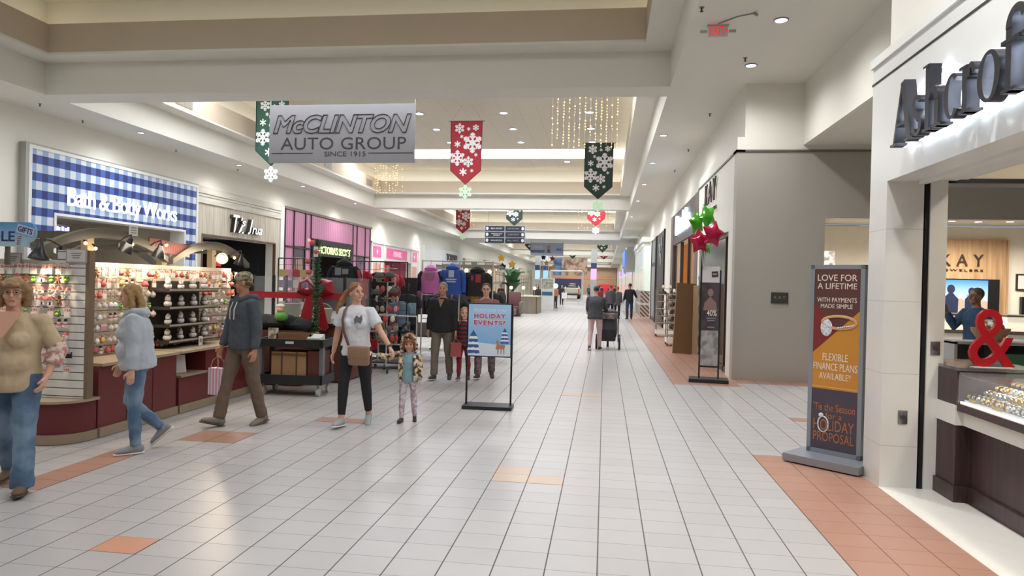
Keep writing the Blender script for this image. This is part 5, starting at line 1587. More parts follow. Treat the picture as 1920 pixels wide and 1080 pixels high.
# ================================================================ clothing stand in the middle of the hall
def garment(x, y, zt, w_, h, col, label, cat='hoodie', hood=True, sleeves=True, prt=None, rz=0.0, dark=None):
    """a shirt on a hanger: body, sleeves, hood, printed front, hook"""
    t = T('hanging_' + cat, label, cat, (x, y, zt), rz)
    m = M('cloth_' + col, col, 0.85, v=0.12, s=5, bump=0.3)
    k = B()
    k.tube([(0, 0, -0.04), (0, 0, -0.09), (0, 0, -0.2), (0, 0, -h * 0.6), (0, 0, -h)], [(w_ * 0.2, 0.05), (w_ * 0.42, 0.08), (w_ * 0.46, 0.11), (w_ * 0.43, 0.11), (w_ * 0.44, 0.10)], 16)
    k.done('body', m, t)
    if sleeves:
        for s in (-1, 1):
            B().tube([(s * w_ * 0.36, 0, -0.09), (s * w_ * 0.47, 0.0, -0.18), (s * w_ * 0.52, 0.01, -h * 0.5), (s * w_ * 0.52, 0.01, -h * (0.92 if hood else 0.45))], [0.05, 0.065, 0.055, 0.045], 10).done('sleeve', M('cloth_' + (dark or col), dark or col, 0.85, v=0.12, s=5, bump=0.3), t)
    if hood:
        B().tube([(0, 0.03, 0.06), (0, 0.02, 0.02), (0, 0.0, -0.04), (0, -0.03, -0.09)], [(0.05, 0.04), (w_ * 0.22, 0.09), (w_ * 0.3, 0.11), (w_ * 0.2, 0.07)], 14).done('hood', m, t)
    B().tube([(0, 0, 0.02), (0, 0, 0.10), (0.02, 0, 0.14), (0.0, 0, 0.17)], 0.005, 6).done('hook', pegm, t)
    if prt:
        k = B()
        for (a, b, c, d) in prt[1]:
            k.box(a, b, -0.118, -0.112, c - h * 0.45, d - h * 0.45)
        k.done('print', M('print_' + prt[0], prt[0], 0.7), t)
    return t
WHEN = ('cfc9bb', [(-0.12, -0.07, 0.02, 0.14), (-0.05, -0.01, 0.02, 0.14), (0.02, 0.05, 0.02, 0.14), (0.08, 0.12, 0.02, 0.14), (-0.1, 0.1, -0.02, 0.0)])
garment(-3.82, 15, 1.98, 0.50, 0.56, 'cf74b2', 'pink hoodie with dark sleeves hanging at the front of the clothing stand', prt=('8f7a82', WHEN[1]), dark='26262c')
garment(-3.33, 15, 2.02, 0.50, 0.62, '3858a8', 'blue hoodie with pale print hanging right of the pink one', prt=('b8c4d4', [(-0.06, 0.06, 0.04, 0.2), (-0.12, 0.12, -0.02, 0.01), (-0.1, 0.1, -0.07, -0.04)]))
garment(-3.62, 15.25, 2.0, 0.42, 0.6, 'c9c6cc', 'pale grey shirt between the pink and blue hoodies', 'shirt', False)
garment(-2.80, 15.15, 1.97, 0.58, 0.6, '2c2829', 'black hoodie with red and white print right of the blue one', prt=('a03a44', [(-0.02, 0.1, -0.02, 0.16), (-0.12, -0.06, 0.02, 0.14)]))
garment(-2.5, 15.45, 1.5, 0.46, 0.55, '3a3233', 'dark jacket hanging low at the right end of the clothing stand', 'jacket', False)
garment(-3.2, 15.45, 1.5, 0.4, 0.66, '7d7b88', 'grey pink-trimmed shirt hanging low beside the striped child', 'shirt', False, prt=('b04a5c', [(0.02, 0.08, -0.1, 0.05), (0.0, 0.1, -0.18, -0.14)]))
garment(-3.02, 15.5, 1.5, 0.35, 0.6, '4a3a70', 'purple shirt hanging low behind the grey one', 'shirt', False)
garment(-2.88, 15.45, 1.5, 0.30, 0.42, 'd9a62c', 'yellow shirt folded over a rail left of the woman behind the sign', 'shirt', False)
garment(-2.68, 15.45, 1.5, 0.34, 0.45, 'a3adbb', 'pale blue shirt hanging beside the yellow one', 'shirt', False)
garment(-4.88, 12.6, 2.0, 0.56, 0.5, '222224', 'black hoodie with white tag right of the red bow', prt=('7f8686', [(-0.14, -0.02, -0.02, 0.12), (0.0, 0.12, 0.0, 0.1)]))
garment(-4.74, 13, 1.92, 0.44, 0.55, 'b01c2e', 'red spotted shirt with white figure above the woman in the white shirt', 'shirt', False, prt=('d8c8c4', [(0.0, 0.12, 0.0, 0.2), (-0.14, 0.12, -0.1, -0.07)]))
garment(-4.52, 13.6, 1.88, 0.5, 0.6, '1e1e21', 'black shirt with small white lettering behind the red pole', 'shirt', False, prt=('b8bcc4', [(-0.15, -0.1, 0.1, 0.14), (-0.07, -0.02, 0.1, 0.14), (0.02, 0.06, 0.1, 0.14), (0.09, 0.14, 0.1, 0.14)]))
garment(-4.42, 14.1, 1.85, 0.45, 0.55, 'b3283c', 'red shirt printed with white blocks left of the cap spinner', 'shirt', False, prt=('d8c6c8', [(-0.13, -0.03, 0.06, 0.15), (0.03, 0.13, 0.06, 0.15), (-0.13, -0.03, -0.06, 0.03), (0.03, 0.13, -0.06, 0.03)]))
garment(-4.55, 13.2, 1.35, 0.5, 0.62, '232326', 'black folded shirts hanging below the black lettered one', 'shirt', False)
garment(-4.0, 13.9, 1.45, 0.5, 0.66, '2b2d31', 'dark jacket on the pale frame behind the leopard-vest girl', 'jacket', False, prt=('8fa3ad', [(-0.2, -0.06, -0.16, 0.08), (0.06, 0.2, -0.16, 0.08)]))
garment(-4.1, 13.62, 1.3, 0.45, 0.55, '6a8090', 'grey-blue shirt behind the cap spinner', 'shirt', False)
garment(-3.75, 15.4, 1.38, 0.45, 0.6, '2c2a2c', 'black shirt with white print below the pink hoodie', 'shirt', False, prt=('c9c6c0', [(-0.05, 0.02, 0.0, 0.08), (0.06, 0.1, -0.04, 0.1)]))
garment(-3.3, 15.3, 1.3, 0.5, 0.7, '1f1f22', 'black shirt below the blue hoodie', 'shirt', False)
# racks that carry them
t = T('garment_rack', 'pale metal garment rack under the pink and blue hoodies', 'rack', (-3.4, 15.15, 0))
for x in (-4.05, -3.2, -2.45):
    L(B().cyl((x, 15.15, 0.03), (x, 15.15, 2.16), 0.016, n=8).done('upright', wirew_m))
    L(B().cyl((x, 14.8, 0.03), (x, 15.6, 0.03), 0.018, n=8).done('foot', wirew_m))
L(B().cyl((-3.4, 15.45, 1.67), (-2.3, 15.45, 1.67), 0.012, n=8).done('lower_rail', wirew_m))
L(B().cyl((-4.05, 15.15, 2.14), (-2.45, 15.15, 2.14), 0.014, n=8).done('top_rail', wirew_m))
L(B().cyl((-4.05, 15.15, 1.38), (-3.5, 15.15, 1.38), 0.012, n=8).cyl((-4.05, 15.15, 0.85), (-3.5, 15.15, 0.85), 0.012, n=8).done('cross_rail', wirew_m))
t = T('grid_stand', 'black wire gridwall on casters carrying dark shirts behind the white shirt woman', 'display stand', (-4.5, 13.3, 0))
L(grid(-5.2, -3.9, 0.12, 2.05, 13.45, 0.15, wire_m).done('grid', wire_m))
for x in (-5.15, -4.55, -3.95):
    L(B().box(x - 0.02, x + 0.02, 13.22, 13.9, 0.09, 0.12).done('foot', black_m))
    for y in (13.27, 13.85):
        L(B().cyl((x - 0.015, y, 0.04), (x + 0.015, y, 0.04), 0.038, n=12).done('caster', blackp_m))
L(B().cyl((-4.62, 13.4, 0.03), (-4.62, 13.4, 1.1), 0.03, n=10).done('post', black_m))
t = T('grid_stand', 'pale wire frame with framed packets left of the leopard-vest girl', 'display stand', (-3.75, 13.0, 0))
L(grid(-4.35, -3.55, 0.45, 1.0, 12.95, 0.4, wirew_m, 0.006, 0.014).done('frame', wirew_m))
L(B().box(-4.35, -3.55, 12.75, 13.2, 0.10, 0.13).done('base', M('base_grey', '4a4a4c', 0.5)))
for x in (-4.3, -3.6):
    L(B().cyl((x, 12.95, 0.1), (x, 12.95, 0.5), 0.014, n=8).done('leg', wirew_m))
    L(B().cyl((x - 0.015, 12.8, 0.045), (x + 0.015, 12.8, 0.045), 0.04, n=12).done('caster', blackp_m))
for i, (x, z, c) in enumerate(((-4.25, 0.55, '3a3a42'), (-4.0, 0.55, '4a4640'), (-3.75, 0.55, '26262a'), (-4.25, 0.80, '8a7a3a'), (-4.0, 0.80, '7a2430'), (-3.75, 0.80, '2a3a4a'))):
    o = B().box(x - 0.08, x + 0.08, 12.9, 12.93, z - 0.08, z + 0.1).done('packet', M('pkd' + c, c, 0.5, c2='8a8a80', s=14))
    tag(o, ('charcoal', 'olive', 'black', 'mustard', 'crimson', 'slate')[i] + ' packet in the pale wire frame left of the leopard-vest girl', 'packet')
# cap spinner
t = T('spinner_rack', 'wire spinner rack full of small goods right of the white shirt woman', 'spinner rack', (-3.95, 12.35, 0))
B().cyl((0, 0, 0.06), (0, 0, 1.95), 0.015, n=8).done('pole', wirew_m, t)
for i in range(4):
    a = i * pi / 2 + 0.4
    B().tube([(0, 0, 0.08), (0.32 * math.cos(a), 0.32 * math.sin(a), 0.08)], 0.018, 6).done('leg', black_m, t)
    B().cyl((0.3 * math.cos(a) - 0.012, 0.3 * math.sin(a), 0.035), (0.3 * math.cos(a) + 0.012, 0.3 * math.sin(a), 0.035), 0.033, n=10).done('caster', blackp_m, t)
for z in (0.75, 1.05, 1.35, 1.65, 1.9):
    B().tube([(0.17 * math.cos(j * pi / 6), 0.17 * math.sin(j * pi / 6), z) for j in range(12)], 0.006, 5, closed=True).done('ring', wirew_m, t)
gc = ['b8322f', 'd8d2c8', '8a7a70', 'c98a94', '3a3a3e', 'a89a80', 'c0484a', '6a5a50']
for lv, z in enumerate((0.62, 0.8, 0.98, 1.16, 1.34, 1.52, 1.7)):
    for j in range(9):
        a = j * 2 * pi / 9 + lv * 0.35
        if math.sin(a) > 0.55:
            continue
        c = gc[(j * 3 + lv * 2) % 8]
        o = B().ball((0, 0, 0), (0.05, 0.025, 0.06), 8, 6).done('plush_keychain' if lv < 3 else 'trinket', M('tri' + c, c, 0.6), None)
        o.location = (-3.95 + 0.19 * math.cos(a), 12.35 + 0.19 * math.sin(a), z)
        o.rotation_euler = (0, 0, a + pi / 2)
        nm = {'b8322f': 'red', 'd8d2c8': 'white', '8a7a70': 'taupe', 'c98a94': 'pink', '3a3a3e': 'black', 'a89a80': 'beige', 'c0484a': 'coral', '6a5a50': 'brown'}[c]
        tag(o, 'small %s trinket on the %s tier of the spinner rack' % (nm, ORD[6 - lv]), 'trinket', '%s trinkets, %s spinner tier' % (nm, ORD[6 - lv]))
# caps on the spinner
capA = T('baseball_cap', 'x', 'cap')
capm = M('cap_grey', '5a5650', 0.8, v=0.2, s=20)
B().lathe([(0.085, 0.0), (0.088, 0.03), (0.07, 0.075), (0.03, 0.1), (0.0, 0.105)], n=16).done('crown', capm, capA)
B().prism([(-0.07, -0.05), (-0.075, -0.13), (0, -0.165), (0.075, -0.13), (0.07, -0.05)], (0, 0, 0), (1, 0, 0), (0, 1, 0), 0.008).done('visor', M('cap_visor', '3a3836', 0.8), capA)
caps = ((-3.85, 12.17, 1.74, 'grey cap on the upper right of the spinner rack'), (-4.05, 12.17, 1.72, 'grey cap on the upper left of the spinner rack'), (-3.81, 12.23, 1.45, 'grey cap halfway up the right of the spinner rack'), (-4.09, 12.17, 1.42, 'grey cap halfway up the left of the spinner rack'))
for i, (x, y, z, lab) in enumerate(caps):
    if i == 0:
        capA.location, capA['label'] = (x, y, z), lab
    else:
        dup(capA, (x, y, z), 0.2 * i, lab)
# red pole and strap leaning over the rack
t = T('red_banner_pole', 'slanting red pole standing beside the black shirts', 'pole', (-4.1, 11.95, 0.0))
B().tube([(0, 0, 0.0), (0, 0, 0.45), (-0.22, 0.05, 1.55), (-0.3, 0.07, 1.85)], 0.028, 8).done('pole', rib_m, t)
B().box(-0.08, 0.12, -0.03, 0.03, 0.45, 0.62).done('sleeve_bag', rib_m, t)
# low boxes of goods at the stand foot
t = T('goods_tray', 'grey wire tray of packets under the black folded shirts', 'tray', (-4.45, 12.75, 0.55))
L(grid(-4.75, -4.2, 0.72, 0.92, 12.6, 0.09, wirew_m).done('basket_front', wirew_m))
L(B().box(-4.75, -4.2, 12.6, 12.9, 0.70, 0.72).done('basket_base', wirew_m))
for i, c in enumerate(('b9b6b2', '9a8a86', 'c9c0b4', '8a6a66')):
    o = B().cbox((-4.68 + i * 0.135, 12.75, 0.80), (0.11, 0.2, 0.16), bev=0.01).done('packet', M('pkt' + c, c, 0.6))
    tag(o, ('pale grey', 'mauve', 'cream', 'dull red')[i] + ' packet in the grey wire tray', 'packet')

# lower rail of folded and hanging shirts behind
t = T('garment_rack', 'long black garment rack of closely hung shirts behind the pink and blue hoodies', 'rack', (-3.7, 16.9, 0))
for x in (-5.3, -4.2, -3.1, -2.35):
    L(B().cyl((x, 16.9, 0.03), (x, 16.9, 1.70), 0.02, n=8).done('upright', black_m))
    L(B().cyl((x, 16.6, 0.03), (x, 17.2, 0.03), 0.02, n=8).done('foot', black_m))
L(B().cyl((-5.3, 16.9, 1.68), (-2.35, 16.9, 1.68), 0.016, n=8).done('rail', black_m))
L(B().box(-5.3, -2.35, 16.75, 17.1, 0.30, 0.33).done('shelf', M('base_grey', '4a4a4c', 0.5)))
cl = ('2a282a', '5a3038', '3c4048', '7d7b80', '2f3038', '8a3a44', '4a4440', '222226')
nm = ('black', 'wine red', 'slate', 'light grey', 'navy', 'crimson', 'brown', 'jet black')
src = {}
for i in range(13):
    j = (i * 3) % 8
    x = -5.15 + i * 0.22
    lab = '%s shirt hanging close to others on the long black rack' % nm[j]
    if j not in src:
        src[j] = garment(x, 16.9, 1.52, 0.5, 0.66, cl[j], lab, 'shirt', False, rz=1.4)
        src[j]['group'] = '%s shirts on the long black rack' % nm[j]
    else:
        dup(src[j], (x, 16.9, 1.52), 1.4 + rnd.uniform(-0.1, 0.1), lab, '%s shirts on the long black rack' % nm[j])
for i, (x, c, n_) in enumerate(((-5.0, '35302e', 'dark brown'), (-4.45, '6a6058', 'taupe'), (-3.9, '2c2c30', 'black'), (-3.35, '7a3a3e', 'dull red'), (-2.8, '4a4c52', 'grey'))):
    o = B().box(x - 0.2, x + 0.2, 16.76, 17.08, 0.331, 0.331 + 0.28 + 0.04 * (i % 2), None, 0.01).done('storage_box', M('sb' + c, c, 0.6))
    tag(o, '%s box on the low shelf of the long black garment rack' % n_, 'box')
# black panel of shirts behind the grid
t = T('merchandise_wall', 'tall black display panel with folded shirts behind the wire grid', 'display panel', (-4.55, 14.75, 0))
L(B().box(-5.25, -4.05, 14.7, 14.78, 0.05, 1.75).done('board', M('panel_black', '26262a', 0.7)))
for z in (0.45, 0.85, 1.2):
    L(B().box(-5.25, -4.05, 14.4, 14.7, z, z + 0.025).done('shelf_board', M('panel_shelf', '3a3a3e', 0.5)))
for r, z in enumerate((0.476, 0.876, 1.226)):
    for i in range(4):
        c = ('303036', '6a2c34', '77757a', '3a4656')[(i + r) % 4]
        nm_ = ('charcoal', 'dark red', 'grey', 'steel blue')[(i + r) % 4]
        o = B().box(-5.22 + i * 0.3, -4.97 + i * 0.3, 14.42, 14.68, z, z + 0.14, None, 0.02).done('folded_shirt', M('fs' + c, c, 0.85))
        tag(o, 'folded %s shirt on the %s shelf of the black display panel' % (nm_, ('lowest', 'middle', 'top')[r]), 'shirt')

t = T('garment_stand', 'slim black stand holding the black hoodie right of the red bow', 'stand', (-4.88, 12.72, 0))
L(B().cyl((-4.88, 12.72, 0.04), (-4.88, 12.72, 2.2), 0.014, n=8).done('pole', black_m))
L(B().cyl((-4.88, 12.72, 2.19), (-4.88, 12.55, 2.17), 0.01, n=8).done('arm', black_m))
L(B().lathe([(0, 0), (0.2, 0), (0.19, 0.03), (0.02, 0.045)], (-4.88, 12.72, 0.0), 18).done('base', black_m))
# ================================================================ standing signs
# holiday poster on a black easel
t = T('poster_stand', 'black poster stand with a pale blue holiday poster in the middle of the hall', 'sign stand', (-1.51, 9.19, 0), 0.03)
B().box(-0.33, 0.33, -0.17, 0.17, 0.0, 0.045).done('base', blackp_m, t)
for s in (-1, 1):
    B().box(s * 0.30 - 0.012, s * 0.30 + 0.012, 0.0, 0.025, 0.045, 1.36).done('upright', black_m, t)
B().box(-0.305, 0.305, -0.03, -0.002, 0.685, 1.405).done('frame', black_m, t)
def poster():
    mt, nt, bs = nodes_mat('holiday_poster', 0.45)
    k = NB(nt)
    X, Y, Z = k.xyz()
    c = k.mix(k.math('MULTIPLY_ADD', Z, 1.6, -1.05), lin('6aa6d8'), lin('a9cdf0'))
    hill = k.math('LESS_THAN', k.math('MULTIPLY_ADD', k.math('SINE', k.math('MULTIPLY', X, 9.0)), 0.012, Z), 0.865)
    nt.links.new(k.mix(hill, c, lin('d4e0ea')), bs.inputs['Base Color'])
    return mt
B().box(-0.285, 0.285, -0.034, -0.03, 0.70, 1.39).done('poster', poster(), t)
text('READY FOR FUN', 1, M('poster_pale', 'dce8f0', 0.6), (0, -0.034, 1.31), FRONT, 'lettering', t, 0.001, 0.01, fit=(0.42, 0.045), lift=0.001)
pr_m = M('poster_crimson', 'c22a44', 0.6)
pw_m = M('poster_white', 'eef2f4', 0.6)
for s, z, w_ in (('HOLIDAY', 1.235, 0.42), ('EVENTS?', 1.145, 0.42)):
    text(s, 1, pw_m, (0, -0.034, z), FRONT, 'letter_edge', t, 0.001, 0.05, fit=(w_ + 0.012, 0.075), space=1.15, lift=0.001)
    text(s, 1, pr_m, (0, -0.034, z), FRONT, 'lettering', t, 0.001, 0.02, fit=(w_, 0.062), space=1.15, lift=0.003)
blue_t = M('poster_fir_blue', '3a5f9c', 0.6)
for x, z, s in ((-0.215, 0.70, 1.0), (0.205, 0.85, 0.66)):
    k = B()
    k.prism([(x - 0.05 * s, z + 0.26 * s), (x + 0.05 * s, z + 0.26 * s), (x, z + 0.345 * s)], (0, -0.0345, 0), *FRONT, 0.002)
    for i in range(3):
        w2, zz = (0.065 + 0.012 * i) * s, z + (0.19 - 0.075 * i) * s
        k.prism([(x - w2, zz), (x - w2 * 0.5, zz - 0.012 * s), (x, zz), (x + w2 * 0.5, zz - 0.012 * s), (x + w2, zz), (x + w2 * 0.85, zz + 0.035 * s), (x - w2 * 0.85, zz + 0.035 * s)], (0, -0.0345, 0), *FRONT, 0.002)
    k.done('fir_print', blue_t, t)
    k = B()
    for i in range(3):
        w2, zz = (0.06 + 0.012 * i) * s, z + (0.235 - 0.075 * i) * s
        k.prism([(x - w2, zz - 0.012 * s), (x + w2, zz - 0.012 * s), (x + w2 * 0.8, zz + 0.028 * s), (x - w2 * 0.8, zz + 0.028 * s)], (0, -0.0342, 0), *FRONT, 0.002)
    k.done('snow_print', pw_m, t)
deer = [(0.085, 0.80), (0.10, 0.84), (0.10, 0.88), (0.088, 0.90), (0.10, 0.905), (0.106, 0.93), (0.112, 0.905), (0.122, 0.90), (0.13, 0.855), (0.20, 0.855), (0.215, 0.84), (0.205, 0.80), (0.205, 0.725), (0.195, 0.725), (0.192, 0.79), (0.17, 0.80), (0.165, 0.73), (0.155, 0.73), (0.155, 0.80), (0.13, 0.80), (0.125, 0.725), (0.115, 0.725), (0.112, 0.79)]
B().prism(deer, (0, -0.0345, 0), *FRONT, 0.002).done('deer_print', M('poster_deer', 'b87a5c', 0.6), t)

# tall grey advertising stand, jewellery
ad = T('advertising_stand', 'tall grey double-sided advertising stand for rings beside the white tiled pillar', 'sign stand', (2.18, 7.02, 0), -0.72)
t = ad
gf_m = M('stand_grey', '93989f', 0.4, 0.4)
k = B()
k.box(-0.36, 0.36, -0.22, 0.22, 0.015, 0.085)
bm_ = k.bm
k.done('base', gf_m, t)
for x0, x1 in ((-0.26, -0.22), (0.22, 0.26)):
    B().box(x0, x1, 0.065, 0.135, 0.085, 1.93).done('upright', gf_m, t)
B().box(-0.26, 0.26, 0.065, 0.135, 1.89, 1.93).box(-0.26, 0.26, 0.065, 0.135, 0.085, 0.13).done('rail', gf_m, t)
aub_m, brn_p = M('ad_aubergine', '4d4350', 0.35), M('ad_brown', '5e3a36', 0.35, v=0.2, s=8)
x0, x1 = -0.22, 0.22
yf = 0.07
B().box(x0, x1, 0.072, 0.128, 0.13, 1.89).done('light_box', M('ad_core', '55484c', 0.5), t)
B().prism([(x0, 0.13), (x1, 0.13), (x1, 0.72), (x0, 0.72)], (0, yf, 0), *FRONT, 0.002).done('plum_panel', aub_m, t)
B().prism([(x0, 0.72), (x1, 0.72), (x1, 1.49), (x0, 1.07)], (0, yf, 0), *FRONT, 0.002).done('orange_panel', M('ad_orange', 'c98a34', 0.35), t)
B().prism([(x0, 1.07), (x1, 1.49), (x1, 1.89), (x0, 1.89)], (0, yf, 0), *FRONT, 0.002).done('brown_panel', brn_p, t)
B().prism([(x0, 1.07), (0.02, 1.30), (x0, 1.55)], (0, yf, 0), *FRONT, 0.003).done('red_panel', M('ad_red', '7e2a2a', 0.35), t)
B().box(x0, x1, yf - 0.004, yf, 0.735, 0.745).done('rule', M('ad_pale_orange', 'dca860', 0.4), t)
cw_m = M('ad_cream', 'eadfce', 0.4)
for s, z, w_, h in (('LOVE FOR', 1.805, 0.36, 0.062), ('A LIFETIME', 1.725, 0.36, 0.055), ('WITH PAYMENTS', 1.59, 0.36, 0.045), ('MADE SIMPLE', 1.53, 0.29, 0.042), ('FLEXIBLE', 1.035, 0.23, 0.07), ('FINANCE PLANS', 0.94, 0.40, 0.07), ('AVAILABLE*', 0.85, 0.29, 0.065)):
    text(s, 1, cw_m, (0, yf, z), FRONT, 'lettering', t, 0.001, 0.0, fit=(w_ * 1.05, h), lift=0.004)
co_m = M('ad_copper', 'b5713f', 0.4)
for s, z, w_, h in (("'Tis the Season", 0.545, 0.38, 0.075), ('for a', 0.465, 0.15, 0.06), ('HOLIDAY', 0.37, 0.37, 0.105), ('PROPOSAL', 0.255, 0.37, 0.09)):
    text(s, 1, co_m, (0, yf, z), FRONT, 'lettering', t, 0.001, 0.0, fit=(w_ * 1.05, h), lift=0.004)
rg_m, dm_m = M('ring_rose_gold', 'e2b080', 0.3, 0.3), M('diamond_print', 'e6eaf0', 0.2, c2='b9c2d0', s=60)
B().tube([(0.03 + 0.16 * math.cos(a), yf - 0.008, 1.375 + 0.06 * math.sin(a)) for a in [i * 2 * pi / 28 for i in range(28)]], [(0.008, 0.014)] * 28, 6, closed=True, up=(0, 1, 0)).done('ring_print', rg_m, t)
B().ball((-0.09, yf - 0.008, 1.32), (0.058, 0.008, 0.085), 12, 8).done('diamond_print', dm_m, t)
k = B()
for i in range(8):
    k.ball((0.03 + i * 0.02, yf - 0.018, 1.322 + i * 0.004), 0.009, 8, 6)
k.done('stone_print', dm_m, t)
B().tube([(-0.1 + 0.05 * math.cos(a), yf - 0.006, 0.375 + 0.075 * math.sin(a)) for a in [i * 2 * pi / 24 for i in range(24)]], 0.0065, 6, closed=True, up=(0, 1, 0)).done('small_ring_print', dm_m, t)
B().ball((-0.12, yf - 0.008, 0.462), (0.025, 0.008, 0.022), 10, 6).done('small_stone_print', dm_m, t)

# jeweller's slim stand with star balloons
t = T('poster_stand', 'slim black poster stand with stacked jeweller prints in front of the grey corner wall', 'sign stand', (1.88, 12.8, 0), -0.12)
B().box(-0.34, 0.34, -0.2, 0.2, 0.0, 0.065).done('base', blackp_m, t)
for s in (-1, 1):
    B().box(s * 0.165 - 0.014, s * 0.165 + 0.014, -0.015, 0.015, 0.06, 2.0 if s > 0 else 2.05).done('upright', black_m, t)
B().box(-0.16, 0.16, -0.02, 0.01, 0.26, 0.29).done('cross_bar', black_m, t)
B().box(-0.15, 0.15, -0.012, 0.012, 0.29, 0.92).done('marble_print', M('print_grey_marble', 'a8a4a2', 0.4, c2='7e7a78', s=6), t)
B().box(-0.15, 0.15, -0.012, 0.012, 0.92, 1.78).done('dark_print', M('print_dark_portrait', '3b3035', 0.4, c2='4c4044', s=4), t)
k = B()
k.prism([(0.0 + 0.05 * math.cos(i * pi / 8), 1.60 + 0.07 * math.sin(i * pi / 8)) for i in range(16)], (0, -0.013, 0), *FRONT, 0.003)
k.prism([(-0.12, 1.28), (-0.1, 1.42), (0, 1.53), (0.1, 1.42), (0.12, 1.28)], (0, -0.013, 0), *FRONT, 0.002)
k.done('portrait', M('print_skin', '8a6a60', 0.5), t)
text('40%', 1, cw_m, (0.03, -0.013, 1.235), FRONT, 'lettering', t, 0.001, 0.01, fit=(0.17, 0.11), lift=0.002)
for z, w_ in ((1.13, 0.16), (1.09, 0.12), (0.97, 0.12)):
    B().box(-w_ / 2 + 0.02, w_ / 2 + 0.02, -0.015, -0.012, z, z + 0.02).done('text_bar', M('print_lilac', '8a7f86', 0.5), t)
B().box(-0.15, 0.15, -0.012, 0.012, 1.78, 2.07).done('white_header', M('print_white', 'c9c6c2', 0.4), t)
B().cbox((0.07, -0.016, 1.93), (0.11, 0.006, 0.10), ry=-0.1).done('logo_plate', M('print_dark', '3a3034', 0.4), t)
text('KAY', 1, cw_m, (0.07, -0.02, 1.93), FRONT, 'lettering', t, 0.001, 0.0, fit=(0.07, 0.03), lift=0.001)
B().tube([(-0.2 + 0.012 * math.sin(i * 1.3), -0.02 + 0.012 * math.cos(i * 1.3), 0.5 + i * 0.06) for i in range(24)], 0.009, 5).done('foil_ribbon', M('foil_silver', '9a9aa0', 0.3, 0.8), t)
gb_m, rb_m = M('balloon_green', '4fae2e', 0.15, 0.35, v=0.2), M('balloon_crimson', 'b01f44', 0.15, 0.35, v=0.2)
for x, y, z, r, m, a0, lab in ((1.62, 12.9, 2.86, 0.23, gb_m, 0.2, 'green star balloon on the left of the bunch'), (1.82, 13.0, 2.98, 0.25, gb_m, 0.5, 'green star balloon topmost of the bunch'), (1.64, 12.6, 2.50, 0.24, rb_m, 0.1, 'red star balloon on the left of the bunch'), (1.85, 12.45, 2.62, 0.25, rb_m, -0.2, 'red star balloon on the right of the bunch'), (1.80, 12.95, 2.40, 0.15, gb_m, 0.3, 'small green balloon low behind the red star balloons')):
    tb = T('star_balloon', lab, 'balloon', (x, y, z))
    k = B()
    yaw = 0.75 if m is gb_m else 0.45
    outer = star(5, r, r * 0.60, pi / 2 + a0)
    n = 4
    rings = []
    bmx = k.bm
    for sgn in (-1, 1):
        prev = [bmx.verts.new((p[0], 0, p[1])) for p in outer] if sgn == -1 else rings[0]
        if sgn == -1:
            rings.append(prev)
        for i in range(1, n + 1):
            q = i / n
            if i == n:
                c = bmx.verts.new((0, sgn * r * 0.34, 0))
                for j in range(10):
                    bmx.faces.new((prev[j], prev[(j + 1) % 10], c))
            else:
                cur = [bmx.verts.new((p[0] * (1 - q), sgn * r * 0.34 * math.sin(q * pi / 2) ** 0.7, p[1] * (1 - q))) for p in outer]
                for j in range(10):
                    bmx.faces.new((prev[j], prev[(j + 1) % 10], cur[(j + 1) % 10], cur[j]))
                prev = cur
    k.bm.transform(Matrix.Rotation(yaw, 4, 'Z'))
    o = k.done('foil', m, tb, 50)
    B().tube([(0, 0, -r * 0.5), (0.0, 0, -r * 0.8), ((1.74 - x) * 0.6, (12.8 - y) * 0.6, (2.3 - z) * 0.7), (1.74 - x, 12.8 - y, 2.02 - z)], 0.005, 5).done('string', M('balloon_string', 'c9c4c8', 0.5), tb)
# ================================================================ people
folds = bpy.data.textures.new('folds', 'CLOUDS')
folds.noise_scale = 0.09
folds2 = bpy.data.textures.new('strands', 'CLOUDS')
folds2.noise_scale = 0.03
def soft(o, vox, disp=0.0, tex=None, sm=4):
    md = o.modifiers.new('fuse', 'REMESH')
    md.mode, md.voxel_size, md.use_smooth_shade = 'VOXEL', vox, True
    if sm:
        q = o.modifiers.new('soften', 'SMOOTH')
        q.factor, q.iterations = 0.5, sm
    if disp:
        d = o.modifiers.new('folds', 'DISPLACE')
        d.texture, d.strength, d.mid_level, d.texture_coords = tex or folds, disp, 0.5, 'LOCAL'
    return o
skin_m = M('skin_light', 'd3a289', 0.5, v=0.06, s=12)
skin2_m = M('skin_tan', 'b98468', 0.5, v=0.06, s=12)
eye_m, lip_m = M('eye_dark', '2c2320', 0.3), M('lip_tint', 'b06a60', 0.5)

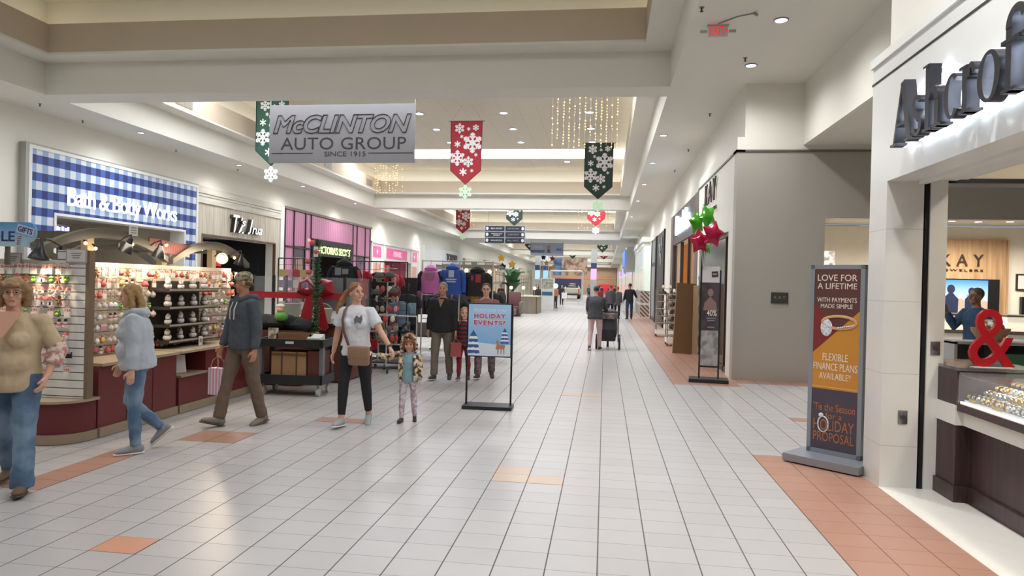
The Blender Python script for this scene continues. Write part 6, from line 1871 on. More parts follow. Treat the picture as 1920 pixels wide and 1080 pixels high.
def person(label, loc, rz, H=1.7, g=1.0, lean=0.0, twist=0.0, head=(0.0, 0.0), legs=((0, 0, 0.03), (0, 0, 0.03)), arms=((0, 0.12, 0.1, 0), (0, 0.12, 0.1, 0)), feet=(None, None), skin=None,
           shirt=('888888', 'long', 0.0), pants=('445066', 'straight'), shoes='777777', hair=('short', '5a4030'), vox=0.009, hips=1.0, bust=0.0, hd=1.0, hood=None, sole='d8d4cc', shirt_m=None, pants_m=None, legscale=1.0):
    t = T('person', label, 'person', loc, rz)
    s = H / 1.7
    sk = skin or skin_m
    V = Vector
    ux = V((0, -math.sin(lean), math.cos(lean)))
    fwd = V((0, -math.cos(lean), -math.sin(lean)))
    LS = legscale
    pel = V((0, 0, 0.93 * LS))
    xs = V((math.cos(twist), math.sin(twist), 0))
    P = lambda q: pel + ux * q
    def dv(p, o, sd):
        return V((sd * math.sin(o), -math.sin(p) * math.cos(o), -math.cos(p) * math.cos(o)))
    # legs
    J = []
    for i, sd in enumerate((-1, 1)):
        a, k_, o = legs[i]
        hp = pel + V((sd * 0.088 * hips, 0, -0.03))
        kn = hp + dv(a, o, sd) * 0.42 * LS
        an = kn + dv(a - k_, o * 0.4, sd) * 0.42 * LS
        fp = feet[i] if feet[i] is not None else 0.0
        fd = V((sd * 0.18, -math.cos(fp), math.sin(fp))).normalized()       # toe direction, + raises the toe
        J.append([hp, kn, an, fd, fp])
    low = min(min(an.z - 0.075, (an + fd * 0.17).z - 0.05 if fp < 0 else 9, (an - fd * 0.06).z - 0.07) for hp, kn, an, fd, fp in J)
    dz = -low
    sh = V((0, 0, dz))
    pel = pel + sh
    for j in J:
        for q in range(3):
            j[q] = j[q] + sh
    A = []
    for i, sd in enumerate((-1, 1)):
        p, o, b, inn = arms[i]
        so = P(0.445) + xs * sd * 0.168 * (0.6 + 0.4 * g)
        el = so + dv(p, o, sd) * 0.285
        wd = dv(p + b, o - inn, sd)
        wr = el + wd * 0.245
        A.append((so, el, wr, wd, sd))
    nb = P(0.49)
    hc = P(0.50) + ux * (0.145 * (0.5 + 0.5 * hd)) + fwd * 0.015
    Rh = Matrix.Rotation(head[0], 4, 'Z') @ Matrix.Rotation(lean * 0.5 - head[1], 4, 'X')
    hm = Matrix.Translation(hc) @ Rh @ Matrix.Scale(hd, 4)
    HP = lambda x, y, z: hm @ V((x, y, z))
    def sc(o):
        if s != 1:
            o.data.transform(Matrix.Scale(s, 4))
        return o
    # ---- body: one surface
    k = B()
    k.tube([P(-0.1), P(-0.02), P(0.14), P(0.32), P(0.44), P(0.5)], [(0.11, 0.09), (0.15 * hips, 0.10), (0.12 * g, 0.085 * g), (0.15 * g, 0.10 * g), (0.15, 0.08), (0.07, 0.06)], 16, up=(1, 0, 0))
    for hp, kn, an, fd, fp in J:
        k.tube([hp + V((0, 0, 0.05)), hp + (kn - hp) * 0.4, kn, kn + (an - kn) * 0.35, an, an + V((0, 0, -0.03))], [0.085, 0.072, 0.053, 0.052, 0.036, 0.034], 12)
        k.tube([an - fd * 0.03 + V((0, 0, -0.03)), an + fd * 0.10 + V((0, 0, -0.045))], [0.035, 0.026], 8)
    k.tube([P(0.44), nb, hc + ux * -0.06 - fwd * 0.01], [0.06, 0.055, 0.05], 12)
    I3 = Rh.to_3x3().to_4x4() @ Matrix.Scale(hd, 4)
    k.ball(HP(0, 0.008, 0.025), (0.074, 0.092, 0.094), 20, 14, I3)
    k.ball(HP(0, -0.022, -0.045), (0.056, 0.062, 0.062), 16, 10, I3)
    k.ball(HP(0, -0.062, -0.085), (0.026, 0.02, 0.02), 10, 8, I3)
    k.tube([HP(0, -0.083, 0.02), HP(0, -0.103, -0.02), HP(0, -0.086, -0.028)], [0.009 * hd, 0.014 * hd, 0.012 * hd], 8)
    for sd in (-1, 1):
        k.ball(HP(sd * 0.076, 0.01, 0.0), (0.01, 0.02, 0.03), 8, 8, I3)
        k.ball(HP(sd * 0.038, -0.062, -0.02), (0.026, 0.02, 0.024), 10, 8, I3)
    for so, el, wr, wd, sd in A:
        k.tube([so, so + (el - so) * 0.5, el, el + (wr - el) * 0.3, wr], [0.05, 0.046 * (0.5 + 0.5 * g), 0.038, 0.038, 0.025], 12)
        # hand: palm, four bent fingers, thumb from the side
        side = V((0, -1, 0)) if abs(wd.y) < 0.75 else V((-sd, 0, 0))
        across = (side - wd * side.dot(wd)).normalized()
        inn = V((-sd, 0, 0))
        curl = (inn - wd * inn.dot(wd) - across * inn.dot(across))
        curl = curl.normalized() if curl.length > 0.1 else wd.cross(across)
        pa = wr + wd * 0.085
        k.tube([wr - wd * 0.01, wr + wd * 0.03, pa], [(0.024, 0.018), (0.036, 0.016), (0.037, 0.014)], 10, up=across)
        for f, ln in ((-0.027, 0.062), (-0.009, 0.074), (0.009, 0.078), (0.027, 0.07)):
            b0 = pa - wd * 0.01 + across * f
            b1 = b0 + (wd * 0.9 + curl * 0.25).normalized() * ln * 0.5
            b2 = b1 + (wd * 0.7 + curl * 0.75).normalized() * ln * 0.5
            k.tube([b0, b1, b2], [0.0095, 0.009, 0.0075], 7)
        tb = wr + wd * 0.03 + across * 0.03
        k.tube([tb, tb + (wd * 0.7 + across * 0.7).normalized() * 0.035, tb + (wd * 0.95 + across * 0.45 + curl * 0.3).normalized() * 0.066], [0.013, 0.0115, 0.009], 7)
    soft(sc(k.done('body', sk, t)), vox * 0.72, sm=3)
    # ---- face
    for sd in (-1, 1):
        o = B().ball(HP(sd * 0.031, -0.078, 0.012), (0.011, 0.006, 0.006), 10, 6, I3).done('eye', eye_m, t)
        sc(o)
        o = B().tube([HP(sd * 0.016, -0.086, 0.031), HP(sd * 0.034, -0.084, 0.035), HP(sd * 0.05, -0.070, 0.03)], 0.0035 * hd, 6).done('eyebrow', M('hair_' + hair[1], hair[1], 0.7, v=0.2, s=30), t)
        sc(o)
    o = B().ball(HP(0, -0.078, -0.055), (0.022, 0.008, 0.007), 10, 6, I3).done('mouth', lip_m, t)
    sc(o)
    # ---- trousers
    pc, style = pants[:2]
    pm = pants_m or M('cloth_' + pc, pc, 0.85, v=0.12, s=7, bump=0.25)
    k = B()
    tight = style == 'tight'
    e = 0.008 if tight else 0.018
    k.tube([P(-0.13), P(-0.08), P(-0.02), P(0.06), P(0.11)], [(0.09, 0.08), (0.155 * hips, 0.115 * (0.5 + 0.5 * g)), (0.168 * hips, 0.122 * (0.5 + 0.5 * g)), (0.155 * hips, 0.112 * g), (0.14 * g, 0.1 * g)], 18, up=(1, 0, 0))
    for hp, kn, an, fd, fp in J:
        end = an + (kn - an).normalized() * (0.06 if tight else (-0.025 if style == 'boot' else 0.01))
        r = {'tight': (0.098, 0.085, 0.062, 0.060, 0.045), 'straight': (0.102, 0.092, 0.073, 0.068, 0.064), 'boot': (0.106, 0.096, 0.074, 0.072, 0.085), 'slim': (0.100, 0.086, 0.066, 0.062, 0.050)}[style]
        q = 0.55 + 0.45 * hips
        k.tube([hp + V((0, 0, 0.03)), hp + (kn - hp) * 0.35, kn, kn + (end - kn) * 0.35, end], [r[0] * q, r[1] * q, r[2] * q, r[3] * q, r[4]], 14)
    soft(sc(k.done('trousers', pm, t)), vox * 1.15, 0.0 if tight else 0.022, folds, 4)
    # ---- shoes
    shm, som = M('shoe_' + shoes, shoes, 0.7, v=0.1, s=20), M('sole_' + sole, sole, 0.6)
    for hp, kn, an, fd, fp in J:
        up_ = V((0, 0, 1)) - fd * fd.z
        up_.normalize()
        bs = an - V((0, 0, 0.0)) - up_ * 0.066
        k = B()
        k.tube([bs - fd * 0.075 + up_ * 0.035, bs - fd * 0.05 + up_ * 0.04, bs + up_ * 0.045, bs + fd * 0.08 + up_ * 0.032, bs + fd * 0.15 + up_ * 0.024, bs + fd * 0.185 + up_ * 0.018],
               [(0.024, 0.03), (0.036, 0.045), (0.040, 0.05), (0.044, 0.036), (0.040, 0.026), (0.02, 0.014)], 12, up=fd.cross(up_))
        k.tube([an + V((0, 0, 0.02)), an - up_ * 0.03], [0.045, 0.043], 10)
        f_ = soft(sc(k.done('shoe', shm, t)), vox * 0.9, sm=2)
        k = B()
        k.tube([bs - fd * 0.085, bs - fd * 0.04, bs + fd * 0.04, bs + fd * 0.11, bs + fd * 0.17, bs + fd * 0.198], [(0.026, 0.012), (0.039, 0.013), (0.040, 0.013), (0.047, 0.013), (0.038, 0.012), (0.012, 0.01)], 10, up=fd.cross(up_))
        sc(k.done('sole', som, f_))
    # ---- top
    tc, sl, hem = shirt
    tm = shirt_m or M('cloth_' + tc, tc, 0.9, v=0.1, s=7, bump=0.3)
    if tc:
        k = B()
        loose = 0.02
        hz = -0.06 + hem
        k.tube([P(hz), P(hz + 0.05), P(0.10), P(0.20), P(0.31), P(0.40), P(0.455), P(0.50)],
               [(0.178 * hips * (0.6 + 0.4 * g), 0.135 * g), (0.180 * hips * (0.6 + 0.4 * g), 0.14 * g), (0.162 * g, 0.128 * g), (0.162 * g, 0.126 * g), (0.176 * g, 0.132 * g), (0.172 * (0.6 + 0.4 * g), 0.112 * g), (0.14, 0.09), (0.07, 0.065)], 20, up=xs if twist else (1, 0, 0))
        if bust:
            for sd in (-1, 1):
                k.ball(P(0.285) + fwd * (0.075 * g) + xs * sd * 0.075, (0.075 * g, 0.06 + bust, 0.078), 12, 8)
        if g > 1.12:
            k.ball(P(0.10) + fwd * 0.05 * g, (0.15 * g, 0.11 * g, 0.14), 14, 10)
        for so, el, wr, wd, sd in A:
            rr = 0.5 + 0.5 * g
            if sl == 'tee':
                e2 = so + (el - so) * 0.72
                k.tube([so - xs * sd * 0.05 - ux * 0.01, so - ux * 0.012, so + (e2 - so) * 0.6, e2], [0.05, 0.060 * rr, 0.068 * rr, 0.074 * rr], 12)
            else:
                w2 = el + (wr - el) * (0.97 if sl == 'long' else 0.55)
                k.tube([so - xs * sd * 0.05 - ux * 0.01, so - ux * 0.01, so + (el - so) * 0.55, el, el + (w2 - el) * 0.5, w2], [0.055, 0.066 * rr, 0.066 * rr, 0.060 * rr, 0.056 * rr, 0.044 if sl == 'long' else 0.055], 12)
        o = soft(sc(k.done('top', tm, t)), vox * 1.25, 0.02, folds, 4)
        if sl == 'long' and hood is not None:
            k = B()
            k.tube([P(0.435) - fwd * 0.075, P(0.47) - fwd * 0.105, P(0.525) - fwd * 0.095], [(0.10, 0.035), (0.125, 0.055), (0.10, 0.04)], 14, up=(1, 0, 0))
            for sd in (-1, 1):
                k.tube([P(0.49) - fwd * 0.08 + xs * sd * 0.085, P(0.5) + xs * sd * 0.10, P(0.465) + fwd * 0.075 + xs * sd * 0.055, P(0.42) + fwd * 0.10], [0.04, 0.035, 0.028, 0.018], 10)
            soft(sc(k.done('hood', tm, t)), vox * 1.2, 0.012, folds, 3)
        if hood == 'cord':
            for sd in (-1, 1):
                k = B().tube([P(0.44) + fwd * 0.115 + xs * sd * 0.04, P(0.36) + fwd * 0.15 + xs * sd * 0.042, P(0.25) + fwd * 0.152 + xs * sd * 0.04], 0.006, 6)
                sc(k.done('drawstring', M('cord_white', 'd8d6d0', 0.7), t))
    # ---- hair
    st, hcol = hair[:2]
    hrm = M('hair_' + hcol, hcol, 0.55, v=0.25, s=40, bump=0.4)
    k = B()
    if st != 'cap':
        k.ball(HP(0, 0.022, 0.046), (0.082, 0.093, 0.088), 18, 12, I3)
    if st == 'bob':
        k.ball(HP(0, 0.03, 0.03), (0.105, 0.10, 0.10), 16, 12, I3)
        for sd in (-1, 1):
            k.tube([HP(sd * 0.06, -0.03, 0.09), HP(sd * 0.098, -0.01, 0.03), HP(sd * 0.098, 0.0, -0.05), HP(sd * 0.078, 0.01, -0.11)], [0.03, 0.036, 0.034, 0.022], 10)
        k.tube([HP(-0.06, -0.078, 0.062), HP(0, -0.092, 0.075), HP(0.06, -0.078, 0.062)], [0.016, 0.022, 0.016], 8)
        k.tube([HP(-0.07, 0.05, -0.04), HP(0, 0.08, -0.06), HP(0.07, 0.05, -0.04)], [0.05, 0.055, 0.05], 10)
    elif st == 'long':
        for sd in (-1, 1):
            k.tube([HP(sd * 0.05, -0.02, 0.09), HP(sd * 0.08, 0.012, 0.03), HP(sd * 0.085, 0.02, -0.08), HP(sd * 0.08, -0.02, -0.20), HP(sd * 0.065, -0.05, -0.28)], [0.022, 0.026, 0.03, 0.026, 0.012], 10)
        k.tube([HP(0, 0.06, 0.06), HP(0, 0.085, -0.05), HP(0, 0.085, -0.16), HP(0, 0.08, -0.24)], [(0.07, 0.04), (0.085, 0.04), (0.085, 0.04), (0.05, 0.02)], 12)
    elif st == 'pony':
        k.ball(HP(0, 0.085, 0.05), (0.03, 0.03, 0.03), 10, 8)
        k.tube([HP(0, 0.085, 0.05), HP(-0.05, 0.14, 0.01), HP(-0.10, 0.16, -0.09), HP(-0.15, 0.17, -0.2), HP(-0.17, 0.17, -0.25)], [0.026, 0.036, 0.038, 0.028, 0.01], 10)
        for sd in (-1, 1):
            k.tube([HP(sd * 0.03, -0.06, 0.10), HP(sd * 0.07, -0.03, 0.06), HP(sd * 0.078, 0.02, 0.0)], [0.014, 0.02, 0.016], 8)
    elif st == 'girl':
        for sd in (-1, 1):
            k.tube([HP(sd * 0.03, -0.07, 0.085), HP(sd * 0.075, -0.045, 0.03), HP(sd * 0.085, -0.02, -0.08), HP(sd * 0.09, -0.03, -0.17)], [0.018, 0.03, 0.034, 0.018], 10)
        k.tube([HP(-0.05, -0.082, 0.06), HP(0, -0.09, 0.066), HP(0.05, -0.082, 0.06)], [0.014, 0.018, 0.014], 8)
        k.tube([HP(0, 0.06, 0.06), HP(0, 0.08, -0.06), HP(0, 0.075, -0.16)], [(0.07, 0.04), (0.085, 0.045), (0.06, 0.03)], 12)
    elif st == 'bun':
        k.ball(HP(0, 0.10, 0.07), 0.042, 10, 8)
    if st == 'cap':
        k.tube([HP(-0.078, 0.03, 0.0), HP(-0.05, 0.085, -0.02), HP(0.05, 0.085, -0.02), HP(0.078, 0.03, 0.0)], 0.022, 8)
    soft(sc(k.done('hair', hrm, t)), vox, 0.02 if st in ('bob', 'long', 'pony', 'girl') else 0.006, folds2, 2)
    if st == 'cap':
        cm = M('cap_cloth', hair[2], 0.85, c2=hair[3], s=22)
        k = B().ball(HP(0, 0.012, 0.06), (0.086, 0.1, 0.075), 18, 12, I3)
        sc(k.done('cap', cm, t))
        k = B()
        k.prism([(-0.065, 0.0), (-0.06, 0.06), (0, 0.085), (0.06, 0.06), (0.065, 0.0)], HP(0, -0.075, 0.052), Rh.to_3x3() @ V((1, 0, 0)), Rh.to_3x3() @ V((0, -1, -0.25)), 0.008)
        sc(k.done('cap_visor', M('cap_bill', hair[3], 0.8), t))
    t['_h'] = s
    info = dict(A=A, J=J, P=P, HP=HP, s=s, t=t, fwd=fwd, xs=xs, ux=ux, sc=sc)
    del t['_h']
    return info
def glasses(pn):
    HP, sc, t = pn['HP'], pn['sc'], pn['t']
    k = B()
    for sd in (-1, 1):
        k.tube([HP(sd * 0.032 + 0.024 * math.cos(a), -0.094, 0.012 + 0.017 * math.sin(a)) for a in [i * pi / 7 for i in range(14)]], 0.0022, 5, closed=True)
        k.tube([HP(sd * 0.056, -0.092, 0.016), HP(sd * 0.08, -0.01, 0.012)], 0.002, 5)
    k.tube([HP(-0.008, -0.097, 0.014), HP(0.008, -0.097, 0.014)], 0.002, 5)
    sc(k.done('glasses', M('glasses_frame', '6a5a55', 0.3, 0.4), t))
denim = ('5b7592', 'straight')
dw = M('denim_washed', '4f6884', 0.85, c2='7d94ab', s=3.0, bump=0.2)
# woman in tan sweater, coming towards the camera at far left
tanw = person('blonde woman with glasses in a tan V-neck sweater and flared jeans', (-4.46, 4.76, 0), 0.35, 1.62, 1.16, 0.02, 0.05, (0.28, 0.0), ((-0.22, 0.30, 0.04), (0.20, 0.10, 0.05)), ((0.1, 0.2, 0.25, 0.1), (-0.20, 0.42, 0.75, 0.55)), (-0.25, 0.12), None,
    ('c2ad8e', 'three', -0.07), ('5b7592', 'boot'), '6a5540', ('bob', '9a7a55'), 0.008, 1.12, 0.045, pants_m=dw, sole='4a3a2c')
glasses(tanw)
p_ = tanw['P']
o = B().prism([(-0.09, 0.03), (-0.05, 0.05), (0.05, 0.05), (0.09, 0.03), (0.0, -0.165)], tanw['s'] * (p_(0.455) + tanw['fwd'] * 0.128), (1, 0, 0), tuple(tanw['ux'] * 0.92 + Vector((0, 0.38, 0))), 0.012).done('neckline', skin_m, tanw['t'])
fl = M('flag_print', 'b87a74', 0.85, c2='d8cabc', s=26)
so, el, wr, wd, sd = tanw['A'][1]
o = B().tube([q * tanw['s'] for q in (el - (el - so).normalized() * 0.06, el, el + (wr - el) * 0.55)], [0.077, 0.074, 0.064], 12).done('printed_cuff', fl, tanw['t'])
soft(o, 0.009, 0.01)
# girl in light grey hoodie, walking left
ghood = person('young woman in a pale grey hoodie and blue jeans walking left past the kiosk', (-4.36, 6.05, 0), -1.0, 1.57, 1.24, 0.10, 0.0, (-0.1, -0.1), ((0.16, 0.95, 0.03), (0.04, 0.08, 0.03)), ((0.14, 0.08, 0.2, 0), (-0.05, 0.14, 0.1, 0)), (-0.75, 0.0), None,
    ('b3bac2', 'long', -0.03), ('57758f', 'slim'), '8a8a90', ('long', '9c7c50'), 0.008, 1.06, 0.02, hood='plain', pants_m=dw)
# man in charcoal hoodie and cap with a striped bag
mhood = person('man in a charcoal hoodie and camouflage cap carrying a pink striped bag', (-4.04, 7.4, 0), -0.45, 1.73, 1.08, 0.0, -0.1, (-0.75, -0.12), ((0.30, 0.10, 0.04), (-0.16, 0.12, 0.04)), ((0.16, 0.10, 0.25, 0.1), (-0.1, 0.16, 0.25, 0.1)), (0.3, -0.15), skin2_m,
    ('4a5058', 'long', -0.02), ('6e5c4e', 'straight'), '7d7668', ('cap', '4a3a2c', 'a89a7c', '4f5a44'), 0.008, 1.0, 0.0, hood='cord', sole='4f4a40')
# woman in white T-shirt
whitew = person('woman in a white T-shirt and black leggings holding a small girl by the hand', (-2.82, 7.68, 0), 0.05, 1.63, 1.02, 0.0, 0.0, (0.85, 0.05), ((0.20, 0.12, 0.04), (-0.16, 0.15, 0.05)), ((-0.08, 0.22, 0.15, 0.05), (0.22, 0.52, 0.22, -0.10)), (0.1, -0.3), None,
    ('dcdde2', 'tee', -0.04), ('232327', 'tight'), '9fa5a6', ('pony', '8c6440'), 0.008, 1.08, 0.02, sole='d8d8d4')
o = B().prism([(-0.05, 0.0), (-0.02, 0.045), (0.01, 0.02), (0.04, 0.05), (0.05, 0.0), (0.03, -0.05), (-0.01, -0.03), (-0.04, -0.055)], whitew['s'] * (whitew['P'](0.34) + Vector((0.075, -0.160, 0))), (1, 0, 0), (0, -0.05, 1), 0.01).done('print', M('shirt_print', '75787c', 0.8), whitew['t'])
for i, (so, el, wr, wd, sd) in enumerate(whitew['A'][1:]):
    o = B().cyl((wr - wd * 0.02) * whitew['s'], (wr + wd * 0.005) * whitew['s'], 0.031, n=12).done('bracelet', M('bracelet_dark', '4a4038', 0.5), whitew['t'])
# little girl with leopard hooded vest
leo = M('leopard_fleece', 'd8c4a4', 0.9, c2='4a3628', s=26, bump=0.3)
floral = M('floral_leggings', 'dcd2d8', 0.85, c2='b89aa8', s=24)
girl = person('little girl in a leopard hooded vest and floral leggings holding the woman by the hand', (-2.285, 8.03, 0), 0.1, 0.98, 1.05, 0.0, 0.0, (0.1, -0.25), ((0.14, 0.12, 0.04), (-0.12, 0.12, 0.04)), ((0.45, 1.3, 0.25, -0.55), (0.0, 0.18, 0.3, 0.1)), (0.1, -0.2), None,
    ('86a6ae', 'long', -0.05), ('dcd2d8', 'slim'), '35302e', ('girl', '8e5a38'), 0.008, 1.08, 0.0, 1.45, pants_m=floral, sole='4a4644')
P_, s_ = girl['P'], girl['s']
for sd in (-1, 1):
    k = B().tube([P_(-0.08) + Vector((sd * 0.15, -0.03, 0)), P_(0.1) + Vector((sd * 0.155, -0.04, 0)), P_(0.3) + Vector((sd * 0.15, -0.045, 0)), P_(0.43) + Vector((sd * 0.12, -0.02, 0))], [(0.055, 0.14), (0.055, 0.145), (0.06, 0.145), (0.05, 0.10)], 12, up=(1, 0, 0))
    so, el, wr, wd, sd2 = girl['A'][0 if sd < 0 else 1]
    k.tube([so, el, el + (wr - el) * 0.8], [0.085, 0.075, 0.06], 12)
    o = k.done('leopard_vest', leo, girl['t'])
    o.data.transform(Matrix.Scale(s_, 4))
    soft(o, 0.008, 0.012)
HP = girl['HP']
k = B()
k.tube([HP(-0.10, -0.06, -0.10), HP(-0.112, -0.05, 0.0), HP(-0.085, -0.05, 0.10), HP(0.0, -0.055, 0.142), HP(0.085, -0.05, 0.10), HP(0.112, -0.05, 0.0), HP(0.10, -0.06, -0.10)], 0.028, 10)
k.done('hood_rim', leo, girl['t']).data.transform(Matrix.Scale(s_, 4))
k = B().ball(HP(0, 0.055, 0.03), (0.15, 0.13, 0.16), 14, 10)
o = k.done('hood', M('hood_lining', '9c6a46', 0.9, v=0.2, s=12, bump=0.4), girl['t'])
o.data.transform(Matrix.Scale(s_, 4))
# man in black jacket and child, woman behind the poster
blk = person('grey-haired man in a black zip jacket and khaki trousers walking toward the camera', (-2.74, 11.65, 0), 0.0, 1.66, 1.12, 0.0, 0.0, (0.05, 0.0), ((0.12, 0.06, 0.04), (-0.12, 0.12, 0.04)), ((-0.05, 0.14, 0.1, 0), (0.05, 0.14, 0.1, 0)), (0.1, -0.2), skin2_m,
    ('1f1d1e', 'long', -0.05), ('6f6659', 'straight'), '3a3836', ('short', '7d7568'), 0.011, 1.04, 0.0)
o = B().prism([(-0.05, 0.0), (0.05, 0.0), (0.0, -0.14)], blk['s'] * (blk['P'](0.47) + Vector((0, -0.122, 0))), (1, 0, 0), (0, 0.35, 1), 0.012).done('collar_opening', M('collar_brown', '8a6a58', 0.8), blk['t'])
strp_m = None
mt_, nt_, bs_ = nodes_mat('maroon_stripes', 0.9)
k_ = NB(nt_)
X_, Y_, Z_ = k_.xyz()
nt_.links.new(k_.mix(k_.math('LESS_THAN', k_.math('FRACT', k_.math('DIVIDE', Z_, 0.07)), 0.5), lin('6a2a34'), lin('2e2226')), bs_.inputs['Base Color'])
child = person('child in a maroon and black striped top and red trousers beside the man in black', (-2.37, 11.72, 0), 0.1, 1.20, 1.0, 0.0, 0.0, (0.1, 0.0), ((0.15, 0.1, 0.03), (-0.1, 0.1, 0.03)), ((0.1, 0.12, 0.2, 0), (0.1, 0.12, 0.2, 0)), (0.1, -0.2), None,
    ('6a2a34', 'long', -0.08), ('7a2530', 'slim'), '4a4840', ('long', '9a7a58'), 0.011, 1.0, 0.0, 1.3, shirt_m=mt_)
plaid = M('plaid_cloth', '7a6468', 0.85, c2='57484c', s=16)
behind = person('woman with glasses and plaid trousers half hidden behind the holiday poster', (-2.05, 12.0, 0), 0.1, 1.66, 1.1, 0.0, 0.0, (0.0, 0.0), ((0.14, 0.08, 0.04), (-0.14, 0.12, 0.04)), ((0.3, 0.12, 0.6, 0.2), (0.3, 0.12, 0.6, 0.2)), (0.1, -0.2), None,
    ('8a5a58', 'long', -0.05), ('7a6468', 'straight'), '3a3532', ('bun', '5a4438'), 0.011, 1.06, 0.0, pants_m=plaid)
glasses(behind)
# stroller and the people walking away
strol = person('woman in a dark grey sweater and pale pink leggings pushing a stroller', (-0.22, 18.2, 0), pi - 0.1, 1.66, 1.2, 0.08, 0.0, (0.25, 0.0), ((0.15, 0.1, 0.03), (-0.15, 0.2, 0.03)), ((0.55, 0.15, 0.5, 0), (0.55, 0.15, 0.5, 0)), (0.1, -0.3), None,
    ('47484b', 'long', -0.06), ('c9aca8', 'slim'), '5a3a30', ('bun', '4a3830'), 0.014, 1.12, 0.0)
walkA = person('man in a grey coat walking away with a red arm, left of the couple', (0.30, 35.2, 0), pi, 1.72, 1.05, 0, 0, (0, 0), ((0.15, 0.1, 0.03), (-0.15, 0.2, 0.03)), skin=skin2_m, shirt=('4e4a4e', 'long', -0.12), pants=('26252a', 'slim'), shoes='3a3836', hair=('short', '6a5a4c'), vox=0.018)
walkB = person('woman in a long grey coat and black leggings walking away beside the man', (0.66, 36.0, 0), pi, 1.66, 1.08, 0, 0, (0.2, 0), ((0.15, 0.1, 0.03), (-0.15, 0.2, 0.03)), shirt=('5e5c60', 'long', -0.16), pants=('222126', 'tight'), shoes='4a4644', hair=('short', '8a6a48'), vox=0.018)
walkC = person('man in a black jacket and blue jeans standing astride by the striped window bases', (1.28, 36.0, 0), pi + 0.25, 1.84, 1.08, 0, 0, (0.3, 0), ((0.22, 0.05, 0.1), (-0.15, 0.1, 0.1)), ((0.5, 0.5, 0.5, 0), (0.1, 0.2, 0.3, 0.1)), skin=skin2_m, shirt=('26272a', 'long', -0.05), pants=('34435e', 'straight'), shoes='2e2c2c', hair=('short', '2e2622'), vox=0.018)
person('person in a red top and dark trousers far ahead of the stroller', (-0.3, 38, 0), pi, 1.68, 1.0, shirt=('8a2c36', 'long', -0.05), pants=('2a282c', 'slim'), hair=('short', '3a2c26'), vox=0.022, legs=((0.15, 0.1, 0.03), (-0.15, 0.2, 0.03)))
person('person in an orange sweater and dark trousers standing by the white tower display', (-3.46, 49.4, 0), 0.8, 1.68, 1.12, shirt=('c98a68', 'long', -0.02), pants=('3a2c2a', 'straight'), shoes='2e2c2c', hair=('short', '3a2a24'), vox=0.022)
person('woman in dark clothes carrying a white bag near the parked truck', (-3.5, 57.5, 0), 0.2, 1.68, 1.05, shirt=('2e2e34', 'long', -0.05), pants=('26262c', 'slim'), shoes='2e2c2c', hair=('long', '2e2420'), vox=0.024, legs=((0.15, 0.1, 0.03), (-0.15, 0.2, 0.03)))
person('dark-haired person in a dark top standing behind the taupe kiosk counter', (-4.1, 42.5, 0), 0.1, 1.66, 1.05, shirt=('33302e', 'long', 0), pants=('26262c', 'slim'), hair=('long', '2c211c'), vox=0.022)
person('person in a red jacket behind the warm kiosk on the left', (-6.6, 44.2, 0), 0.2, 1.62, 1.0, shirt=('8a3c38', 'long', 0), pants=('3a3a42', 'slim'), hair=('short', '4a382c'), vox=0.022)
for x, y, c, lab in ((-2.0, 90, '5a5a60', 'far person in grey near the end of the mall, left one'), (-0.4, 88, '3a3a46', 'far person in navy near the end of the mall'), (0.6, 86, '7a2c34', 'far person in dark red near the end of the mall'), (-1.3, 95, '8a8488', 'far person in pale grey near the end of the mall'), (1.2, 80, '4a4448', 'far person in charcoal by the right shop fronts')):
    person(lab, (x, y, 0), pi, 1.7, 1.1, shirt=(c, 'long', -0.05), pants=('2a2a30', 'straight'), hair=('short', '3a2c26'), vox=0.03, legs=((0.15, 0.1, 0.03), (-0.15, 0.2, 0.03)))
# man in blue in the jeweller shop
kman = person('man in a blue jacket with a hand raised to his face beyond the red ampersand', (5.42, 11.0, 0), -1.25, 1.76, 1.12, 0.02, 0.0, (-0.1, 0.0), ((0.1, 0.05, 0.04), (-0.1, 0.08, 0.04)), ((0.55, 0.25, 2.05, 0.3), (0.05, 0.14, 0.25, 0.05)), (0.0, 0.0), M('skin_brown', '8a5f48', 0.5), ('2c4460', 'long', -0.06), ('1d1d22', 'straight'), '2a2828', ('short', '4a4038'), 0.011, 1.06, 0.0)
glasses(kman)
# ---- things they carry
def world(pn, v):
    t = pn['t']
    return Matrix.Translation(t.location) @ Matrix.Rotation(t.rotation_euler.z, 4, 'Z') @ (Vector(v) * pn['s'])
so, el, wr, wd, sd = mhood['A'][0]
hb = world(mhood, wr + wd * 0.12)
t = T('shopping_bag', 'pink and white striped paper bag in the hand of the man in the charcoal hoodie', 'shopping bag', (hb.x, hb.y, hb.z - 0.46), -0.35)
mt, nt, bs = nodes_mat('pink_striped_paper', 0.6)
k = NB(nt)
X, Y, Z = k.xyz()
nt.links.new(k.mix(k.math('LESS_THAN', k.math('FRACT', k.math('DIVIDE', k.math('ADD', X, k.math('MULTIPLY', Y, 1.0)), 0.05)), 0.5), lin('d99ab4'), lin('e6dce2')), bs.inputs['Base Color'])
B().box(-0.095, 0.095, -0.05, 0.05, 0.03, 0.33).done('paper_body', mt, t)
for y in (-0.05, 0.05):
    B().tube([(-0.06, y, 0.32), (-0.045, y * 0.6, 0.42), (0, y * 0.3, 0.455), (0.045, y * 0.6, 0.42), (0.06, y, 0.32)], 0.005, 6).done('handle', M('bag_handle', 'a08a6a', 0.6), t)
t = T('crossbody_bag', 'tan crossbody bag worn by the woman in the white T-shirt', 'handbag', (0, 0, 0))
tb_m, st_m2 = M('tan_leather', '94745a', 0.6, v=0.08), M('strap_leather', '6e4a34', 0.6)
c = world(whitew, whitew['P'](-0.08) + Vector((0.10, -0.185, 0)))
t.location = c
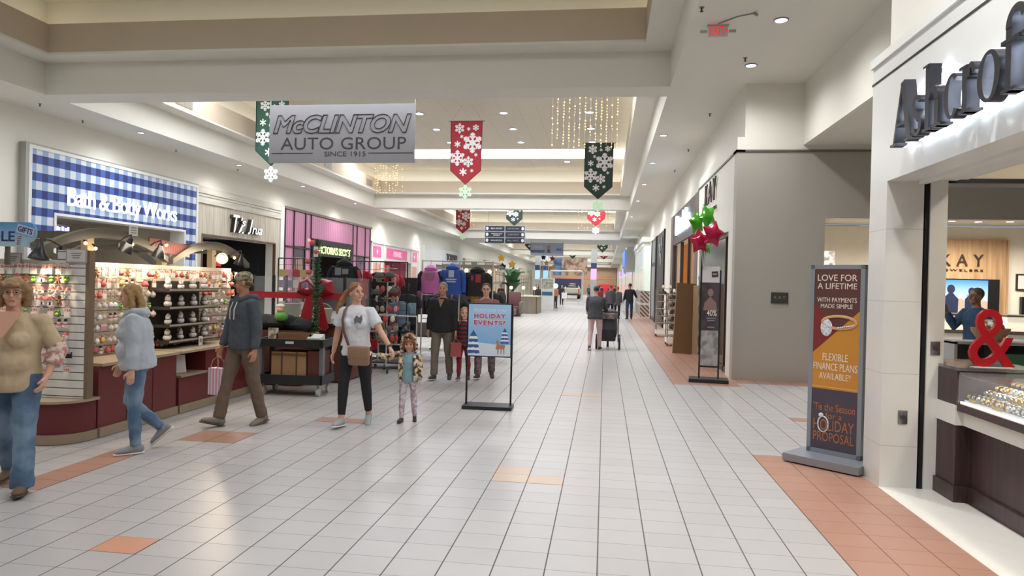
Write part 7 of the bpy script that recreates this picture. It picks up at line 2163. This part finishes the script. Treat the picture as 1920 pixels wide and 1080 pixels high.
B().cbox((0, 0, -0.005), (0.25, 0.075, 0.22), bev=0.03).done('pouch', tb_m, t)
B().cbox((0, -0.04, 0.03), (0.24, 0.012, 0.13), bev=0.006).done('flap', tb_m, t)
pts = [whitew['P'](0.0) + Vector((0.215, -0.10, 0)), whitew['P'](0.03) + Vector((-0.03, -0.172, 0)), whitew['P'](0.2) + Vector((-0.10, -0.162, 0)), whitew['P'](0.33) + Vector((-0.115, -0.155, 0)), whitew['P'](0.44) + Vector((-0.115, -0.085, 0)), whitew['P'](0.49) + Vector((-0.10, 0.0, 0)), whitew['P'](0.40) + Vector((-0.05, 0.13, 0)), whitew['P'](0.1) + Vector((0.1, 0.14, 0))]
o = B().tube([world(whitew, q) - c for q in pts[1:]], [(0.016, 0.005)] * 7, 8, up=(1, 0, 0)).done('strap', st_m2, t)
so, el, wr, wd, sd = blk['A'][1]
hb = world(blk, wr + wd * 0.12)
t = T('shopping_bag', 'small dull red gift bag in the hand of the man in the black jacket', 'shopping bag', (hb.x, hb.y, hb.z - 0.32), 0.2)
B().box(-0.09, 0.09, -0.04, 0.04, 0, 0.24).done('paper_body', M('dull_red_paper', '9a4a48', 0.6), t)
B().tube([(-0.05, 0, 0.24), (0, 0, 0.32), (0.05, 0, 0.24)], 0.005, 6).done('handle', M('bag_handle', 'a08a6a', 0.6), t)
t = T('shopping_bag', 'white bag carried by the woman in dark clothes near the truck', 'shopping bag', (-3.28, 57.3, 0.55))
B().box(-0.22, 0.22, -0.1, 0.1, 0, 0.5).done('paper_body', white_m, t)
B().tube([(-0.1, 0, 0.5), (0, 0, 0.7), (0.1, 0, 0.5)], 0.01, 6).done('handle', white_m, t)
# stroller
t = T('stroller', 'black three-wheeled stroller pushed by the woman in the dark grey sweater', 'stroller', (0.12, 18.75, 0), 0.0)
st_f, st_c = M('stroller_frame', '202022', 0.4), M('stroller_cloth', '3b3b40', 0.85, v=0.1, bump=0.3)
for sx in (-1, 1):
    w_ = B().cyl((sx * 0.30 - 0.025, -0.15, 0.2), (sx * 0.30 + 0.025, -0.15, 0.2), 0.2, n=22).done('wheel', st_f, t)
    B().cyl((sx * 0.30 - 0.03, -0.15, 0.2), (sx * 0.30 + 0.03, -0.15, 0.2), 0.07, n=14).done('hub', M('hub_grey', '77777a', 0.4), w_)
    B().tube([(sx * 0.27, -0.15, 0.2), (sx * 0.26, 0.1, 0.55), (sx * 0.26, -0.35, 1.0)], 0.016, 8).done('frame_tube', st_f, t)
B().cyl((-0.03, 0.6, 0.14), (0.03, 0.6, 0.14), 0.14, n=20).done('front_wheel', st_f, t)
B().tube([(0, 0.6, 0.14), (0, 0.35, 0.5)], 0.02, 8).done('front_fork', st_f, t)
B().cyl((-0.27, -0.35, 1.0), (0.27, -0.35, 1.0), 0.02, n=10).done('handle_bar', st_f, t)
soft(B().tube([(0, -0.12, 0.32), (0, -0.16, 0.5), (0, -0.05, 0.85), (0, 0.05, 0.95)], [(0.22, 0.2), (0.24, 0.26), (0.23, 0.2), (0.1, 0.08)], 14, up=(1, 0, 0)).done('seat', st_c, t), 0.015, 0.01)
B().lathe([(0.27, 0.0), (0.25, 0.13), (0.16, 0.23), (0.0, 0.26)], (0, 0.0, 0.82), 18, cap=False).done('canopy', M('canopy_grey', '5c5e66', 0.85), t)
B().box(-0.2, 0.2, -0.3, 0.3, 0.22, 0.34, None, 0.04).done('basket', st_c, t)
B().cbox((0.0, -0.28, 0.88), (0.3, 0.1, 0.16), bev=0.03).done('parcel', M('parcel_tan', 'b59a8a', 0.6, c2='6a6068', s=12), t)
# ================================================================ goods before the right-hand shops
brown_b = M('kraft_board', '8d6e4d', 0.65, v=0.1, s=3)
t = T('cardboard_sheet', 'tall folded brown board leaning before the dark shop doorway', 'board', (2.03, 18.0, 0))
B().cbox((-0.02, 0, 0.9), (0.5, 0.05, 1.78), rz=0.25, ry=0.04).done('front_leaf', brown_b, t)
B().cbox((0.27, -0.04, 0.88), (0.16, 0.05, 1.72), rz=-0.5).done('side_leaf', M('kraft_board_pale', 'a68a66', 0.65), t)
chrome_m = M('chrome_tube', 'b5b6b8', 0.25, 0.9)
def shoerack(x, y, w_, h, lab, n):
    t = T('shoe_rack', lab, 'rack', (x, y, 0))
    for sx in (-1, 1):
        for sy in (-1, 1):
            B().cyl((sx * w_ / 2, sy * 0.25, 0.07), (sx * w_ / 2, sy * 0.25, h), 0.016, n=8).done('post', chrome_m, t)
            B().cyl((sx * w_ / 2 - 0.015, sy * 0.25, 0.04), (sx * w_ / 2 + 0.015, sy * 0.25, 0.04), 0.038, n=12).done('caster', blackp_m, t)
    B().box(-w_ / 2 - 0.02, w_ / 2 + 0.02, -0.27, 0.27, 0.09, 0.22).done('base', white_m, t)
    zs = [0.45 + i * (h - 0.65) / (n - 1) for i in range(n)]
    for z in zs:
        B().cbox((0, 0, z), (w_, 0.5, 0.015), rx=0.0).done('shelf', chrome_m, t)
    return zs
shp = T('shoe', 'x', 'shoe')
def shoe_mesh(k):
    k.tube([(0, 0.0, 0.025), (0, 0.10, 0.05), (0, 0.19, 0.055), (0, 0.25, 0.06)], [(0.035, 0.02), (0.042, 0.035), (0.038, 0.05), (0.03, 0.045)], 10)
    return k
B().tube([(0, -0.005, 0.035), (0, 0.06, 0.045), (0, 0.14, 0.06), (0, 0.2, 0.07), (0, 0.24, 0.07)], [(0.03, 0.015), (0.042, 0.03), (0.042, 0.045), (0.038, 0.055), (0.03, 0.05)], 12).done('upper', M('shoe_tan', '9a7656', 0.6, c2='5a4636', s=5), shp)
B().box(-0.045, 0.045, -0.03, 0.27, 0.0, 0.018, None, 0.006).done('sole', M('shoe_sole', 'd8d0c2', 0.6), shp)
dk = None
fs = True
for x, y, w_, h, n, side in ((2.12, 20.6, 0.62, 1.5, 5, 'near'), (2.1, 24.2, 0.66, 1.62, 5, 'far')):
    zs = shoerack(x, y, w_, h, 'chrome shoe rack on casters, the %s one of the pair on the right' % ('nearer' if side == 'near' else 'farther'), n)
    for r, z in enumerate(zs):
        for i in range(5):
            loc = (x - w_ / 2 + 0.09 + i * (w_ - 0.18) / 4, y - 0.22 + rnd.uniform(0, 0.08), z + 0.009)
            lab = 'shoe on the %s shelf of the %s chrome rack' % (ORD[n - 1 - r], 'nearer' if side == 'near' else 'farther')
            if fs:
                fs = False
                shp.location, shp['label'], shp['group'] = loc, lab, lab
            else:
                dup(shp, loc, rnd.uniform(-0.3, 0.3), lab, lab)
    o = T('shoe_box', 'pair of pale display shoes on top of the %s chrome rack' % ('nearer' if side == 'near' else 'farther'), 'shoes', (x, y, h))
    for s in (-1, 1):
        q = B().tube([(s * 0.12, -0.2, 0.04), (s * 0.12, -0.1, 0.05), (s * 0.12, 0.02, 0.09)], [(0.04, 0.02), (0.045, 0.04), (0.04, 0.06)], 10)
        q.done('shoe_pair', M('shoe_pale', 'c9bba6', 0.6), o)
    B().box(-w_ / 2, w_ / 2, -0.25, 0.25, 0.0, 0.015).done('shelf_top', chrome_m, o)
# ================================================================ far kiosks, seats, plants, truck, directory pillars
tan_m = wood('taupe_kiosk_boards', '7f7768', '938a7a', 2, 2)
t = T('kiosk_counter', 'taupe boarded kiosk counter in the middle distance', 'counter', (-4.5, 40.5, 0))
B().box(-1.0, 0.72, -1.4, 1.4, 0.0, 0.95).done('body', tan_m, t)
B().box(-1.05, 0.77, -1.45, 1.45, 0.95, 1.0).done('top', M('pale_worktop', 'cfc4b0', 0.4), t)
B().box(0.68, 0.74, -1.44, -1.38, 0, 0.95).done('corner_post', M('corner_brown', '6a4a38', 0.5), t)
for x in (-0.8, -0.1, 0.55):
    b_ = B().cyl((x, -1.1, 1.0), (x, -1.1, 1.4), 0.02, n=8).done('lamp_post', steel_m, t)
    B().ball((x, -1.1, 1.45), 0.09, 12, 8).done('lamp_globe', M('kiosk_globe', 'ffd9a8', 0.4, e=8, v=0), b_)
t = T('kiosk_counter', 'farther kiosk of warm boards and bright lamps left of the palm', 'counter', (-8.0, 42, 0))
B().box(-1.6, 1.6, -1.2, 1.2, 0.0, 1.0).done('body', tan_m, t)
for x in (-1.5, -0.5, 0.5, 1.5):
    B().cyl((x, -1.1, 1.0), (x, -1.1, 2.6), 0.05, n=8).done('post', M('kiosk_post', 'b7a483', 0.5), t)
B().box(-1.7, 1.7, -1.3, 1.3, 2.6, 2.75).done('canopy', M('canopy_khaki', '7d7763', 0.5), t)
for i, (x, z) in enumerate(((-1.0, 2.3), (-0.2, 2.4), (0.6, 2.3), (1.2, 2.35), (0.95, 2.1))):
    B().ball((x, -1.25, z), 0.11, 12, 8).done('lamp_globe', M('kiosk_globe', 'ffd9a8', 0.4, e=8, v=0), t)
B().box(-1.4, -0.2, -1.25, -1.2, 1.05, 2.0).done('goods_panel', M('goods_mix', '9a6a5a', 0.5, c2='c9b9a4', s=5), t)
B().box(0.2, 0.8, -1.25, -1.2, 1.05, 2.1).done('lit_case', M('lit_case_far', 'f8f2ea', 0.4, e=1.5), t)
t = T('armchair', 'dark red and grey massage chair before the taupe kiosk', 'armchair', (-4.75, 36.0, 0))
B().box(-0.4, 0.4, -0.5, 0.5, 0.0, 0.5, None, 0.06).done('seat', M('chair_maroon', '5e2d30', 0.5), t)
B().cbox((0, 0.45, 0.75), (0.75, 0.25, 1.0), rx=-0.25, bev=0.08).done('backrest', M('chair_maroon', '5e2d30', 0.5), t)
for s in (-1, 1):
    B().cbox((s * 0.46, -0.05, 0.42), (0.16, 1.0, 0.66), bev=0.06).done('armrest', M('chair_grey', '6d6b66', 0.5), t)
B().box(-0.3, 0.3, -0.85, -0.5, 0.05, 0.4, None, 0.05).done('footrest', M('chair_grey', '6d6b66', 0.5), t)
t = T('display_tower', 'white tower display with blue band beside the taupe kiosk', 'display', (-3.78, 46.5, 0))
B().box(-0.42, 0.42, -0.3, 0.3, 0.0, 1.35).done('body', white_m, t)
B().box(-0.38, 0.38, -0.335, -0.32, 1.4, 2.05).done('panel', M('pale_green_panel', 'c2c6b4', 0.4, c2='8f9484', s=6), t)
B().box(-0.44, 0.44, -0.32, 0.32, 1.35, 2.1).done('frame', white_m, t)
B().box(-0.35, 0.35, -0.32, -0.3, 0.95, 1.2).done('blue_band', M('blue_label', '3f6f98', 0.4), t)
B().ball((0.55, -0.2, 1.6), 0.15, 14, 8).done('lamp_globe', M('white_globe', 'f4f4ff', 0.4, e=4, v=0), t)
def plant(x, y, h, n, lab, pot='a39a8c', ln=0.6):
    t = T('potted_palm', lab, 'plant', (x, y, 0))
    B().lathe([(0.0, 0), (0.2, 0), (0.28, 0.5), (0.24, 0.52), (0, 0.45)], n=16).done('pot', M('pot_' + pot, pot, 0.6), t)
    k = B()
    for i in range(n):
        a = i * 2.4
        e = 0.55 + 0.45 * (i % 5) / 5
        d = Vector((math.cos(a), math.sin(a), 0))
        base = Vector((0, 0, 0.45))
        p1 = base + Vector((0, 0, h * 0.5 * e)) + d * 0.1
        p2 = base + Vector((0, 0, h * 0.8 * e)) + d * ln * 0.45
        p3 = base + Vector((0, 0, h * 0.85 * e)) + d * ln
        k.tube([base, p1, p2, p3], [(0.012, 0.012), (0.02, 0.015), (0.16, 0.012), (0.01, 0.006)], 6, up=(-d.y, d.x, 0))
    k.done('leaves', M('leaf_green', '3f6b45', 0.5, v=0.3), t)
plant(-5.75, 43.3, 2.9, 26, 'tall leafy palm standing behind the taupe kiosk', ln=1.1)
plant(-9.8, 44, 2.2, 22, 'green palm beside the pale shop front on the left', ln=0.8)
plant(-5.3, 66, 2.4, 22, 'far green palm in front of the parked truck', ln=1.1)
gold_b, blk_b = M('balloon_gold', 'c99a3a', 0.2, 0.5), M('balloon_black', '2a2620', 0.2, 0.3)
for x, y, z, m, lab in ((-6.6, 44, 3.3, gold_b, 'gold star balloon, left one over the palm'), (-5.9, 44, 2.9, gold_b, 'gold star balloon, right one over the palm'), (-6.55, 44.3, 2.75, blk_b, 'black balloon under the left gold star'), (-5.85, 44.3, 2.5, blk_b, 'black balloon under the right gold star'),
                        (-5.2, 62, 3.6, gold_b, 'far gold balloon in the cluster by the directory pillar'), (-4.7, 62.2, 4.0, M('balloon_red', 'a04a40', 0.2, 0.3), 'far red balloon on top of the cluster by the directory pillar'), (-5.5, 62.2, 4.1, blk_b, 'far black balloon in the cluster by the directory pillar'), (-4.6, 62, 3.2, M('balloon_gold', 'c99a3a'), 'far low gold balloon by the directory pillar')):
    tb = T('star_balloon', lab, 'balloon', (x, y, z))
    k = B().prism(star(5, 0.26, 0.16), (0, 0.06, 0), *FRONT, 0.12)
    k.done('foil', m, tb)
    B().cyl((0, 0, -0.3), (0, 0, -z + 0.02 if y > 50 else -z + 1.0), 0.006, n=4).done('string', M('balloon_string', 'c9c4c8', 0.5), tb)
def dpillar(x, y, h, c, lab, e=0.8):
    t = T('directory_pillar', lab, 'directory', (x, y, 0))
    B().box(-0.3, 0.3, -0.3, 0.3, 0, h).done('column', M('pillar_grey', 'b5b6b4', 0.5), t)
    B().box(-0.28, 0.28, -0.32, -0.3, 2.3, 3.4).done('screen', M('screen_' + c, c, 0.4, e=e), t)
    B().box(-0.29, 0.29, -0.33, -0.3, 3.4, 4.0).done('header', M('navy_header', '3a4468', 0.4), t)
    B().box(-0.33, 0.33, -0.34, 0.34, 0.0, 0.2).done('base', M('pillar_base', '6a6c70', 0.5), t)
dpillar(-8.1, 84, ZC, '9fc4e4', 'directory pillar with pale blue screen behind the white tower display')
dpillar(-7.2, 85, ZC, '86b4dc', 'second directory pillar with pale blue screen, right of the first')
dpillar(-1.15, 72, ZC, 'e87ac8', 'directory pillar with glowing pink screen far down the hall', 2.0)
# truck on display
t = T('pickup_truck', 'cream pickup truck parked far down the hall, seen from behind', 'truck', (-4.0, 84, 0))
tr_m = M('truck_cream', 'cfc8b6', 0.3)
B().box(-1.0, 1.0, 0, 2.2, 0.55, 1.35, None, 0.06).done('bed', tr_m, t)
B().tube([(0, 2.2, 1.15), (0, 2.6, 1.2), (0, 4.2, 1.2), (0, 4.6, 1.1)], [(0.98, 0.5), (0.95, 0.68), (0.95, 0.68), (0.98, 0.45)], 16, up=(1, 0, 0)).done('cab', tr_m, t)
B().box(-0.98, 0.98, 4.4, 5.8, 0.55, 1.25, None, 0.08).done('hood', tr_m, t)
B().box(-0.75, 0.75, 2.15, 2.2, 1.35, 1.8).done('rear_window', M('truck_glass', '3a3d40', 0.15), t)
B().box(-0.85, 0.85, -0.04, 0, 0.75, 1.3).done('tailgate', M('truck_tailgate', 'd8d2c2', 0.3), t)
B().box(-1.0, 1.0, -0.15, 0.02, 0.45, 0.62).done('bumper', M('bumper_dark', '45423e', 0.4, 0.4), t)
for s in (-1, 1):
    B().box(s * 0.92 - 0.07, s * 0.92 + 0.07, -0.05, 0, 0.8, 1.2).done('tail_light', M('tail_red', 'b83428', 0.3, e=0.3), t)
    for y in (0.9, 4.9):
        B().cyl((s * 0.72, y, 0.38), (s * 0.98, y, 0.38), 0.38, n=20).done('wheel', M('tyre', '232323', 0.7), t)
t = T('white_arch', 'thin white frame arch standing over the parked truck', 'arch', (-4.2, 82, 0))
B().cyl((1.6, 0, 0), (1.6, 0, 3.3), 0.12, n=8).done('post', white_m, t)
B().cyl((-2.2, 0, 0), (-2.2, 0, 3.3), 0.12, n=8).done('post', white_m, t)
B().cyl((-2.2, 0, 3.3), (1.6, 0, 3.3), 0.1, n=8).done('beam', white_m, t)
